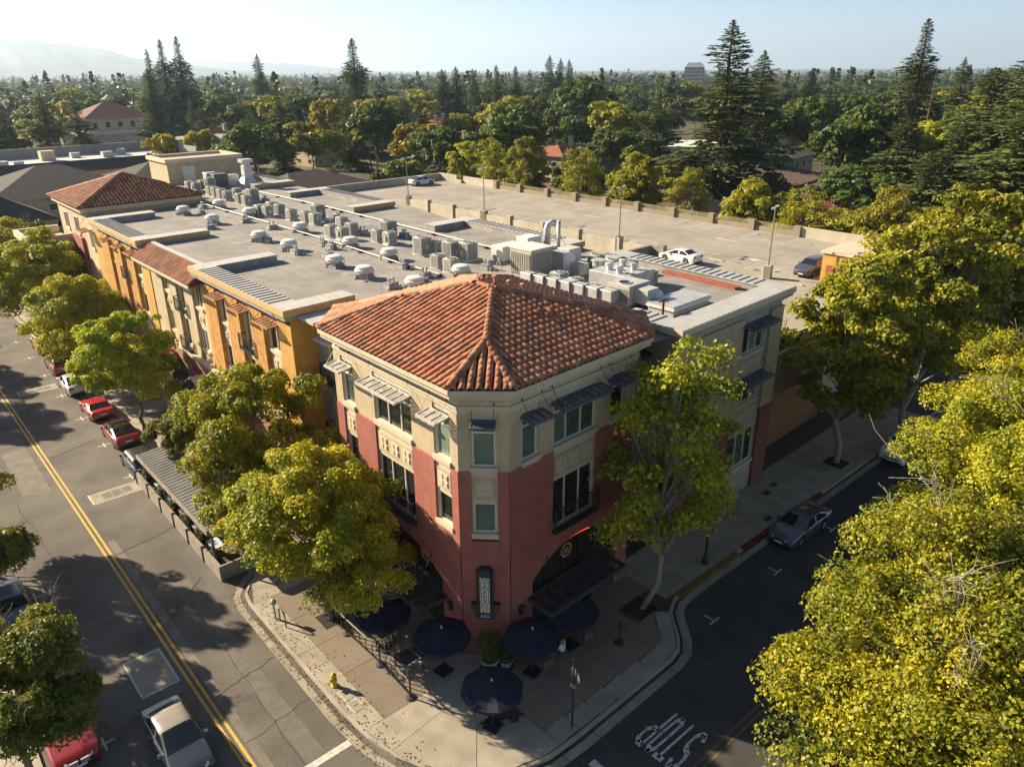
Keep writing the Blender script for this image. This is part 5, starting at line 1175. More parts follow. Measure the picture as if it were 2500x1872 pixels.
for i, (x, y, a, w, d, h, lab) in enumerate(((172, 232, .5, 22, 12, 6.2, 'red tile roofed apartments with chimneys, left behind the garage trees'), (150, 196, .3, 12, 10, 5.4, 'nearer red tiled gable with tall cream chimney behind the garage trees'), (192, 262, .6, 26, 12, 6.6, 'farther row of red tiled apartments with chimneys'), (148, 148, .2, 12, 10, 6.6, 'red tiled house between the garage trees at the centre'), (120, 226, .2, 14, 10, 5.5, 'small red-brown tiled house in the trees left of centre'), (112, 290, .2, 14, 10, 5.4, 'far small red tiled house left of the tall conifer'))):
    house('tiled_house', lab, x, y, a, w, d, h, 3.0, cream_f, tile_far if i != 4 else tile_dk, .6, 3 if w < 20 else 5, 1 if w < 20 else 3)
house('grey_roof_house', 'grey roofed house with white gable among the trees, right of centre', 262, 228, .7, 22, 14, 7, 4.5, white_f, M('grey_shingle', (.13, .125, .12), .95, .2), .6, 4, 2)
t = thing('pale_shop', 'pale low shop building behind the large redwood', 'building', (208, 148, 0)); tf = yaw_tf(208, 148, .5); m = MB(tf); m.box(-12, 12, -7, 7, 0, 5); m.build('wall', white_f, t); m = MB(tf); m.box(-12.5, 12.5, -7.5, 7.5, 5, 5.6); m.build('roof', white_f, t)
for k in range(5): q = MB(tf); q.box(-10+k*4.4, -7+k*4.4, -7.06, -7.01, 1, 3.4); q.build('window', glass_d, t)
house('white_house', 'pale two-storey house with dark roof on the right among trees', 188, 106, .2, 16, 11, 6.6, 1.6, white_f, shingle_dk, .7, 3)
t = thing('brown_roof_row', 'long low building with brown flat-pitched roof behind the garage, right', 'building', (158, 92, 0)); tf = yaw_tf(158, 92, .15); m = MB(tf); m.box(-14, 14, -8, 8, 0, 4.4); m.build('wall', cream_f, t); m = MB(tf); m.add([(-15, -9, 4.4), (15, -9, 4.4), (15, 9, 6.6), (-15, 9, 6.6), (-15, -9, 4.0), (15, -9, 4.0)], [(0, 1, 2, 3), (0, 1, 5, 4)]); m.build('roof', shingle_br, t)
for k in range(6): q = MB(tf); q.box(-12+k*4.2, -10+k*4.2, -8.06, -8.01, 1.4, 2.9); q.build('window', glass_d, t)
house('brick_house', 'narrow brick and cream house end among the right-hand trees', 140, 68, .2, 8, 9, 6.5, 2.0, M('far_brick', (.24, .085, .055), .9, .15, 2), shingle_br, .4, 2)
for i, (x, y) in enumerate(((120, 100), (118, 84), (122, 120))):
    house('street_house', ['low brown-roofed house just past the garage rail, centre', 'low brown-roofed house just past the garage rail, right of centre', 'low brown-roofed house just past the garage rail, left of centre'][i], x, y, .1, 13, 10, 3.6, 2.6, cream_f, shingle_br, .6, 3)
# high-rise with balconies
t = thing('apartment_tower', 'distant grey apartment tower with balconies rising above the treeline', 'tower block', (640, 462, 0)); tf = yaw_tf(640, 462, .62)
m = MB(tf); m.box(-12, 12, -9, 9, 0, 28.5); m.build('wall', M('far_grey', (.34, .31, .27), .9, .1), t)
m = MB(tf); m.add([(-8, -9, 28.5), (12, -9, 28.5), (12, 9, 28.5), (-8, 9, 28.5), (-6, -6, 32.5), (10, -6, 32.5), (10, 6, 32.5), (-6, 6, 32.5)], [(0, 1, 5, 4), (1, 2, 6, 5), (2, 3, 7, 6), (3, 0, 4, 7), (4, 5, 6, 7)]); m.build('plant_room', white_f, t)
for f in range(9):
    for s in range(3):
        q = MB(tf); q.box(-11.5+s*8, -11.5+s*8+6.4, -10.2, -9.02, 1.2+f*3, 2.2+f*3); b = q.build('balcony', white_f, t); q = MB(tf); q.box(-11+s*8, -11+s*8+5.4, -9.08, -9.01, 2.25+f*3, 3.9+f*3); q.build('pane', glass_d, b)
    q = MB(tf); q.box(-12.6, -12.02, -8, 8, 1.2+f*3, 2.2+f*3); q.build('balcony', white_f, t)
# ================================================================== VEHICLES
car_glass = M('car_glass', (0.012, 0.014, 0.016), 0.05, 0, spec=0.9)
rim_m = M('wheel_rim', (.38, .38, .37), .35, .1, metal=.6)
lamp_clear = M('headlamp', (.55, .56, .55), .15, .1, spec=.8); lamp_red = M('tail_lamp', (.30, .012, .012), .2, .1, spec=.7)
plate_m = M('number_plate', (.62, .62, .58), .5, .05); trim_b = M('black_trim', (.018, .018, .02), .45, .1)
def paint(name, c): return M('car_paint_'+name, c, .32, .03, 1.0, spec=.5, coat=.9)
def car(name, label, loc, rz, mat, L=4.6, W=1.84, H=1.46, wb=2.7, wr=.34, zn=.72, zc=.98, yc=1.05, yr0=.35, yr1=-1.0, yd=-1.75, zd=1.02, zt=.92, belt=.93, roofm=None, cat='car', ends=(.80, .86), spoiler=0, pillars=(-.35,), group=None, boxy=0.0, roof_glass=False, front_h=.62):
    t = thing(name, label, cat, loc, rz, group, local=True)
    N = 64; ys = np.linspace(-L/2, L/2, N)
    kp = [(-L/2, zt), (-L/2+.06, zt+.03), (yd, zd), (yr1, H-.015), ((yr0+yr1)/2, H), (yr0, H-.03), (yc, zc), (L/2-.35, zn+.04), (L/2, zn-.12)]
    ky, kz = [k[0] for k in kp], [k[1] for k in kp]
    ztop = np.interp(ys, ky, kz)
    for _ in range(3): ztop[1:-1] = (ztop[:-2]+2*ztop[1:-1]+ztop[2:])/4
    ztop[0], ztop[-1] = zt-.03, zn-.14
    P = []; yw = (wb/2, -wb/2); ra = wr*1.17
    for y, zt_ in zip(ys, ztop):
        e = min(1, (L/2-abs(y))/.75); w = W/2*((ends[0] if y > 0 else ends[1])+(1-(ends[0] if y > 0 else ends[1]))*math.sqrt(max(0, 1-(1-e)**2)))
        zl = .20+(.12 if e < .25 else 0)*(1-e/.25 if e < .25 else 0)
        for c in yw:
            if abs(y-c) < ra: zl = max(zl, wr+math.sqrt(ra*ra-(y-c)**2)*.98)
        zb = min(belt+(.04 if y < 0 else -.06*max(0, (y-yc)/(L/2-yc)) if y > yc else 0), zt_-.03); h = max(0, zt_-zb)
        zl = min(zl, zb-.12)
        wg = w*.97-(.40-.28*boxy)*h
        m1 = zl+(zb-zl)*.35; m2 = zl+(zb-zl)*.72
        P.append([(w*.95, zl), (w*1.0, m1), (w*1.0, m2), (w*.965, zb-.005), (w*.95-.02*min(1, h*4), zb+.02*min(1, h*3)), (wg+.02, zt_-min(.09, h*.35)), (wg-.07, zt_-min(.025, h*.2)), (wg*.5, zt_), (0, zt_+.008)])
    P = np.array(P); K = P.shape[1]
    full = np.concatenate([P, P[:, -2::-1]*np.array([-1, 1])], 1); M2 = full.shape[1]
    V = np.zeros((N, M2, 3)); V[:, :, 0] = full[:, :, 0]; V[:, :, 2] = full[:, :, 1]; V[:, :, 1] = ys[:, None]; Vl = V.reshape(-1, 3)
    parts = {'body': [], 'side_window': [], 'side_window2': [], 'windshield': [], 'rear_window': [], 'roof': []}
    for i in range(N-1):
        ym = (ys[i]+ys[i+1])/2
        for k in range(M2-1):
            f = (i*M2+k, i*M2+k+1, (i+1)*M2+k+1, (i+1)*M2+k); key = 'body'; kk = k if k < K-1 else M2-2-k
            hh = ztop[i]-belt
            if kk == 4 and hh > .16 and yd+.25 < ym < yc-.28 and not any(abs(ym-p) < .06 for p in pillars) and abs(ym-yr1) > .0: key = 'side_window' if k < K-1 else 'side_window2'
            if kk >= 5 and yr0+.02 < ym < yc-.03: key = 'windshield'
            if kk >= 5 and yd+.04 < ym < yr1-.04: key = 'rear_window'
            if kk >= 5 and yr1-.04 <= ym <= yr0+.02 and (roofm or roof_glass): key = 'roof'
            if kk == 5 and key in ('windshield', 'rear_window'): key = 'body'
            parts[key].append(f)
    parts['body'] += [tuple(range(M2-1, -1, -1)), tuple((N-1)*M2+k for k in range(M2))]
    bm_ = {'body': mat, 'roof': car_glass if roof_glass else roofm}
    for key, fs in parts.items():
        if not fs: continue
        used = sorted({i for f in fs for i in f}); mp = {u: j for j, u in enumerate(used)}
        me = bpy.data.meshes.new(key); me.from_pydata([tuple(Vl[u]) for u in used], [], [tuple(mp[i] for i in f) for f in fs]); me.shade_smooth(); me.update()
        link_mesh('side_window' if key == 'side_window2' else key, me, bm_.get(key, car_glass), t)
    # underbody
    m = MB(); m.box(-W/2*.86, W/2*.86, -L/2+.25, L/2-.25, .16, .55); m.build('underbody', black_m, t)
    for yy in yw:
        for s in (-1, 1):
            x = s*(W/2-.11); m = MB(); n = 20
            prof = [(.10, wr*.62), (.115, wr*.9), (.09, wr), (-.09, wr), (-.115, wr*.9), (-.10, wr*.62)]
            vs = [(x+a*s, yy+r_*math.cos(2*math.pi*k/n), wr+r_*math.sin(2*math.pi*k/n)) for a, r_ in prof for k in range(n)]
            m.add(vs, [(i*n+k, i*n+(k+1) % n, (i+1)*n+(k+1) % n, (i+1)*n+k) for i in range(5) for k in range(n)]); wh = m.build('wheel', black_m, t, True)
            m = MB(); xo = x+s*.085
            m.add([(xo-.04*s, yy+wr*.63*math.cos(2*math.pi*k/n), wr+wr*.63*math.sin(2*math.pi*k/n)) for k in range(n)], [tuple(range(n))]); m.build('wheel_well', trim_b, wh)
            m = MB()
            for k in range(5):
                a = 2*math.pi*k/5; m.bar((xo, yy, wr), (xo, yy+wr*.6*math.cos(a), wr+wr*.6*math.sin(a)), .05, .09)
            m.add([(xo+.012*s, yy+wr*.64*math.cos(2*math.pi*k/n)*q, wr+wr*.64*math.sin(2*math.pi*k/n)*q) for q in (1, .88) for k in range(n)], [(k, (k+1) % n, n+(k+1) % n, n+k) for k in range(n)]); m.build('rim', rim_m, wh)
    for s in (-1, 1):
        wf = W/2*ends[0]; m = MB(); m.add([(s*wf*.98, L/2-.16, front_h-.02), (s*wf*.55, L/2-.015, front_h-.04), (s*wf*.55, L/2-.03, front_h+.08), (s*wf*1.04, L/2-.42, front_h+.10), (s*wf*1.07, L/2-.40, front_h)], [(0, 1, 2, 3, 4)]); m.add([(s*wf*.98, L/2-.10, front_h-.02), (s*wf*.52, L/2+.03, front_h-.04), (s*wf*.52, L/2+.0, front_h+.08), (s*wf*1.05, L/2-.40, front_h+.10)], [(0, 1, 2, 3)]); m.build('headlight', lamp_clear, t)
        wr_ = W/2*ends[1]; m = MB(); m.box(min(s*wr_*.62, s*wr_*1.03), max(s*wr_*.62, s*wr_*1.03), -L/2-.015, -L/2+.12, zt-.24, zt-.07); m.build('tail_light', lamp_red, t)
        m = MB(); xm = s*(W/2+.09); m.add([(xm-.1, yc-.38, belt+.0), (xm+.1, yc-.38, belt), (xm+.08, yc-.22, belt+.02), (xm-.1, yc-.22, belt+.02), (xm-.09, yc-.38, belt+.15), (xm+.09, yc-.38, belt+.15), (xm+.06, yc-.24, belt+.13), (xm-.08, yc-.24, belt+.13)], [(3, 2, 1, 0), (4, 5, 6, 7), (0, 1, 5, 4), (1, 2, 6, 5), (2, 3, 7, 6), (3, 0, 4, 7)]); m.build('mirror', mat, t)
    for s in (-1, 1):
        for y_ in (yc-.30, -.38, -1.30):
            m = MB(); m.box(min(s*(W/2-.004), s*(W/2+.004)), max(s*(W/2-.004), s*(W/2+.004)), y_-.008, y_+.008, .32, belt-.02); m.build('door_seam', trim_b, t)
        for y_ in (-.22, -1.12):
            m = MB(); m.box(min(s*(W/2-.01), s*(W/2+.02)), max(s*(W/2-.01), s*(W/2+.02)), y_-.1, y_+.1, belt-.16, belt-.12); m.build('door_handle', trim_b, t)
    m = MB(); m.box(-.26, .26, -L/2-.03, -L/2+.06, zt-.38, zt-.25); m.build('number_plate', plate_m, t)
    m = MB(); m.box(-.26, .26, L/2-.05, L/2+.02, .36, .48); m.build('number_plate', plate_m, t)
    m = MB(); m.box(-W*.30, W*.30, L/2-.12, L/2+.005, .48, front_h-.05); m.build('grille', trim_b, t)
    m = MB(); m.box(-W*.40, W*.40, L/2-.18, L/2+.004, .22, .40); m.build('bumper_intake', trim_b, t)
    m = MB(); m.box(-W*.38, W*.38, -L/2-.006, -L/2+.1, .24, .42); m.build('bumper', trim_b, t)
    if spoiler:
        m = MB(); m.box(-W*.42, W*.42, -L/2-.02, -L/2+.22, zt+.06, zt+.10); m.box(-W*.36, -W*.34, -L/2+.05, -L/2+.2, zt-.02, zt+.06); m.box(W*.34, W*.36, -L/2+.05, -L/2+.2, zt-.02, zt+.06); m.build('spoiler', mat, t)
    return t
GR = 'cars parked along the main street'
red_p, dred_p = paint('red', (.42, .012, .014)), paint('dark_red', (.24, .010, .014))
silver_p, grey_p = paint('silver', (.42, .42, .41)), paint('slate', (.055, .062, .075)); white_p = paint('white', (.68, .67, .63)); black_p = paint('dark_grey', (.028, .031, .038)); slv2 = paint('silver_beige', (.058, .068, .085))
# cars face +Y (away from the camera) in the right-hand bay of the main street
car('parked_car', 'bright red low sports coupe parked between the silver sedan and the red hatchback', (12.62, 68.6, 0), 0, red_p, 4.5, 1.92, 1.23, 2.71, .34, .70, .90, .75, -.05, -.7, -1.75, .98, .95, .84, group=GR, pillars=(-.62,))
car('parked_car', 'dark red hatchback with a black glass roof, between the sports coupe and the black compact', (12.62, 61.9, 0), 0, dred_p, 4.8, 1.92, 1.44, 2.88, .36, .76, .98, 1.2, .45, -.8, -2.05, 1.10, 1.0, .92, group=GR, roof_glass=True)
car('parked_car', 'silver fastback sedan parked under the tree behind the red coupe', (12.55, 76.0, 0), 0, silver_p, 4.85, 1.88, 1.48, 2.9, .36, .74, .98, 1.2, .4, -.7, -2.1, 1.08, 1.0, .92, group=GR)
car('parked_suv', 'red crossover parked half under the tree behind the silver sedan', (12.8, 82.4, 0), 0, dred_p, 4.7, 1.88, 1.66, 2.75, .37, .85, 1.10, 1.2, .55, -1.6, -2.15, 1.2, 1.05, 1.02, group=GR, pillars=(-.3, -1.2))
car('parked_car', 'black compact with chrome roof rails parked next to the parklet', (12.2, 55.7, 0), 0, black_p, 4.3, 1.82, 1.56, 2.67, .35, .86, 1.06, 1.1, .6, -1.45, -1.95, 1.1, 1.0, 1.0, group=GR, pillars=(-.3, -1.1), boxy=.4)
jp = car('off_road_car', 'boxy black and orange off-road car at the far end of the parked row', (13.1, 90.0, 0), 0, M('car_paint_orange', (.40, .16, .03), .4, .1), 4.4, 1.86, 1.85, 2.7, .42, 1.05, 1.16, .75, .55, -1.9, -2.12, 1.2, 1.1, 1.12, roofm=white_m, group=GR, pillars=(-.25, -1.1), boxy=.95, ends=(.92, .97), cat='off-roader')
for s in (-1, 1):
    for y in (1.35, -1.35): m = MB(); m.box(min(s*.78, s*1.02), max(s*.78, s*1.02), y-.62, y+.62, .84, .93); m.build('fender', trim_b, jp)
m = MB(); m.tube([(0, -2.2, 1.0), (0, -2.42, 1.0)], .4, 18); m.build('spare_wheel', black_m, jp)
m = MB()
for k in range(7): m.box(-.8, .8, -1.75+k*.36, -1.68+k*.36, 1.87, 1.92)
for x in (-.8, .76): m.box(x, x+.04, -1.8, .55, 1.865, 1.925)
m.build('roof_rack', trim_b, jp)
car('moving_car', 'silver-beige hatchback driving along the near lane, seen from above at the bottom', (5.25, 27.95, 0), R(180), slv2, 4.45, 1.74, 1.49, 2.7, .32, .74, 1.02, 1.15, .1, -1.1, -1.75, 1.12, 1.02, .95, pillars=(-.3,), roofm=M('car_paint_beige_roof', (.27, .235, .195), .4, .03, coat=.4))
rc = car('parked_car', 'dark red sedan parked nose towards the camera under the left-hand tree', (1.75, 31.9, 0), R(180), dred_p, 4.8, 1.88, 1.44, 2.85, .34, .80, 1.0, 1.0, .25, -1.0, -1.8, 1.08, .98, .94, front_h=.66)
m = MB()
for s in (-1, 1): m.box(min(s*.06, s*.38), max(s*.06, s*.38), 2.36, 2.45, .50, .72)
m.build('grille_surround', rim_m, rc)
car('parked_car', 'dark car at the left frame edge beside the small tree', (1.6, 43.0, 0), R(180), black_p, 4.6, 1.84, 1.45)
car('parked_car', 'slate blue sedan with pale pillars parked in the shade of the side street', (40.6, 18.55, 0), R(90), grey_p, 4.95, 1.88, 1.46, 2.85, .36, .78, 1.0, 1.2, .3, -.95, -1.9, 1.1, 1.02, .94)
car('pickup_truck', 'white pickup parked on the side street behind the trees, right', (56.5, 18.6, 0), R(90), white_p, 5.5, 1.95, 1.8, 3.4, .39, 1.0, 1.2, 1.0, .4, -.7, -1.1, 1.15, 1.15, 1.1, boxy=.5, cat='pickup')
DK = DZ
p = Wf(66.25, 45.4, DK); car('parked_car', 'white compact sedan on the garage deck beside the ramp wall', (p[0], p[1], DK), R(0), white_p, 4.62, 1.78, 1.46, 2.70, .33, .76, 1.0, 1.15, .3, -.9, -1.65, 1.1, 1.05, .94, group='cars on the garage deck')
p = Wf(71.6, 33.0, DK); car('parked_suv', 'dark grey SUV on the garage deck next to the lamp pedestal', (p[0], p[1], DK), R(90), paint('charcoal', (.05, .052, .06)), 4.6, 1.86, 1.68, 2.66, .36, .92, 1.12, 1.15, .55, -1.6, -2.05, 1.25, 1.1, 1.06, group='cars on the garage deck', pillars=(-.3, -1.2))
p = Wf(80.6, 112.4, DK); car('parked_car', 'white crossover by the far corner wall of the garage deck', (p[0], p[1], DK), R(-90), white_p, 4.75, 1.92, 1.62, 2.89, .37, .82, 1.05, 1.25, .4, -.8, -2.1, 1.15, 1.05, 1.0, group='cars on the garage deck')
for i, (u, v) in enumerate(((76.5, 27.4), (79.6, 27.6))):
    p = Wf(u, v, DK); car('parked_car', ['white car behind the stair block, screened by sycamore leaves', 'grey car behind the stair block, farther right'][i], (p[0], p[1], DK), R(90), (white_p, silver_p)[i], 4.6, 1.82, 1.5, group='cars on the garage deck')
# ================================================================== STREET FURNITURE
SZ = .152
# navy market umbrellas
def make_umbrella():
    t = thing('patio_umbrella', '', 'umbrella', (0, 0, 0), 0, 'navy umbrellas outside the corner tower', local=True)
    m = MB(); n = 8; rr, za, ze = 1.42, 2.62, 2.18
    V = [(0, 0, za)]; Fc = []
    for ring_i, (q, sag) in enumerate(((.33, .0), (.68, -.03), (1.0, 0))):
        for k in range(n*2):
            a = math.pi*k/n; e = 1.0 if k % 2 == 0 else .945; z = za+(ze-za)*q+(sag if k % 2 else 0)-(0.03*q if k % 2 else 0); V.append((rr*q*e*math.cos(a), rr*q*e*math.sin(a), z))
    N2 = n*2
    for k in range(N2): Fc.append((0, 1+k, 1+(k+1) % N2))
    for r_ in range(2):
        for k in range(N2): Fc.append((1+r_*N2+k, 1+(r_+1)*N2+k, 1+(r_+1)*N2+(k+1) % N2, 1+r_*N2+(k+1) % N2))
    nb = len(V)
    for k in range(N2): x, y, z = V[1+2*N2+k]; V.append((x*1.0, y*1.0, z-.14))
    for k in range(N2): Fc.append((1+2*N2+k, nb+k, nb+(k+1) % N2, 1+2*N2+(k+1) % N2))
    m.add(V, Fc); m.build('canopy', navy, t)
    m = MB(); m.lathe([(.045, 2.6), (.05, 2.7), (.02, 2.76)], 8); m.build('finial', silver_m, t)
    m = MB(); m.tube([(0, 0, 0), (0, 0, 2.62)], .025, 8)
    for k in range(8): a = math.pi*k/4; m.bar((0, 0, 2.2), (math.cos(a)*.75, math.sin(a)*.75, 2.36), .02, .02)
    m.build('pole', iron, t)
    m = MB(); m.box(-.36, .36, -.36, .36, 0, .07); m.box(-.05, .05, -.05, .05, .07, .4); m.build('base', black_m, t)
    return t
um = make_umbrella()
for i, (x, y, a, lab) in enumerate(((16.5, 23.87, .1, 'navy umbrella by the brick plinth, left of the potted shrub'), (16.11, 19.7, .3, 'navy umbrella standing alone nearest the kerb corner'), (19.67, 20.91, .2, 'navy umbrella right of the potted plants, over the seated person'), (22.4, 21.0, .0, 'navy umbrella in deep shade under the right-hand canopy'), (15.25, 27.1, .35, 'navy umbrella beside the leaf tree and the railing, leftmost'))):
    o = um if i == 0 else copy_tree(um); o.location = (x, y, SZ); o.rotation_euler = (0, 0, a); o['label'] = lab
def make_table():
    t = thing('patio_table', '', 'table', (0, 0, 0), 0, 'square patio tables', local=True)
    m = MB(); m.box(-.45, .45, -.45, .45, .72, .76); bevel(m.build('table_top', M('dark_table', (.05, .052, .055), .5, .15), t), .01)
    for sx, sy in ((-1, -1), (1, -1), (1, 1), (-1, 1)): m = MB(); m.bar((sx*.38, sy*.38, 0), (sx*.38, sy*.38, .72), .04, .04); m.build('leg', iron, t)
    return t
def make_chair():
    t = thing('patio_chair', '', 'chair', (0, 0, 0), 0, 'metal patio chairs', local=True); cm = M('chair_metal', (.15, .14, .12), .5, .1)
    m = MB()
    for k in range(6): m.box(-.21, .21, -.2+k*.07, -.145+k*.07, .43, .455)
    m.build('seat', cm, t)
    m = MB()
    for k in range(4): m.box(-.21, .21, .225, .245, .55+k*.09, .60+k*.09)
    m.build('backrest', cm, t)
    for sx in (-1, 1):
        m = MB(); m.bar((sx*.22, -.2, 0), (sx*.22, -.2, .64), .025, .025); m.build('leg', cm, t); m = MB(); m.bar((sx*.22, .26, 0), (sx*.22, .22, .9), .025, .025); m.build('leg', cm, t)
        m = MB(); m.bar((sx*.22, -.2, .64), (sx*.22, .23, .64), .03, .02); m.build('arm', cm, t)
    return t
tb = make_table(); ch = make_chair()
TBS = [(15.2, 25.15, .05, 'dark square table between two umbrellas near the railing'), (15.3, 27.9, .1, 'square table under the leftmost umbrella'), (20.4, 21.2, .05, 'square table beside the seated person'), (22.9, 21.3, 0, 'square table under the deep-shade umbrella'), (16.4, 20.5, .3, 'square table under the umbrella nearest the corner'), (16.2, 25.1, .1, 'square table under the umbrella by the plinth')]
for i, (x, y, a, lab) in enumerate(TBS):
    o = tb if i == 0 else copy_tree(tb); o.location = (x, y, SZ); o.rotation_euler = (0, 0, a); o['label'] = lab
CHS = [(15.2, 25.9, 0, 'chair behind the dark table, toward the leafy tree'), (15.2, 24.4, 3.14, 'chair in front of the dark table, toward the corner'), (15.3, 28.7, 0, 'far chair at the leftmost umbrella table'), (15.3, 27.1, 3.14, 'near chair at the leftmost umbrella table'), (20.2, 20.5, 2.9, 'empty pale-edged chair in front of the seated person'), (21.3, 20.70, .35, 'chair holding the seated person'), (23.0, 20.5, 3.0, 'chair under the deep-shade umbrella'), (16.3, 21.3, .3, 'chair behind the umbrella nearest the corner'), (16.15, 25.9, .1, 'chair at the table by the plinth'), (16.9, 25.0, 1.6, 'chair between the plinth table and the wall')]
for i, (x, y, a, lab) in enumerate(CHS):
    o = ch if i == 0 else copy_tree(ch); o.location = (x, y, SZ); o.rotation_euler = (0, 0, a); o['label'] = lab
# patio railing: posts on round bases with rail panels between
pts = [(14.35, 31.6), (14.35, 29.37), (14.43, 26.3), (14.33, 23.53)]
rl = M('rail_metal', (.30, .27, .22), .5, .1)
t = thing('patio_railing', 'low dark patio railing with round-based posts between tables and pavement', 'railing', (14.38, 27.5, SZ))
for (x, y) in pts:
    m = MB(); m.tube([(x, y, SZ+.05), (x, y, SZ+1.5)], .045, 8); p_ = m.build('post', iron, t); m = MB(); m.lathe([(.24, 0), (.24, .05), (.08, .09)], 14, (x, y, SZ)); m.build('base', iron, p_)
for i in range(3):
    a, b = Vector((*pts[i], SZ)), Vector((*pts[i+1], SZ)); d = (b-a).normalized(); a2, b2 = a+d*.08, b-d*.08; z = Vector((0, 0, 1)); m = MB()
    m.bar(a2+z*.95, b2+z*.95, .05, .06); m.build('rail', rl, t); m = MB(); m.bar(a2+z*.12, b2+z*.12, .05, .05); m.build('rail', iron, t)
    for k in range(1, 5): q = a2+(b2-a2)*k/5; m = MB(); m.bar(q+z*.15, q+z*.92, .035, .035); m.build('baluster', iron, t)
for (x, y), lab in (((17.09, 19.37), 'single round-based post near the corner umbrella'), ((24.34, 19.44), 'single round-based post under the right-hand sycamore')):
    t = thing('stanchion', lab, 'post', (x, y, SZ), 0, 'stanchions on the side pavement'); m = MB(); m.tube([(x, y, SZ+.05), (x, y, SZ+1.4)], .045, 8); m.build('pole', iron, t); m = MB(); m.lathe([(.24, 0), (.24, .05), (.08, .09)], 14, (x, y, SZ)); m.build('base', iron, t)
# potted plants
def pot(x, y, r, h, lab, seed):
    t = thing('potted_shrub', lab, 'planter', (x, y, SZ)); m = MB(); m.lathe([(r*.72, 0), (r*.95, h*.8), (r*1.06, h*.82), (r*1.06, h), (r*.92, h), (r*.9, h*.86), (0.001, h*.86)], 20, (x, y, SZ), False); m.build('pot', M('pale_terracotta', (.30, .26, .20), .8, .15, 4), t, True)
    m = MB(); m.lathe([(r*1.1, 0), (r*1.15, .05), (r*.9, .06)], 18, (x, y, SZ-.0)); m.build('saucer', iron, t)
    g = np.random.default_rng(seed); n = 1500; hh = h*2.4
    u = g.random(n); ang = g.random(n)*6.283; rad = r*1.2*np.sqrt(g.random(n))*(.55+.6*np.sin(u*2.6)); c = np.stack([x+rad*np.cos(ang), y+rad*np.sin(ang), SZ+h+u*hh], 1)
    link_mesh('crown', leaf_quads(g, c, np.stack([np.cos(ang), np.sin(ang), .6+0*u], 1), .07, (.05, .075, .012), (.10, .11, .02), org=ORG[t.name]), leaf, t)
def leaf_quads(g, C, Nrm, size, ca, cb, asp=.55, org=None, jit=.8, svar=.4, extra=None, cw=None):
    """diamond leaves at centres C with normals near Nrm"""
    n = len(C); Nn = Nrm/np.maximum(1e-6, np.linalg.norm(Nrm, axis=1, keepdims=True))+g.normal(0, jit, (n, 3)); Nn /= np.linalg.norm(Nn, axis=1, keepdims=True)
    T = g.normal(0, 1, (n, 3)); T -= Nn*(T*Nn).sum(1, keepdims=True); T /= np.linalg.norm(T, axis=1, keepdims=True); B = np.cross(Nn, T)
    s = size*(1+g.uniform(-svar, svar, n))[:, None]
    V = np.stack([C+T*s, C+B*s*asp, C-T*s*.9, C-B*s*asp], 1).reshape(-1, 3)
    if org is not None: V = V-np.array(org)
    w = g.random((n, 1)) if cw is None else np.clip(cw[:, None]+g.normal(0, .18, (n, 1)), 0, 1)
    c = np.array(ca)*(1-w)+np.array(cb)*w; c *= (1+g.normal(0, .14, (n, 1)))
    if extra is not None:
        k = g.random(n) < extra[1]; c[k] = np.array(extra[0])*(1+g.normal(0, .15, (k.sum(), 1)))
    c = np.repeat(np.clip(c, .003, 1), 4, 0)
    return np_mesh('leaves', V, np.arange(n*4).reshape(-1, 4), False, c)
pot(18.3, 22.5, .44, .62, 'large terracotta pot with tall bushy shrub in front of the tower facet', 3); pot(18.98, 22.08, .34, .42, 'smaller terracotta pot with low shrub beside the large pot', 4)
# fire hydrant
hy = M('hydrant_yellow', (.46, .33, .02), .5, .12, 5)
t = thing('fire_hydrant', 'yellow fire hydrant on the kerb-side paving', 'hydrant', (12.04, 26.57, SZ)); c = (12.04, 26.57, SZ)
m = MB(); m.lathe([(.17, 0), (.17, .05), (.12, .06), (.12, .3), (.14, .31), (.14, .35), (.115, .36), (.115, .55)], 14, c); m.build('barrel', hy, t, True)
m = MB(); m.lathe([(.15, .55), (.15, .58), (.14, .64), (.10, .72), (.04, .75), (.04, .8)], 14, c); m.build('bonnet', hy, t, True)
for s in (-1, 1): m = MB(); m.tube([(c[0], c[1]+s*.1, SZ+.46), (c[0], c[1]+s*.22, SZ+.46)], .06, 10); m.tube([(c[0], c[1]+s*.21, SZ+.46), (c[0], c[1]+s*.25, SZ+.46)], .045, 6); m.build('hose_outlet', hy, t)
m = MB(); m.tube([(c[0]-.1, c[1], SZ+.42), (c[0]-.24, c[1], SZ+.42)], .085, 10); m.build('hose_outlet', hy, t)
for i, (x, y) in enumerate(((12.2, 25.75), (12.15, 24.85))):
    t = thing('utility_cover', ['concrete utility box lid nearer the hydrant', 'concrete utility box lid farther from the hydrant'][i], 'utility cover', (x, y, SZ), .03, 'utility covers by the hydrant', True)
    m = MB(); m.box(-.28, .28, -.38, .38, 0, .012); m.build('rim', M('pale_rim', (.5, .47, .40), .8, .1), t); m = MB(); m.box(-.24, .24, -.34, .34, .013, .018); m.build('lid', concrete, t); m = MB(); m.box(-.12, .12, -.03, .0, .018, .022); m.build('slot', iron, t)
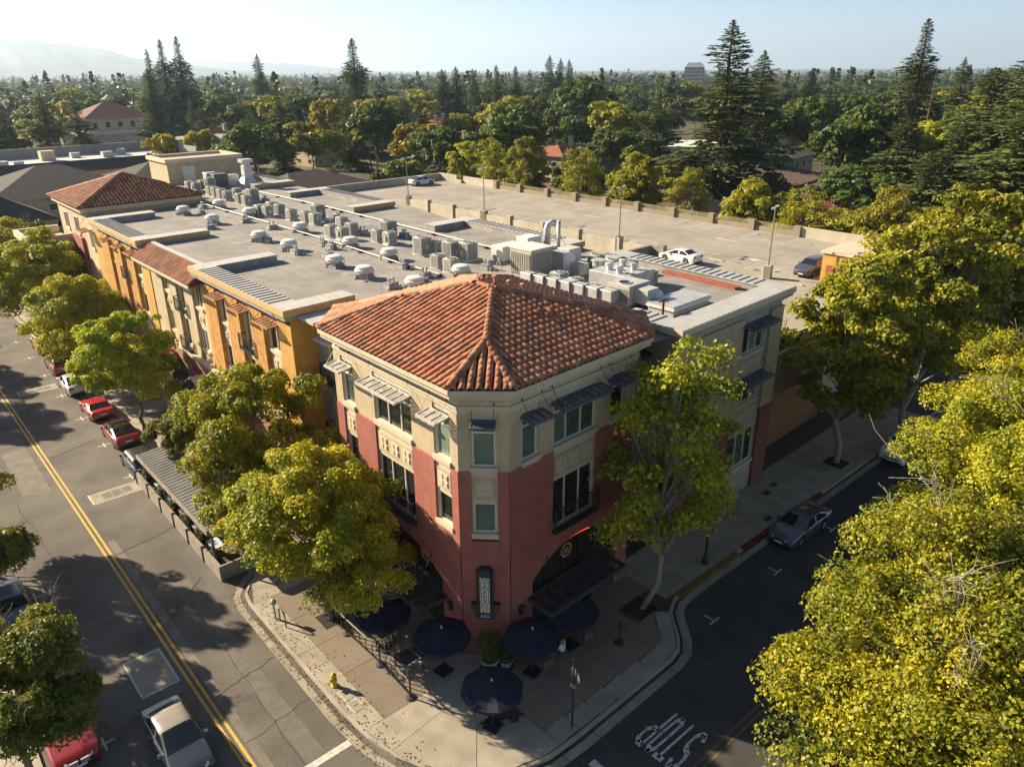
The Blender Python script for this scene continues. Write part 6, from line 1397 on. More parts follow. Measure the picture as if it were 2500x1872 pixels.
# bike rack loop and green bin by the kerb
t = thing('bike_rack', 'black hoop bike rack on the pavement under the left tree', 'bike rack', (12.2, 32.3, SZ)); m = MB(); m.tube([(12.2, 31.95, SZ), (12.2, 31.95, SZ+.6)]+[(12.2, 32.3-.35*math.cos(a), SZ+.6+.35*math.sin(a)) for a in np.linspace(.2, 2.94, 8)]+[(12.2, 32.65, SZ+.6), (12.2, 32.65, SZ)], .035, 8); m.build('hoop', iron, t, True)
t = thing('standing_lamp_pole', 'short post with round top beside the bike rack', 'post', (12.1, 33.0, SZ)); m = MB(); m.tube([(12.1, 33.0, SZ), (12.1, 33.0, SZ+.95)], .05, 8); m.lathe([(.14, .95), (.16, 1.05), (.12, 1.2), (.02, 1.26)], 12, (12.1, 33.0, SZ)); m.build('post', M('sage_green', (.28, .34, .30), .5, .1), t)
# stop sign seen from behind
t = thing('stop_sign', 'stop sign on a dark pole at the corner, seen from behind', 'sign', (18.7, 17.28, SZ)); m = MB(); m.tube([(18.7, 17.28, SZ), (18.7, 17.28, 4.05)], .045, 8); m.build('pole', iron, t)
oc8 = [(.40*math.cos(R(22.5+45*k)), .40*math.sin(R(22.5+45*k))) for k in range(8)]
ca, sa = math.cos(R(-12)), math.sin(R(-12))
def sp(a, z, d): return (18.78+d*ca-a*sa*1.0, 17.28+d*sa+a*ca, 3.05+z)
m = MB(); m.hull2([sp(a, z, 0) for a, z in oc8], [sp(a, z, .012) for a, z in oc8]); pn = m.build('plate', M('sign_back', (.10, .095, .085), .5, .1), t)
m = MB(); m.poly([sp(a*.99, z*.99, .016) for a, z in oc8]); m.build('sign_face', M('stop_red', (.42, .02, .02), .4, .05), pn)
def sstroke(m, pts, ox):
    for (x0, y0), (x1, y1) in zip(pts[:-1], pts[1:]):
        A, B = Vector((ox+x0*.11, (y0-.5)*.26)), Vector((ox+x1*.11, (y1-.5)*.26)); d = (B-A).normalized(); n = Vector((-d.y, d.x))*.016; e = d*.014
        m.quad(*[sp(p.x, p.y, .019) for p in (A-e+n, B+e+n, B+e-n, A-e-n)])
m = MB()
for pts_, ox in (([(1, .85), (.5, 1), (0, .8), (1, .25), (.5, 0), (0, .15)], -.30), ([(.5, 0), (.5, 1), (0, 1), (1, 1)], -.14), ([(.5, 0), (0, .3), (0, .7), (.5, 1), (1, .7), (1, .3), (.5, 0)], .03), ([(0, 0), (0, 1), (.8, 1), (1, .75), (.8, .5), (0, .5)], .19)): sstroke(m, pts_, ox)
m.build('sign_letters', white_m, pn)
m = MB(); m.box(18.67, 18.73, 17.2, 17.42, 2.45, 2.58); m.build('small_plate', silver_m, t)
# slim street lamp under the right-hand trees
t = thing('street_lamp', 'black street lamp post on the side-street pavement, head hidden by the sycamore', 'lamp post', (33.3, 20.5, SZ)); m = MB(); m.lathe([(.2, 0), (.2, .3), (.09, .5), (.06, 4.2)], 12, (33.3, 20.5, SZ)); m.build('pole', iron, t); m = MB(); m.lathe([(.08, 4.2), (.22, 4.4), (.26, 4.9), (.12, 5.15), (.02, 5.3)], 12, (33.3, 20.5, SZ)); m.build('lamp_head', M('lamp_glass', (.5, .5, .45), .4, .05), t)
# covers in the side street pavement
for i, (x, y) in enumerate(((44.6, 22.7), (43.2, 22.4), (40.4, 20.6))):
    t = thing('utility_cover', ['dark grate in the pavement by the brick pier, farther one', 'dark grate in the pavement by the brick pier, nearer one', 'dark grate in the pavement beside the slate sedan'][i], 'utility cover', (x, y, SZ), 0, 'grates in the side-street pavement', True); m = MB(); m.box(-.35, .35, -.2, .2, 0, .012); m.build('lid', iron, t); m = MB(); m.box(-.4, .4, -.25, .25, 0, .006); m.build('rim', gutter_m, t)
# ------------------------------------------------------------- parklet
t = thing('parklet', 'roadside dining parklet with ribbed metal roof and board wall', 'parklet', (12.5, 45.5, 0))
pk_wall = M('parklet_board', (.24, .205, .16), .85, .15, 1.5, .1, 20)
for k in range(6):
    y0, y1 = 38.4+k*2.5, 38.4+(k+1)*2.5-.04; m = MB(); m.box(11.25, 11.42, y0, y1, .02, 1.0); m.build('wall_panel', pk_wall, t)
    m = MB(); m.box(11.2, 11.47, y1-.06, y1+.1, .02, 1.06); m.build('wall_post', iron, t)
each([(11.25, 13.5, 38.25, 38.39, .02, 1.0), (11.25, 13.5, 53.45, 53.6, .02, 1.0)], 'wall_panel', pk_wall, t)
m = MB(); m.box(11.43, 13.55, 38.4, 53.4, .08, .14); m.build('floor', M('parklet_deck', (.10, .085, .07), .9, .2, 2), t)
rm = M('ribbed_roof', (.17, .165, .15), .42, .14, 1.2, metal=.3, spec=.5, stain=.3, stscale=.8)
rf_ = MB(); rf_.add([(11.3, 39.4, 2.86), (13.75, 39.4, 3.1), (13.75, 51.9, 3.1), (11.3, 51.9, 2.86), (11.3, 39.4, 2.8), (13.75, 39.4, 3.04), (13.75, 51.9, 3.04), (11.3, 51.9, 2.8)], [(0, 1, 2, 3), (7, 6, 5, 4), (0, 1, 5, 4), (1, 2, 6, 5), (2, 3, 7, 6), (3, 0, 4, 7)]); pr = rf_.build('roof', rm, t)
m = MB()
for y in np.arange(39.6, 51.9, .40): m.add([(11.3, y, 2.861), (13.75, y, 3.101), (13.75, y+.05, 3.101), (11.3, y+.05, 2.861), (11.3, y, 2.885), (13.75, y, 3.125), (13.75, y+.05, 3.125), (11.3, y+.05, 2.885)], [(4, 5, 6, 7), (0, 1, 5, 4), (2, 3, 7, 6), (3, 0, 4, 7), (1, 2, 6, 5)])
m.build('roof_rib', rm, pr)
m = MB(); m.box(11.22, 11.3, 39.3, 52.0, 2.6, 2.92); m.box(11.3, 13.8, 39.3, 39.38, 2.55, 2.95); m.build('fascia', pk_wall, pr)
for y in (39.6, 43.7, 47.8, 51.7):
    for x in (11.55, 13.55): m = MB(); m.bar((x, y, .1), (x, y, 2.8), .1, .1); m.build('post', iron, t)
for i, y in enumerate((41.0, 43.4, 45.8, 48.2, 50.4)):
    q = thing('parklet_table', f'{ORDN[i]} white-topped parklet table counting from the near end', 'table', (12.1, y, .14), 0, 'tables in the parklet', True); m = MB(); m.box(-.35, .35, -.6, .6, .70, .74); m.build('table_top', M('pale_blue_top', (.45, .5, .56), .4, .05), q); m = MB(); m.tube([(0, 0, 0), (0, 0, .7)], .04, 6); m.box(-.25, .25, -.25, .25, 0, .03); m.build('pedestal', iron, q)
for i, y in enumerate((39.8, 42.2, 44.6, 47.0, 49.3, 52.3)):
    q = thing('planter_box', f'{ORDN[i]} small planter along the parklet wall counting from the near end', 'planter', (11.62, y, .14), 0, 'planters along the parklet wall'); m = MB(); m.box(11.5, 11.76, y-.45, y+.45, .14, .9); m.build('box', trim_b, q)
    g = np.random.default_rng(40+i); n = 420; c = np.stack([11.63+g.normal(0, .1, n), y+g.uniform(-.45, .45, n), .95+g.random(n)**1.5*.45], 1); link_mesh('crown', leaf_quads(g, c, np.tile([0, 0, 1.0], (n, 1)), .06, (.05, .08, .015), (.09, .10, .02), org=ORG[q.name]), leaf, q)
# ------------------------------------------------------------- seated person
t = thing('person', 'person in patterned blue shirt and shorts seated under a navy umbrella', 'person', (21.3, 20.62, SZ), R(200), None, True)
def skinned(name, joints, edges, mat, parent, root=0):
    me = bpy.data.meshes.new(name); me.from_pydata([j[0] for j in joints], edges, []); o = bpy.data.objects.new(name, me); col.objects.link(o); setpar(o, parent)
    md = o.modifiers.new('skin', 'SKIN'); md.use_smooth_shade = True
    if not me.skin_vertices: me.skin_vertices.new() if hasattr(me.skin_vertices, 'new') else None
    for i, j in enumerate(joints): me.skin_vertices[0].data[i].radius = j[1] if hasattr(j[1], '__len__') else (j[1], j[1])
    me.skin_vertices[0].data[root].use_root = True
    sb_ = o.modifiers.new('subd', 'SUBSURF'); sb_.levels = 1; sb_.render_levels = 2; me.materials.append(mat); return o
skin_m = M('skin', (.36, .20, .13), .6, .08, 6)
J = [((0, .08, .52), (.16, .12)), ((0, .11, .75), (.15, .10)), ((0, .10, .98), (.17, .10)), ((0, .08, 1.10), (.06, .06)), ((0, .05, 1.17), (.055, .055)), ((0, .03, 1.27), (.085, .10)), ((0, .03, 1.36), (.075, .085)),
     ((-.2, .08, 1.02), (.06, .06)), ((-.27, .0, .80), (.045, .045)), ((-.18, -.22, .72), (.036, .036)), ((-.12, -.30, .74), (.03, .022)), ((.2, .08, 1.02), (.06, .06)), ((.27, .0, .80), (.045, .045)), ((.18, -.22, .72), (.036, .036)), ((.12, -.30, .74), (.03, .022)),
     ((-.11, .02, .52), (.10, .09)), ((-.13, -.38, .50), (.065, .065)), ((-.13, -.40, .28), (.055, .055)), ((-.13, -.38, .07), (.038, .038)), ((-.14, -.50, .04), (.04, .03)),
     ((.11, .02, .52), (.10, .09)), ((.15, -.36, .52), (.065, .065)), ((.12, -.42, .28), (.055, .055)), ((.08, -.44, .08), (.038, .038)), ((.08, -.56, .05), (.04, .03))]
Ed = [(0, 1), (1, 2), (2, 3), (3, 4), (4, 5), (5, 6), (2, 7), (7, 8), (8, 9), (9, 10), (2, 11), (11, 12), (12, 13), (13, 14), (0, 15), (15, 16), (16, 17), (17, 18), (18, 19), (0, 20), (20, 21), (21, 22), (22, 23), (23, 24)]
skinned('body', J, Ed, skin_m, t)
for s in (-1, 1):                      # fingers, curled, each its own short chain
    for k in range(4):
        x = s*(.095+k*.016); skinned('finger', [((x, -.31, .735), .011), ((x, -.36, .73), .010), ((x, -.375, .70), .008)], [(0, 1), (1, 2)], skin_m, t)
    skinned('thumb', [((s*.09, -.29, .745), .012), ((s*.07, -.325, .75), .010), ((s*.075, -.35, .74), .008)], [(0, 1), (1, 2)], skin_m, t)
sh = M('patterned_shirt', (.50, .54, .66), .8, .45, 16, tint=(.72, .74, .80))
skinned('shirt', [((0, .08, .56), (.185, .145)), ((0, .11, .75), (.18, .13)), ((0, .10, .98), (.19, .125)), ((0, .085, 1.07), (.08, .08)), ((-.2, .08, 1.02), (.08, .08)), ((-.26, .02, .86), (.075, .075)), ((.2, .08, 1.02), (.08, .08)), ((.26, .02, .86), (.075, .075))], [(0, 1), (1, 2), (2, 3), (2, 4), (4, 5), (2, 6), (6, 7)], sh, t)
skinned('shorts', [((0, .08, .50), (.18, .13)), ((-.11, .0, .52), (.12, .11)), ((-.13, -.27, .51), (.10, .09)), ((.11, .0, .52), (.12, .11)), ((.15, -.25, .525), (.10, .09))], [(0, 1), (1, 2), (0, 3), (3, 4)], M('dark_shorts', (.03, .032, .04), .8, .1), t)
skinned('hair', [((0, .06, 1.34), (.09, .09)), ((0, .05, 1.41), (.07, .07)), ((0, .10, 1.25), (.06, .05))], [(0, 1), (0, 2)], M('dark_hair', (.03, .02, .015), .7, .1), t)
fm_ = MB(); fm_.lathe([(.014, 0), (.006, .02)], 6, (0, -.075, 1.27)); 
for s in (-1, 1): fm_.cbox(s*.032, -.068, 1.295, .022, .012, .010)
fm_.cbox(0, -.066, 1.225, .045, .012, .010); fm_.build('face', M('face_features', (.16, .07, .05), .6, .05), t)
skinned('shoe', [((-.13, -.36, .05), .05), ((-.14, -.5, .035), .045)], [(0, 1)], trim_b, t); skinned('shoe', [((.08, -.42, .055), .05), ((.08, -.56, .04), .045)], [(0, 1)], trim_b, t)

# fallen leaves in the gutter and on the paving
gl_ = np.random.default_rng(91); n = 900; yy = gl_.uniform(19, 37, n); xx = 11.2+np.abs(gl_.normal(0, 1, n))*.9; xx[:300] = gl_.uniform(10.95, 11.5, 300); cc = np.stack([xx, yy, np.where(xx < 11.62, .022, .168)], 1)
n2 = 300; cc = np.concatenate([cc, np.stack([gl_.uniform(17, 46, n2), np.where(gl_.random(n2) < .5, 16.4, 15.5)+gl_.normal(0, .5, n2), np.full(n2, .02)], 1)]); cc = cc[~((cc[:, 0] > 13) & (cc[:, 1] > 16.6) & (cc[:, 2] < .1))]
ol = link_mesh('fallen_leaves', leaf_quads(gl_, cc, np.tile([0, 0, 1.0], (len(cc), 1)), .05, (.14, .10, .02), (.30, .20, .03), jit=.15), leaf); tag(ol, 'fallen leaves along the gutter and kerb paving', 'leaves', kind='stuff')
# ================================================================== TREES
def limb(m, a, b, r0, r1, rng, bend=.12, n=5):
    a, b = np.array(a, float), np.array(b, float); L_ = np.linalg.norm(b-a); off = rng.normal(0, bend*L_, 3); off[2] = abs(off[2])*.5
    P = [a+(b-a)*t+off*4*t*(1-t)*.5+rng.normal(0, .02*L_, 3)*(0 < t < 1) for t in np.linspace(0, 1, n)]
    m.tube([tuple(p) for p in P], [r0+(r1-r0)*t for t in np.linspace(0, 1, n)], 6); return P
def broadleaf(name, seed, Rx, H, trunk_h, nl, leaves, size, ca, cb, bark_, lean=0, tall=1.0, sub=12, lobe=.40, extra=None, twigs=30, tr=.16, sparse=.0, mat=None, dome=.35, asp=.62, bare=0, puff=.72, taper=0.0, lead=.45, rs0=.26, rs1=.46):
    """clumped crown: lobes hold sub-clumps, sub-clumps hold leaves; limbs run from the trunk to the lobes"""
    g = np.random.default_rng(seed); t = thing(name, '', 'tree', (0, 0, 0), 0, None, True)
    ch = H-trunk_h*.75; cz = trunk_h*.75+ch*.52; rz = ch*.5
    i = np.arange(nl)+.5; ph = np.arccos(1-(1+dome)*i/nl); th = i*2.39996+g.normal(0, .25, nl); q = g.uniform(.45, .78, nl)
    D = np.stack([np.cos(th)*np.sin(ph), np.sin(th)*np.sin(ph), np.cos(ph)], 1); LC = D*np.array([Rx, Rx, rz])*q[:, None]+np.array([0, 0, cz]); LC[:, :2] += g.normal(0, Rx*.08, (nl, 2))
    if taper: LC[:, :2] *= (1.2-taper*np.clip((LC[:, 2]-trunk_h)/(H-trunk_h), 0, 1))[:, None]
    if lean: LC[:, 0] += lean*LC[:, 2]/H*1.4
    LR = Rx*lobe*g.uniform(.7, 1.25, nl); lw = g.random(nl)
    m = MB(); zl = max(trunk_h, H*lead); base = limb(m, (0, 0, -.05), (lean+g.normal(0, .2), g.normal(0, .2), zl), tr*1.2, tr*(.75-.6*lead), g, .03, 9)
    cen = np.array([lean, 0, cz-.2*rz]); bz = np.array([p[2] for p in base])
    for k in range(nl):
        zs = np.clip(LC[k, 2]*g.uniform(.5, .72), trunk_h*.75, zl); j = int(np.argmin(abs(bz-zs))); s = np.array(base[j]); r0 = tr*(.42-.25*j/8); mid = s+(LC[k]-s)*.5+np.array([0, 0, .03*H])
        limb(m, tuple(s), tuple(mid), r0, r0*.55, g, .07, 4); P = limb(m, tuple(mid), tuple(LC[k]), r0*.55, r0*.15, g, .1, 4)
        for _ in range(max(1, twigs//nl)):
            e = LC[k]+np.clip(g.normal(0, 1, 3), -1.3, 1.3)*LR[k]*.5; limb(m, tuple(P[1]), tuple(e), .022, .007, g, .16, 6)
    for _ in range(bare):                                   # leafless twig sprays standing out of the crown
        k = int(g.integers(0, nl)); o = LC[k]-cen; o = o/np.linalg.norm(o); e = LC[k]+o*LR[k]*g.uniform(.9, 1.35)+g.normal(0, .2, 3)*LR[k]; P = limb(m, tuple(LC[k]), tuple(e), .03, .010, g, .16, 7)
        for q_ in P[2:]:
            for _2 in range(3): limb(m, tuple(q_), tuple(q_+(o*.5+g.normal(0, .55, 3))*LR[k]*.45), .012, .006, g, .2, 4)
    m.build('trunk', bark_, t, True)
    w = LR**2; w /= w.sum(); C = []; Nn = []; cw = []
    for k in range(nl):
        nk = int(leaves*w[k]); sd_ = g.normal(0, 1, (sub, 3)); sd_ /= np.linalg.norm(sd_, axis=1, keepdims=True); sd_[:, 2] = np.abs(sd_[:, 2])*1.1-.35
        sr = g.uniform(.5, 1.0, sub); SC = LC[k]+sd_*sr[:, None]*LR[k]*np.array([1, 1, .82]); pick = g.integers(0, sub, nk); sg = LR[k]*g.uniform(.18, .34, sub)
        o = g.normal(0, 1, (nk, 3)); o /= np.linalg.norm(o, axis=1, keepdims=True); o[:, 2] = np.where(o[:, 2] < -.45, -o[:, 2], o[:, 2])
        q_ = np.where(g.random(nk) < puff, g.uniform(.82, 1.08, nk), g.random(nk)**.5*1.25)[:, None]; rs = LR[k]*g.uniform(rs0, rs1, sub)
        C.append(SC[pick]+o*q_*rs[pick][:, None]*np.array([1, 1, .8])); Nn.append(o+sd_[pick]*.35+np.array([0, 0, .35])); cw.append(np.clip(lw[k]*.5+g.random(sub)[pick]*.5, 0, 1))
    C = np.concatenate(C); Nn = np.concatenate(Nn); cw = np.concatenate(cw)
    link_mesh('crown', leaf_quads(g, C, Nn, size, ca, cb, asp, None, .55, .35, extra, cw), mat or leaf, t)
    return t
def conifer(name, seed, H, Rx, nb, per, ca, cb, low=.12, droop=.25, size=.55, power=.85, ragged=.3, tr=.4, gap=0.0):
    g = np.random.default_rng(seed); t = thing(name, '', 'tree', (0, 0, 0), 0, None, True); m = MB()
    m.tube([(0, 0, -.1), (.1, 0, H*.4), (0, .1, H*.8), (0, 0, H)], [tr, tr*.75, tr*.3, .03], 8)
    C, T, S, cw = [], [], [], []
    for k in range(nb):
        u = (k+g.random())/nb; z = H*(low+(1-low)*u)
        if g.random() < gap: continue
        L_ = Rx*max(.004, (1-u))**power*g.uniform(1-ragged, 1+ragged*.5)*(.75+.25*math.sin(u*21+seed)); a = k*2.39996+g.normal(0, .3); d = np.array([math.cos(a), math.sin(a), 0])
        up_ = .35*(1-u)*-droop*2+.25*u; n = max(4, int(per*(.3+L_/Rx)))
        if L_ > Rx*.35: m.tube([(0, 0, z), tuple(d*L_*.8+np.array([0, 0, z+up_*L_*.5]))], [tr*.16*(1-u)+.03, .02], 4)
        s = g.random(n)**.6; P = d*L_*s[:, None]+np.array([0, 0, z])+np.array([0, 0, 1])*(up_*L_*s-droop*L_*.35*s*s)[:, None]; side_ = np.array([-d[1], d[0], 0]); P += side_*g.normal(0, 1, n)[:, None]*L_*.16*(.3+s[:, None])+g.normal(0, .09, (n, 3))*np.array([1, 1, .6])*(.5+L_*.12)
        dd = d+side_*g.normal(0, .5, n)[:, None]+np.array([0, 0, -1])*(droop*.6-1.1*max(0, u-.8)*5+g.normal(0, .25, n))[:, None]
        C.append(P); T.append(dd); S.append(np.full(n, size*min(1.0, .22+1.1*L_/Rx))); cw.append(np.clip(g.random()*.6+g.random(n)*.4, 0, 1))
    m.build('trunk', bark_red, t, True)
    C, T, S, cw = map(np.concatenate, (C, T, S, cw)); n = len(C); T /= np.linalg.norm(T, axis=1, keepdims=True); N_ = np.array([0, 0, 1.])+g.normal(0, .55, (n, 3)); B = np.cross(N_, T); B /= np.linalg.norm(B, axis=1, keepdims=True); S = (S*(1+g.uniform(-.3, .4, n)))[:, None]
    V = np.stack([C+T*S, C+B*S*.34, C-T*S*.7, C-B*S*.34], 1).reshape(-1, 3); c = np.array(ca)*(1-cw[:, None])+np.array(cb)*cw[:, None]; c *= (1+g.normal(0, .12, (n, 1)))
    link_mesh('crown', np_mesh('sprays', V, np.arange(n*4).reshape(-1, 4), False, np.repeat(np.clip(c, .003, 1), 4, 0)), needle, t)
    return t
USED = set()
def put(proto, x, y, label, s=1.0, sz=None, rz=None, name=None, group=None, z=0.0):
    o = proto if proto.name not in USED else copy_tree(proto); USED.add(proto.name)
    o.location = (x, y, z); o.scale = (s, s, sz or s); o.rotation_euler = (0, 0, random.random()*6.28 if rz is None else rz); o['label'] = label
    if group: o['group'] = group
    return o
YG, GO, DG = (.17, .225, .008), (.54, .46, .012), (.06, .095, .010)
ORG_L = ((.45, .20, .02), .018)
tA = broadleaf('street_tree', 1, 4.7, 10.6, 1.2, 24, 84000, .082, YG, GO, bark, extra=ORG_L, lobe=.34, dome=.85, twigs=90)
tB = broadleaf('street_tree', 2, 4.6, 10.8, 1.6, 21, 70000, .088, (.145, .21, .008), (.48, .43, .012), bark, extra=ORG_L, lobe=.36, dome=.75, twigs=70)
tC = broadleaf('street_tree', 5, 3.6, 8.0, 2.2, 11, 50000, .082, (.06, .095, .010), (.25, .25, .014), bark, lobe=.36, twigs=120, bare=8)
tY = broadleaf('golden_tree', 3, 7.2, 13.0, 3.5, 34, 205000, .067, (.09, .125, .008), (.40, .335, .011), bark_pale, lobe=.29, sub=26, extra=((.45, .2, .02), .008), twigs=200, dome=.5, bare=14, puff=.8, rs0=.2, rs1=.38, tr=.26)
tY2 = broadleaf('golden_tree', 9, 6.8, 12.6, 3.5, 30, 180000, .067, (.11, .15, .010), (.40, .345, .012), bark_pale, lobe=.31, sub=26, extra=((.45, .2, .02), .004), twigs=150, dome=.5, bare=6, puff=.8, rs0=.2, rs1=.38, tr=.26)
tS = broadleaf('sycamore_tree', 4, 4.6, 15.8, 1.6, 46, 17000, .10, (.11, .155, .010), (.48, .41, .016), bark_pale, lobe=.20, sub=6, extra=((.38, .20, .03), .05), twigs=180, tr=.15, dome=1.0, asp=.85, puff=.15, taper=.72, lead=.88, rs0=.4, rs1=.85, lean=1.1)
tS2 = broadleaf('sycamore_tree', 14, 5.2, 14.8, 2.4, 46, 42000, .125, (.135, .185, .012), (.44, .40, .016), bark_pale, lobe=.24, sub=8, extra=((.32, .20, .04), .07), twigs=140, tr=.18, dome=1.0, asp=.85, puff=.3, taper=.5, lead=.8, rs0=.3, rs1=.6)
SG = 'street trees along the main street'
put(tA, 14.35, 31.0, 'large yellow-green street tree in front of the tower, nearest the corner', 1.08, 1.0, rz=.4, group=SG)
put(tB, 15.0, 39.9, 'yellow-green street tree behind the parklet, second from the corner', 1.06, 1.14, rz=1.0, group=SG)
put(tC, 14.3, 50.2, 'small green street tree between the parklet and the grey awnings', .78, rz=2, group=SG)
put(tB, 14.4, 62.0, 'street tree over the red sports coupe, yellow at the crown edge', .92, 1.0, rz=2.6, group=SG)
put(tA, 14.3, 76.5, 'green-gold street tree over the silver sedan', 1.02, 1.05, rz=2.2, group=SG)
put(tB, 14.4, 91.5, 'street tree beyond the off-road car, left side', 1.28, 1.2, rz=4.0, group=SG)
put(tA, 14.2, 109, 'golden street tree at the far left edge beyond the terrace', 1.15, 1.1, rz=5.0, group=SG)
put(tC, 19.5, 119, 'rust-tinged green tree behind the far tile tower, left', 1.15, 1.2, rz=3.0, group=SG)
put(tC, .1, 29.3, 'dark green tree with bare twigs at the bottom left corner', 1.02, 1.08, rz=.2)
put(tC, .0, 40.5, 'small tree at the left frame edge beside the dark car', .9, .95, rz=1.7)
for i, y in enumerate((52.5, 85, 97, 111, 124)): put((tB, tA)[i % 2], -.6, y, 'street tree on the opposite pavement, outside the left edge of the view', 1.0, 1.0, group='trees on the opposite pavement')
put(tY, 24.6, 4.0, 'big golden tree filling the bottom right corner, with bare grey twigs', 1.12, 1.04, rz=.9, group='golden trees on the side street')
put(tY2, 37.4, 5.6, 'second golden tree on the right edge, behind the bottom corner one', 1.22, 1.12, rz=2.0, group='golden trees on the side street')
put(tY, 51.5, 7.6, 'third golden tree at the right edge, farthest of the three', 1.2, 1.15, rz=3.6, group='golden trees on the side street')
put(tS, 27.3, 20.45, 'slender sycamore with pale bark standing before the grey wing', 1.02, 1.06, rz=-.72)
put(tS2, 50.9, 21.3, 'sycamore beside the slatted bridge, half in shade', 1.12, 1.14, rz=2.2)
put(tS2, 61.0, 20.8, 'taller sycamore right of the stair block, browning leaves', 1.3, 1.25, rz=4.0)
put(tS2, 72, 21.4, 'sycamore farther up the side street at the right edge', 1.35, 1.3, rz=1.0)
GRW = 'sycamores in a row behind the garage'
for i, (y, h) in enumerate(((120, 15.8), (109.4, 16.9), (101.4, 17.9), (87.1, 16.6), (77.1, 16.9), (68.6, 14.8), (56.5, 14.7), (46.9, 14.0), (38.1, 15.6))):
    put((tS2, tS)[i % 2] if i not in (2,) else tS2, 93.5+random.uniform(-1, 1.5), y, f'yellow-green sycamore behind the garage rail, {ORDN[i]} from the left', (1.0, 1.15)[i % 2], h/(14.8, 15.6)[i % 2], group=GRW)
# ---- background prototypes
bG = [broadleaf('round_tree', 21, 5.0, 11, 2.4, 13, 8500, .30, (.055, .092, .012), (.16, .185, .022), bark, lobe=.44, twigs=0, sub=9),
      broadleaf('round_tree', 22, 5.0, 12, 2.6, 11, 8000, .30, (.14, .175, .014), (.40, .36, .022), bark, lobe=.46, twigs=0, sub=9),
      broadleaf('round_tree', 23, 4.6, 11.5, 2.5, 12, 8000, .30, (.20, .175, .012), (.44, .33, .02), bark, lobe=.44, twigs=0, sub=9),
      broadleaf('round_tree', 24, 5.4, 13, 2.5, 15, 9000, .32, (.045, .08, .014), (.115, .15, .022), bark, lobe=.44, twigs=0, sub=9)]
cN = [conifer('redwood_tree', 31, 36, 7.6, 460, 44, (.04, .07, .016), (.13, .155, .03), .06, .32, .66, .72, .32, .6),
      conifer('redwood_tree', 32, 30, 5.4, 380, 36, (.042, .07, .016), (.125, .15, .03), .06, .30, .60, .72, .30, .5),
      conifer('redwood_tree', 33, 26, 6.4, 340, 42, (.05, .08, .018), (.15, .165, .034), .05, .24, .62, .55, .38, .5),
      conifer('redwood_tree', 34, 32, 7.6, 380, 46, (.036, .065, .016), (.115, .145, .03), .08, .24, .66, .66, .42, .55, .05)]
dead = conifer('bare_conifer', 35, 26, 3.6, 70, 7, (.07, .045, .025), (.12, .085, .04), .3, .2, .4, .7, .5, .4, .2)
cedar = conifer('cedar_tree', 36, 18, 10, 240, 70, (.05, .09, .026), (.13, .17, .044), .14, .08, .62, .45, .3, .5)
for (x, y, h, w, k, lab) in ((122, 343, 40.7, 1.15, 0, 'tallest redwood of the group of three on the left skyline'), (117, 348, 39.6, 1.1, 0, 'middle redwood of the group of three on the left skyline'), (109, 341, 35.7, 1.0, 1, 'leftmost narrow redwood of the group of three on the left skyline'),
        (83, 262, 28.4, 1.5, 1, 'tall mixed-green conifer in front of the left redwood group'), (171, 377, 35.3, 1.0, 3, 'thin ragged conifer on the skyline right of the redwood group'), (143, 241, 37.3, 1.35, 0, 'big olive-green redwood left of centre on the skyline'),
        (199, 267, 27.6, 1.7, 1, 'left of the twin dark conifers over the red tiled roofs'), (203, 263, 28.5, 1.6, 1, 'right of the twin dark conifers over the red tiled roofs'), (234, 274, 29.3, 1.1, 1, 'slim pointed conifer right of the twin dark conifers'), (240, 268, 28.8, 1.2, 1, 'dark pointed conifer at the centre of the skyline'), (261, 324, 27.8, 1.3, 1, 'distant dark conifer between the centre pairs'),
        (337, 346, 35.1, 1.1, 3, 'leftmost of the three airy conifers right of centre'), (341, 341, 33.5, 1.0, 3, 'middle of the three airy conifers right of centre'), (344, 337, 32.8, 1.0, 3, 'rightmost of the three airy conifers right of centre'), (138, 91.5, 35.8, 1.5, 3, 'huge layered redwood behind the garage, the tallest tree right of centre'), (170, 103.5, 31.0, 1.4, 3, 'second redwood just right of the huge layered one'),
        (219, 88, 38.5, 1.25, 0, 'tall leaning redwood on the right skyline'), (282, 100, 30, 1.2, 3, 'smaller layered conifer right of the leaning redwood'), (378, 123, 26.8, 1.3, 1, 'small pointed conifer on the right skyline'), (157, 44, 29.5, 1.9, 2, 'massive dark conifer at the right edge'), (151, 52, 19, 1.6, 2, 'lower spreading conifer in front of the right edge mass'), (172, 55, 27, 1.7, 2, 'broad conifer behind the right edge mass'), (126, 35, 23, 1.8, 2, 'nearest olive conifer of the right edge mass'), (121, 45, 16, 1.7, 2, 'low olive conifer left of the right edge mass'), (143, 31, 28, 1.7, 2, 'tall ragged conifer touching the right frame edge'), (138, 56, 20, 1.6, 2, 'mid-height conifer between the bare brown one and the right edge'), (403, 217, 26, 2.2, 1, 'dense dark conifer clump right of the apartment tower'), (90.5, 191, 23.5, 1.3, 1, 'columnar dark conifer behind the flat roof, left of centre'), (47, 236, 22, 1.5, 2, 'spreading conifer over the dark shingle roofs'), (36, 246, 19, 1.6, 2, 'dark conifer at the left edge behind the shingle roofs'), (62, 268, 20, 1.5, 2, 'dark conifer before the cream block'), (118, 205, 20, 1.3, 2, 'dark conifer under the big olive-green redwood'), (150, 214, 19, 1.3, 2, 'dark conifer beside the olive-green redwood, right')):
    p = cN[k]; hp, rp_ = ((36, 6.2), (30, 4.4), (26, 6.0), (32, 7.5))[k]; s = h/hp; o = put(p, x, y, lab, s*w*(1.18 if k < 2 else 1.05), s, group='conifers on the skyline')
put(dead, 213.4, 81.8, 'thin half-bare brown conifer on the right', 1.1, 1.05)
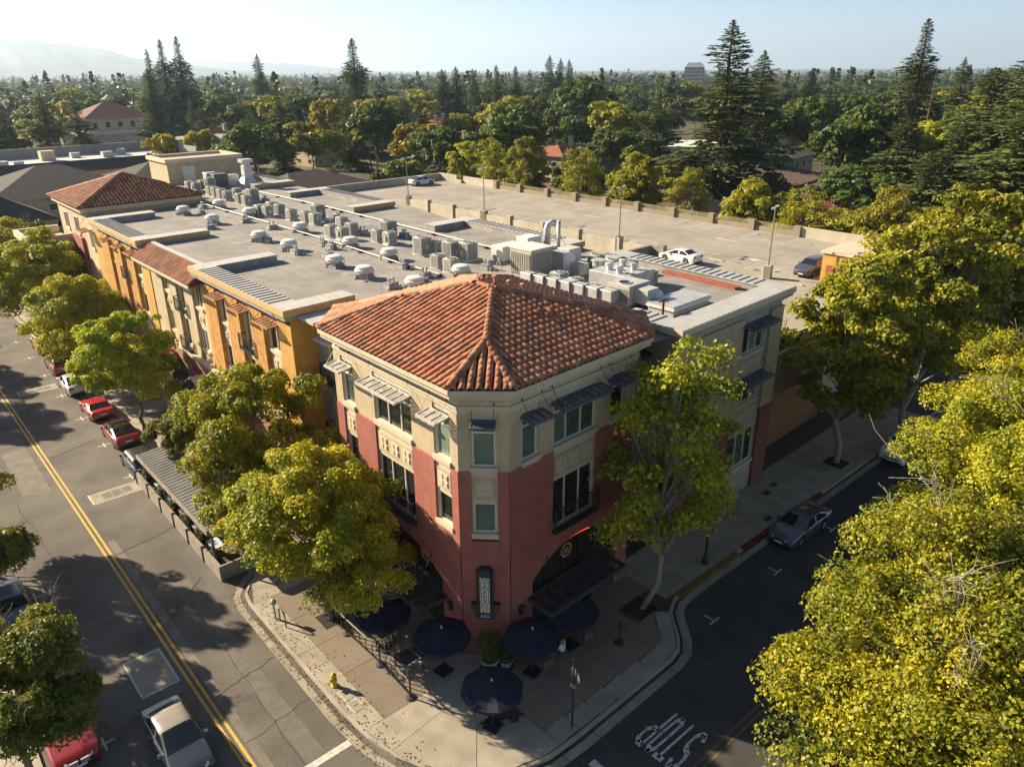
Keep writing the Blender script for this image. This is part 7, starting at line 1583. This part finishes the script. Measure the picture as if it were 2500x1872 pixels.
put(cedar, 164.4, 129.7, 'wide flat-topped green cedar behind the garage', 1.0, 1.06); put(cedar, 210, 235, 'pale green cedar below the centre conifers', .95, 1.0, rz=2.0); put(cedar, 96, 222, 'cedar right of the left redwood group, lower', .8, .9, rz=1)
for (x, y, h, s, k, lab) in ((207, 195, 25.5, 2.2, 3, 'broad very dark evergreen right of centre'), (100, 330, 17, 1.6, 3, 'dark rounded evergreen on the left, beyond the shingle roofs'), (135, 360, 17, 1.5, 3, 'dark rounded evergreen right of the left redwoods'), (124, 226, 21, 1.15, 2, 'bright golden tree in front of the olive-green redwood'), (143, 330, 17, 1.3, 2, 'golden rounded tree by the thin ragged conifer'), (172, 276, 19, 1.3, 2, 'golden-topped tree left of the twin dark conifers'),
        (150, 128, 11, 1.2, 3, 'dark green tree behind the cedar'), (132, 60, 12, 1.5, 3, 'dark green tree right of the brown roofed row'), (104, 41, 11, 1.4, 1, 'bright green tree behind the garage at the right'), (108, 48, 9, 1.2, 1, 'low bright green bush tree behind the garage rail'), (86, 130, 9, 1.2, 1, 'yellow-green tree behind the garage corner wall'), (74, 131, 7, 1.3, 1, 'low bright hedge tree behind the block wall of the garage'), (64, 128, 6.5, 1.1, 0, 'low green hedge tree left of the block wall'), (67, 210, 14, .9, 2, 'golden tree right of the penthouse'), (75, 203, 15, .9, 2, 'taller golden tree right of the penthouse'), (266, 92, 18, 1.8, 2, 'golden tree beside the leaning redwood on the right'), (240, 62, 18, 1.7, 2, 'large golden tree near the right edge'), (128, 158, 9, 1.2, 2, 'golden-orange tree behind the deck far corner'), (112, 150, 7, 1.2, 0, 'green tree behind the deck far corner')):
    hp = (11, 12, 11.5, 13)[k]; put(bG[k], x, y, lab, s*1.05, h/hp, group='rounded trees beyond the garage')
# ---- neighbourhood trees: individuals scattered between the houses
AV = [(33, 172, 17), (54, 176, 12), (21, 150, 10), (44, 208, 26), (80, 300, 18), (78, 156, 14), (62, 160, 9), (96, 268, 15), (172, 232, 12), (150, 196, 8), (192, 262, 13), (148, 148, 8), (120, 226, 8), (262, 228, 13), (208, 148, 13), (188, 106, 11), (158, 92, 13), (140, 68, 6), (120, 100, 8), (118, 84, 8), (122, 120, 8), (100, 240, 10)]
NB = ['dark green', 'yellow-green', 'golden', 'deep green']; NC = ['layered redwood', 'slim conifer', 'spreading conifer', 'airy conifer']
LM = [('the dark shingle roofs', 33, 172), ('the white flat roof block', 44, 208), ('the cream block', 80, 300), ('the left redwood group', 118, 345), ('the columnar conifer', 90, 191), ('the olive redwood', 143, 241), ('the red tiled apartments', 172, 232), ('the twin dark conifers', 201, 265), ('the centre conifers', 237, 271), ('the broad dark evergreen', 207, 195), ('the grey roofed house', 262, 228), ('the airy conifers', 341, 341), ('the cedar', 164, 130), ('the huge layered redwood', 138, 91), ('the pale low shop', 208, 148), ('the pale two-storey house', 188, 106), ('the brown roofed row', 158, 92), ('the leaning redwood', 219, 88), ('the right edge conifers', 157, 44), ('the thin ragged conifer', 171, 377), ('the garage corner wall', 87, 116), ('the low brown-roofed houses', 120, 100), ('the dark conifer clump', 403, 217)]
def where(x, y):
    b = math.atan2(x, y); r = math.hypot(x, y); n_, lx, ly = min(LM, key=lambda l: (math.hypot(l[1]-x, l[2]-y))); lb, lr = math.atan2(lx, ly), math.hypot(lx, ly)
    fb = 'behind' if r > lr+14 else 'in front of' if r < lr-14 else 'beside'; s = b-lb
    return (f'{fb} {n_}' if abs(s) < .02 else f'{fb} {n_}, a little to its '+('right' if s > 0 else 'left') if abs(s) < .07 else f'{fb} {n_}, well to its '+('right' if s > 0 else 'left'))
gR = np.random.default_rng(77); cnt = 0; tries = 0; PT = []
while cnt < 270 and tries < 14000:
    tries += 1; az = YAW+R(gR.uniform(-37, 37)); Dd = 105/(gR.uniform(.2, 1.0))**1.0
    if Dd < 118 or Dd > 520: continue
    x, y = Dd*math.sin(az), Dd*math.cos(az)
    if (x < 97 and 15 < y < 119) or x < 20 or (x < 60 and y < 125): continue
    if any((x-a)**2+(y-b)**2 < (c+3.5)**2 for a, b, c in AV): continue
    if any((x-a)**2+(y-b)**2 < (7.0+Dd*.008)**2 for a, b in PT): continue
    # keep sight lines open in front of the nearer houses
    if any((x*a+y*b)/math.hypot(a, b) < math.hypot(a, b) and abs(x*b-y*a)/math.hypot(a, b) < c*.9+4 and math.hypot(a, b)-math.hypot(x, y) < 85 for a, b, c in AV) and gR.random() < .93: continue
    PT.append((x, y)); cnt += 1
    if gR.random() < .16 and Dd > 200: k = int(gR.integers(0, 4)); o_ = put(cN[k], x, y, NC[k], gR.uniform(.5, .7), gR.uniform(.48, .68), group='neighbourhood conifers'); o_['label'] = f'small {NC[k]} '+where(x, y)
    else:
        k = int(gR.choice(4, p=(.38, .20, .09, .33))); s = gR.uniform(.85, 1.45)*(1.15 if Dd > 170 else .8); o_ = put(bG[k], x, y, NB[k], s*1.1, s*gR.uniform(.85, 1.1), group='neighbourhood trees'); o_['label'] = f"{'small' if s < 1.0 else 'big' if s > 1.4 else 'mid-sized'} {NB[k]} tree "+where(x, y)
# ---- the far woodland, one mass
def far_wood():
    g = np.random.default_rng(5); C, S, K = [], [], []; n = 5600; pal = np.array([(.055, .085, .022), (.085, .105, .026), (.17, .145, .03), (.038, .062, .02), (.13, .10, .035), (.04, .064, .024)])
    az = YAW+np.radians(g.uniform(-38, 38, n)); Dd = 470/(g.uniform(.07, 1.0, n)); x, y = Dd*np.sin(az), Dd*np.cos(az)
    kind = g.choice(6, n, p=(.34, .2, .07, .27, .04, .08)); con = kind == 5; h = np.where(con, g.uniform(15, 27, n), g.uniform(10, 18, n)); r = np.where(con, h*.19, h*g.uniform(.42, .62, n))
    m = 40; u = g.random((n, m)); d = g.normal(0, 1, (n, m, 3)); d /= np.linalg.norm(d, axis=2, keepdims=True); q = g.uniform(.6, 1, (n, m, 1))
    P = d*q*np.stack([r, r, h*.38], 1)[:, None]; P[:, :, 2] += (h*.60)[:, None]
    cone = np.stack([np.cos(u*40)*(1-u)*r[:, None], np.sin(u*40)*(1-u)*r[:, None], h[:, None]*(.15+.88*u)], 2); P = np.where(con[:, None, None], cone, P)
    P[:, :, 0] += x[:, None]; P[:, :, 1] += y[:, None]; cw = pal[kind][:, None]*(1+g.normal(0, .22, (n, 1, 1)))*(1+g.normal(0, .12, (n, m, 1)))
    s = np.repeat((np.where(con, h*.07, r*.30))[:, None], m, 1).ravel()[:, None]; P = P.reshape(-1, 3); Nn = d.reshape(-1, 3)+np.array([0, 0, .6])+g.normal(0, .3, (n*m, 3)); Nn /= np.linalg.norm(Nn, axis=1, keepdims=True); T = g.normal(0, 1, (n*m, 3)); T -= Nn*(T*Nn).sum(1, keepdims=True); T /= np.linalg.norm(T, axis=1, keepdims=True); B = np.cross(Nn, T)
    V = np.stack([P+T*s, P+B*s*.8, P-T*s, P-B*s*.8], 1).reshape(-1, 3); c = np.repeat(np.clip(cw.reshape(-1, 3), .004, 1), 4, 0)
    o = link_mesh('far_woodland', np_mesh('far_woodland', V, np.arange(len(V)).reshape(-1, 4), False, c), leaf); tag(o, 'far-off woodland reaching to the horizon', 'woodland', kind='stuff')
far_wood()
# a few buildings showing in the far woodland
gB = np.random.default_rng(3)
for i in range(9):
    az = YAW+R(-30+i*7.2+gB.uniform(-1.5, 1.5)); Dd = gB.uniform(540, 900); x, y = Dd*math.sin(az), Dd*math.cos(az); w, d, h = gB.uniform(14, 30), gB.uniform(10, 16), gB.uniform(7, 10); tf = yaw_tf(x, y, gB.uniform(0, 1.5))
    t = thing('far_building', f'pale low building in the far woodland, {ORDN[i]} from the left', 'building', (x, y, 0), 0, 'far buildings among the woodland'); m = MB(tf); m.box(-w/2, w/2, -d/2, d/2, 0, h); m.build('wall', cream_f, t); m = MB(tf); m.add([(-w/2-1, -d/2-1, h), (w/2+1, -d/2-1, h), (w/2+1, d/2+1, h), (-w/2-1, d/2+1, h), (-w/4, 0, h+2.5), (w/4, 0, h+2.5)], [(0, 1, 5, 4), (1, 2, 5), (2, 3, 4, 5), (3, 0, 4)]); m.build('roof', (tile_far, shingle_br, shingle_dk)[i % 3], t)

# utility poles with wires behind the garage
pw = M('creosote_pole', (.085, .062, .045), .9, .2, 4)
for i, (x, y, h_, lab) in enumerate(((131, 146, 11.5, 'wooden utility pole behind the garage trees, left of the cedar'), (226, 128, 12, 'wooden utility pole right of the huge redwood'), (252, 112, 12, 'farther wooden utility pole right of the huge redwood'))):
    t = thing('utility_pole', lab, 'utility pole', (x, y, 0), 0, 'utility poles'); m = MB(); m.tube([(x, y, 0), (x, y, h_)], [.2, .13], 8); m.build('pole', pw, t)
    m = MB(); m.bar((x-1.1, y+.8, h_-.8), (x+1.1, y-.8, h_-.8), .12, .14); m.bar((x-.8, y+.6, h_-2), (x+.8, y-.6, h_-2), .12, .14); m.build('crossarm', pw, t)
    m = MB(); m.lathe([(.28, 0), (.28, .9), (.1, 1.0)], 10, (x+.4, y-.3, h_-3.4)); m.build('transformer', galv, t)
# ================================================================== HILLS, HAZE
def ridge(name, pts, D, back, seed, mat):
    """hill range: crest heights follow pts (bearing degrees from view axis, height m)"""
    g = np.random.default_rng(seed); n, m_ = 220, 26; b = np.linspace(pts[0][0], pts[-1][0], n); hz_ = np.interp(b, [p[0] for p in pts], [p[1] for p in pts])
    ph = g.uniform(0, 6.28, (14, 2)); V = []
    for i in range(n):
        a = YAW+R(b[i])
        for j in range(m_):
            s = j/(m_-1); d = D-back+back*2*s; p = 1-abs(s-.5)*2; p = p**.9
            nz = sum(math.sin(b[i]*(1.3+k*.9)+ph[k, 0]+s*(6+k*3))*(.5/(k+1.2)) for k in range(12)); hh = hz_[i]*p*(1+.28*nz*(1-p))
            V.append((d*math.sin(a), d*math.cos(a), max(-2, hh-1)))
    Fq = [(i*m_+j, (i+1)*m_+j, (i+1)*m_+j+1, i*m_+j+1) for i in range(n-1) for j in range(m_-1)]
    return tag(link_mesh(name, np_mesh(name, np.array(V), np.array(Fq), True), mat), kind='structure')
hill_m = M('hill_scrub', (.085, .085, .045), .95, .35, .0016, stain=.3, stscale=.0007)
HILL1 = [(-55, 330), (-45, 420), (-31.46, 342), (-30.61, 349), (-29.62, 335), (-29.0, 303), (-28.24, 300), (-27.5, 276), (-26.12, 249), (-24.88, 185), (-23.79, 149), (-22.61, 126), (-21.12, 91), (-18.89, 50), (-16.84, 21)]
HILL2 = [(-22.8, 193), (-20.07, 213), (-18.56, 197), (-16.11, 160), (-15.31, 168), (-13.64, 128), (-11.76, 73), (-9.78, 37), (-6.99, 6)]
ridge('hills', HILL1, 9000, 2600, 3, hill_m)
ridge('hills', HILL2, 14500, 3000, 8, hill_m)
hz = MB(); hz.box(-13500, 20000, -400, 20000, -1.2, 620)
ho = hz.build('haze', None); tag(ho, 'pale haze filling the air', 'haze', kind='stuff')
hm = bpy.data.materials.new('haze'); hm.use_nodes = True; ht = hm.node_tree
for n_ in list(ht.nodes):
    if n_.type == 'BSDF_PRINCIPLED': ht.nodes.remove(n_)
pv = ht.nodes.new('ShaderNodeVolumePrincipled'); pv.inputs['Color'].default_value = (.60, .78, 1.0, 1); pv.inputs['Density'].default_value = .000095; pv.inputs['Anisotropy'].default_value = .35
ht.links.new(pv.outputs[0], ht.nodes['Material Output'].inputs['Volume']); ho.data.materials.append(hm)
ho.visible_shadow = True
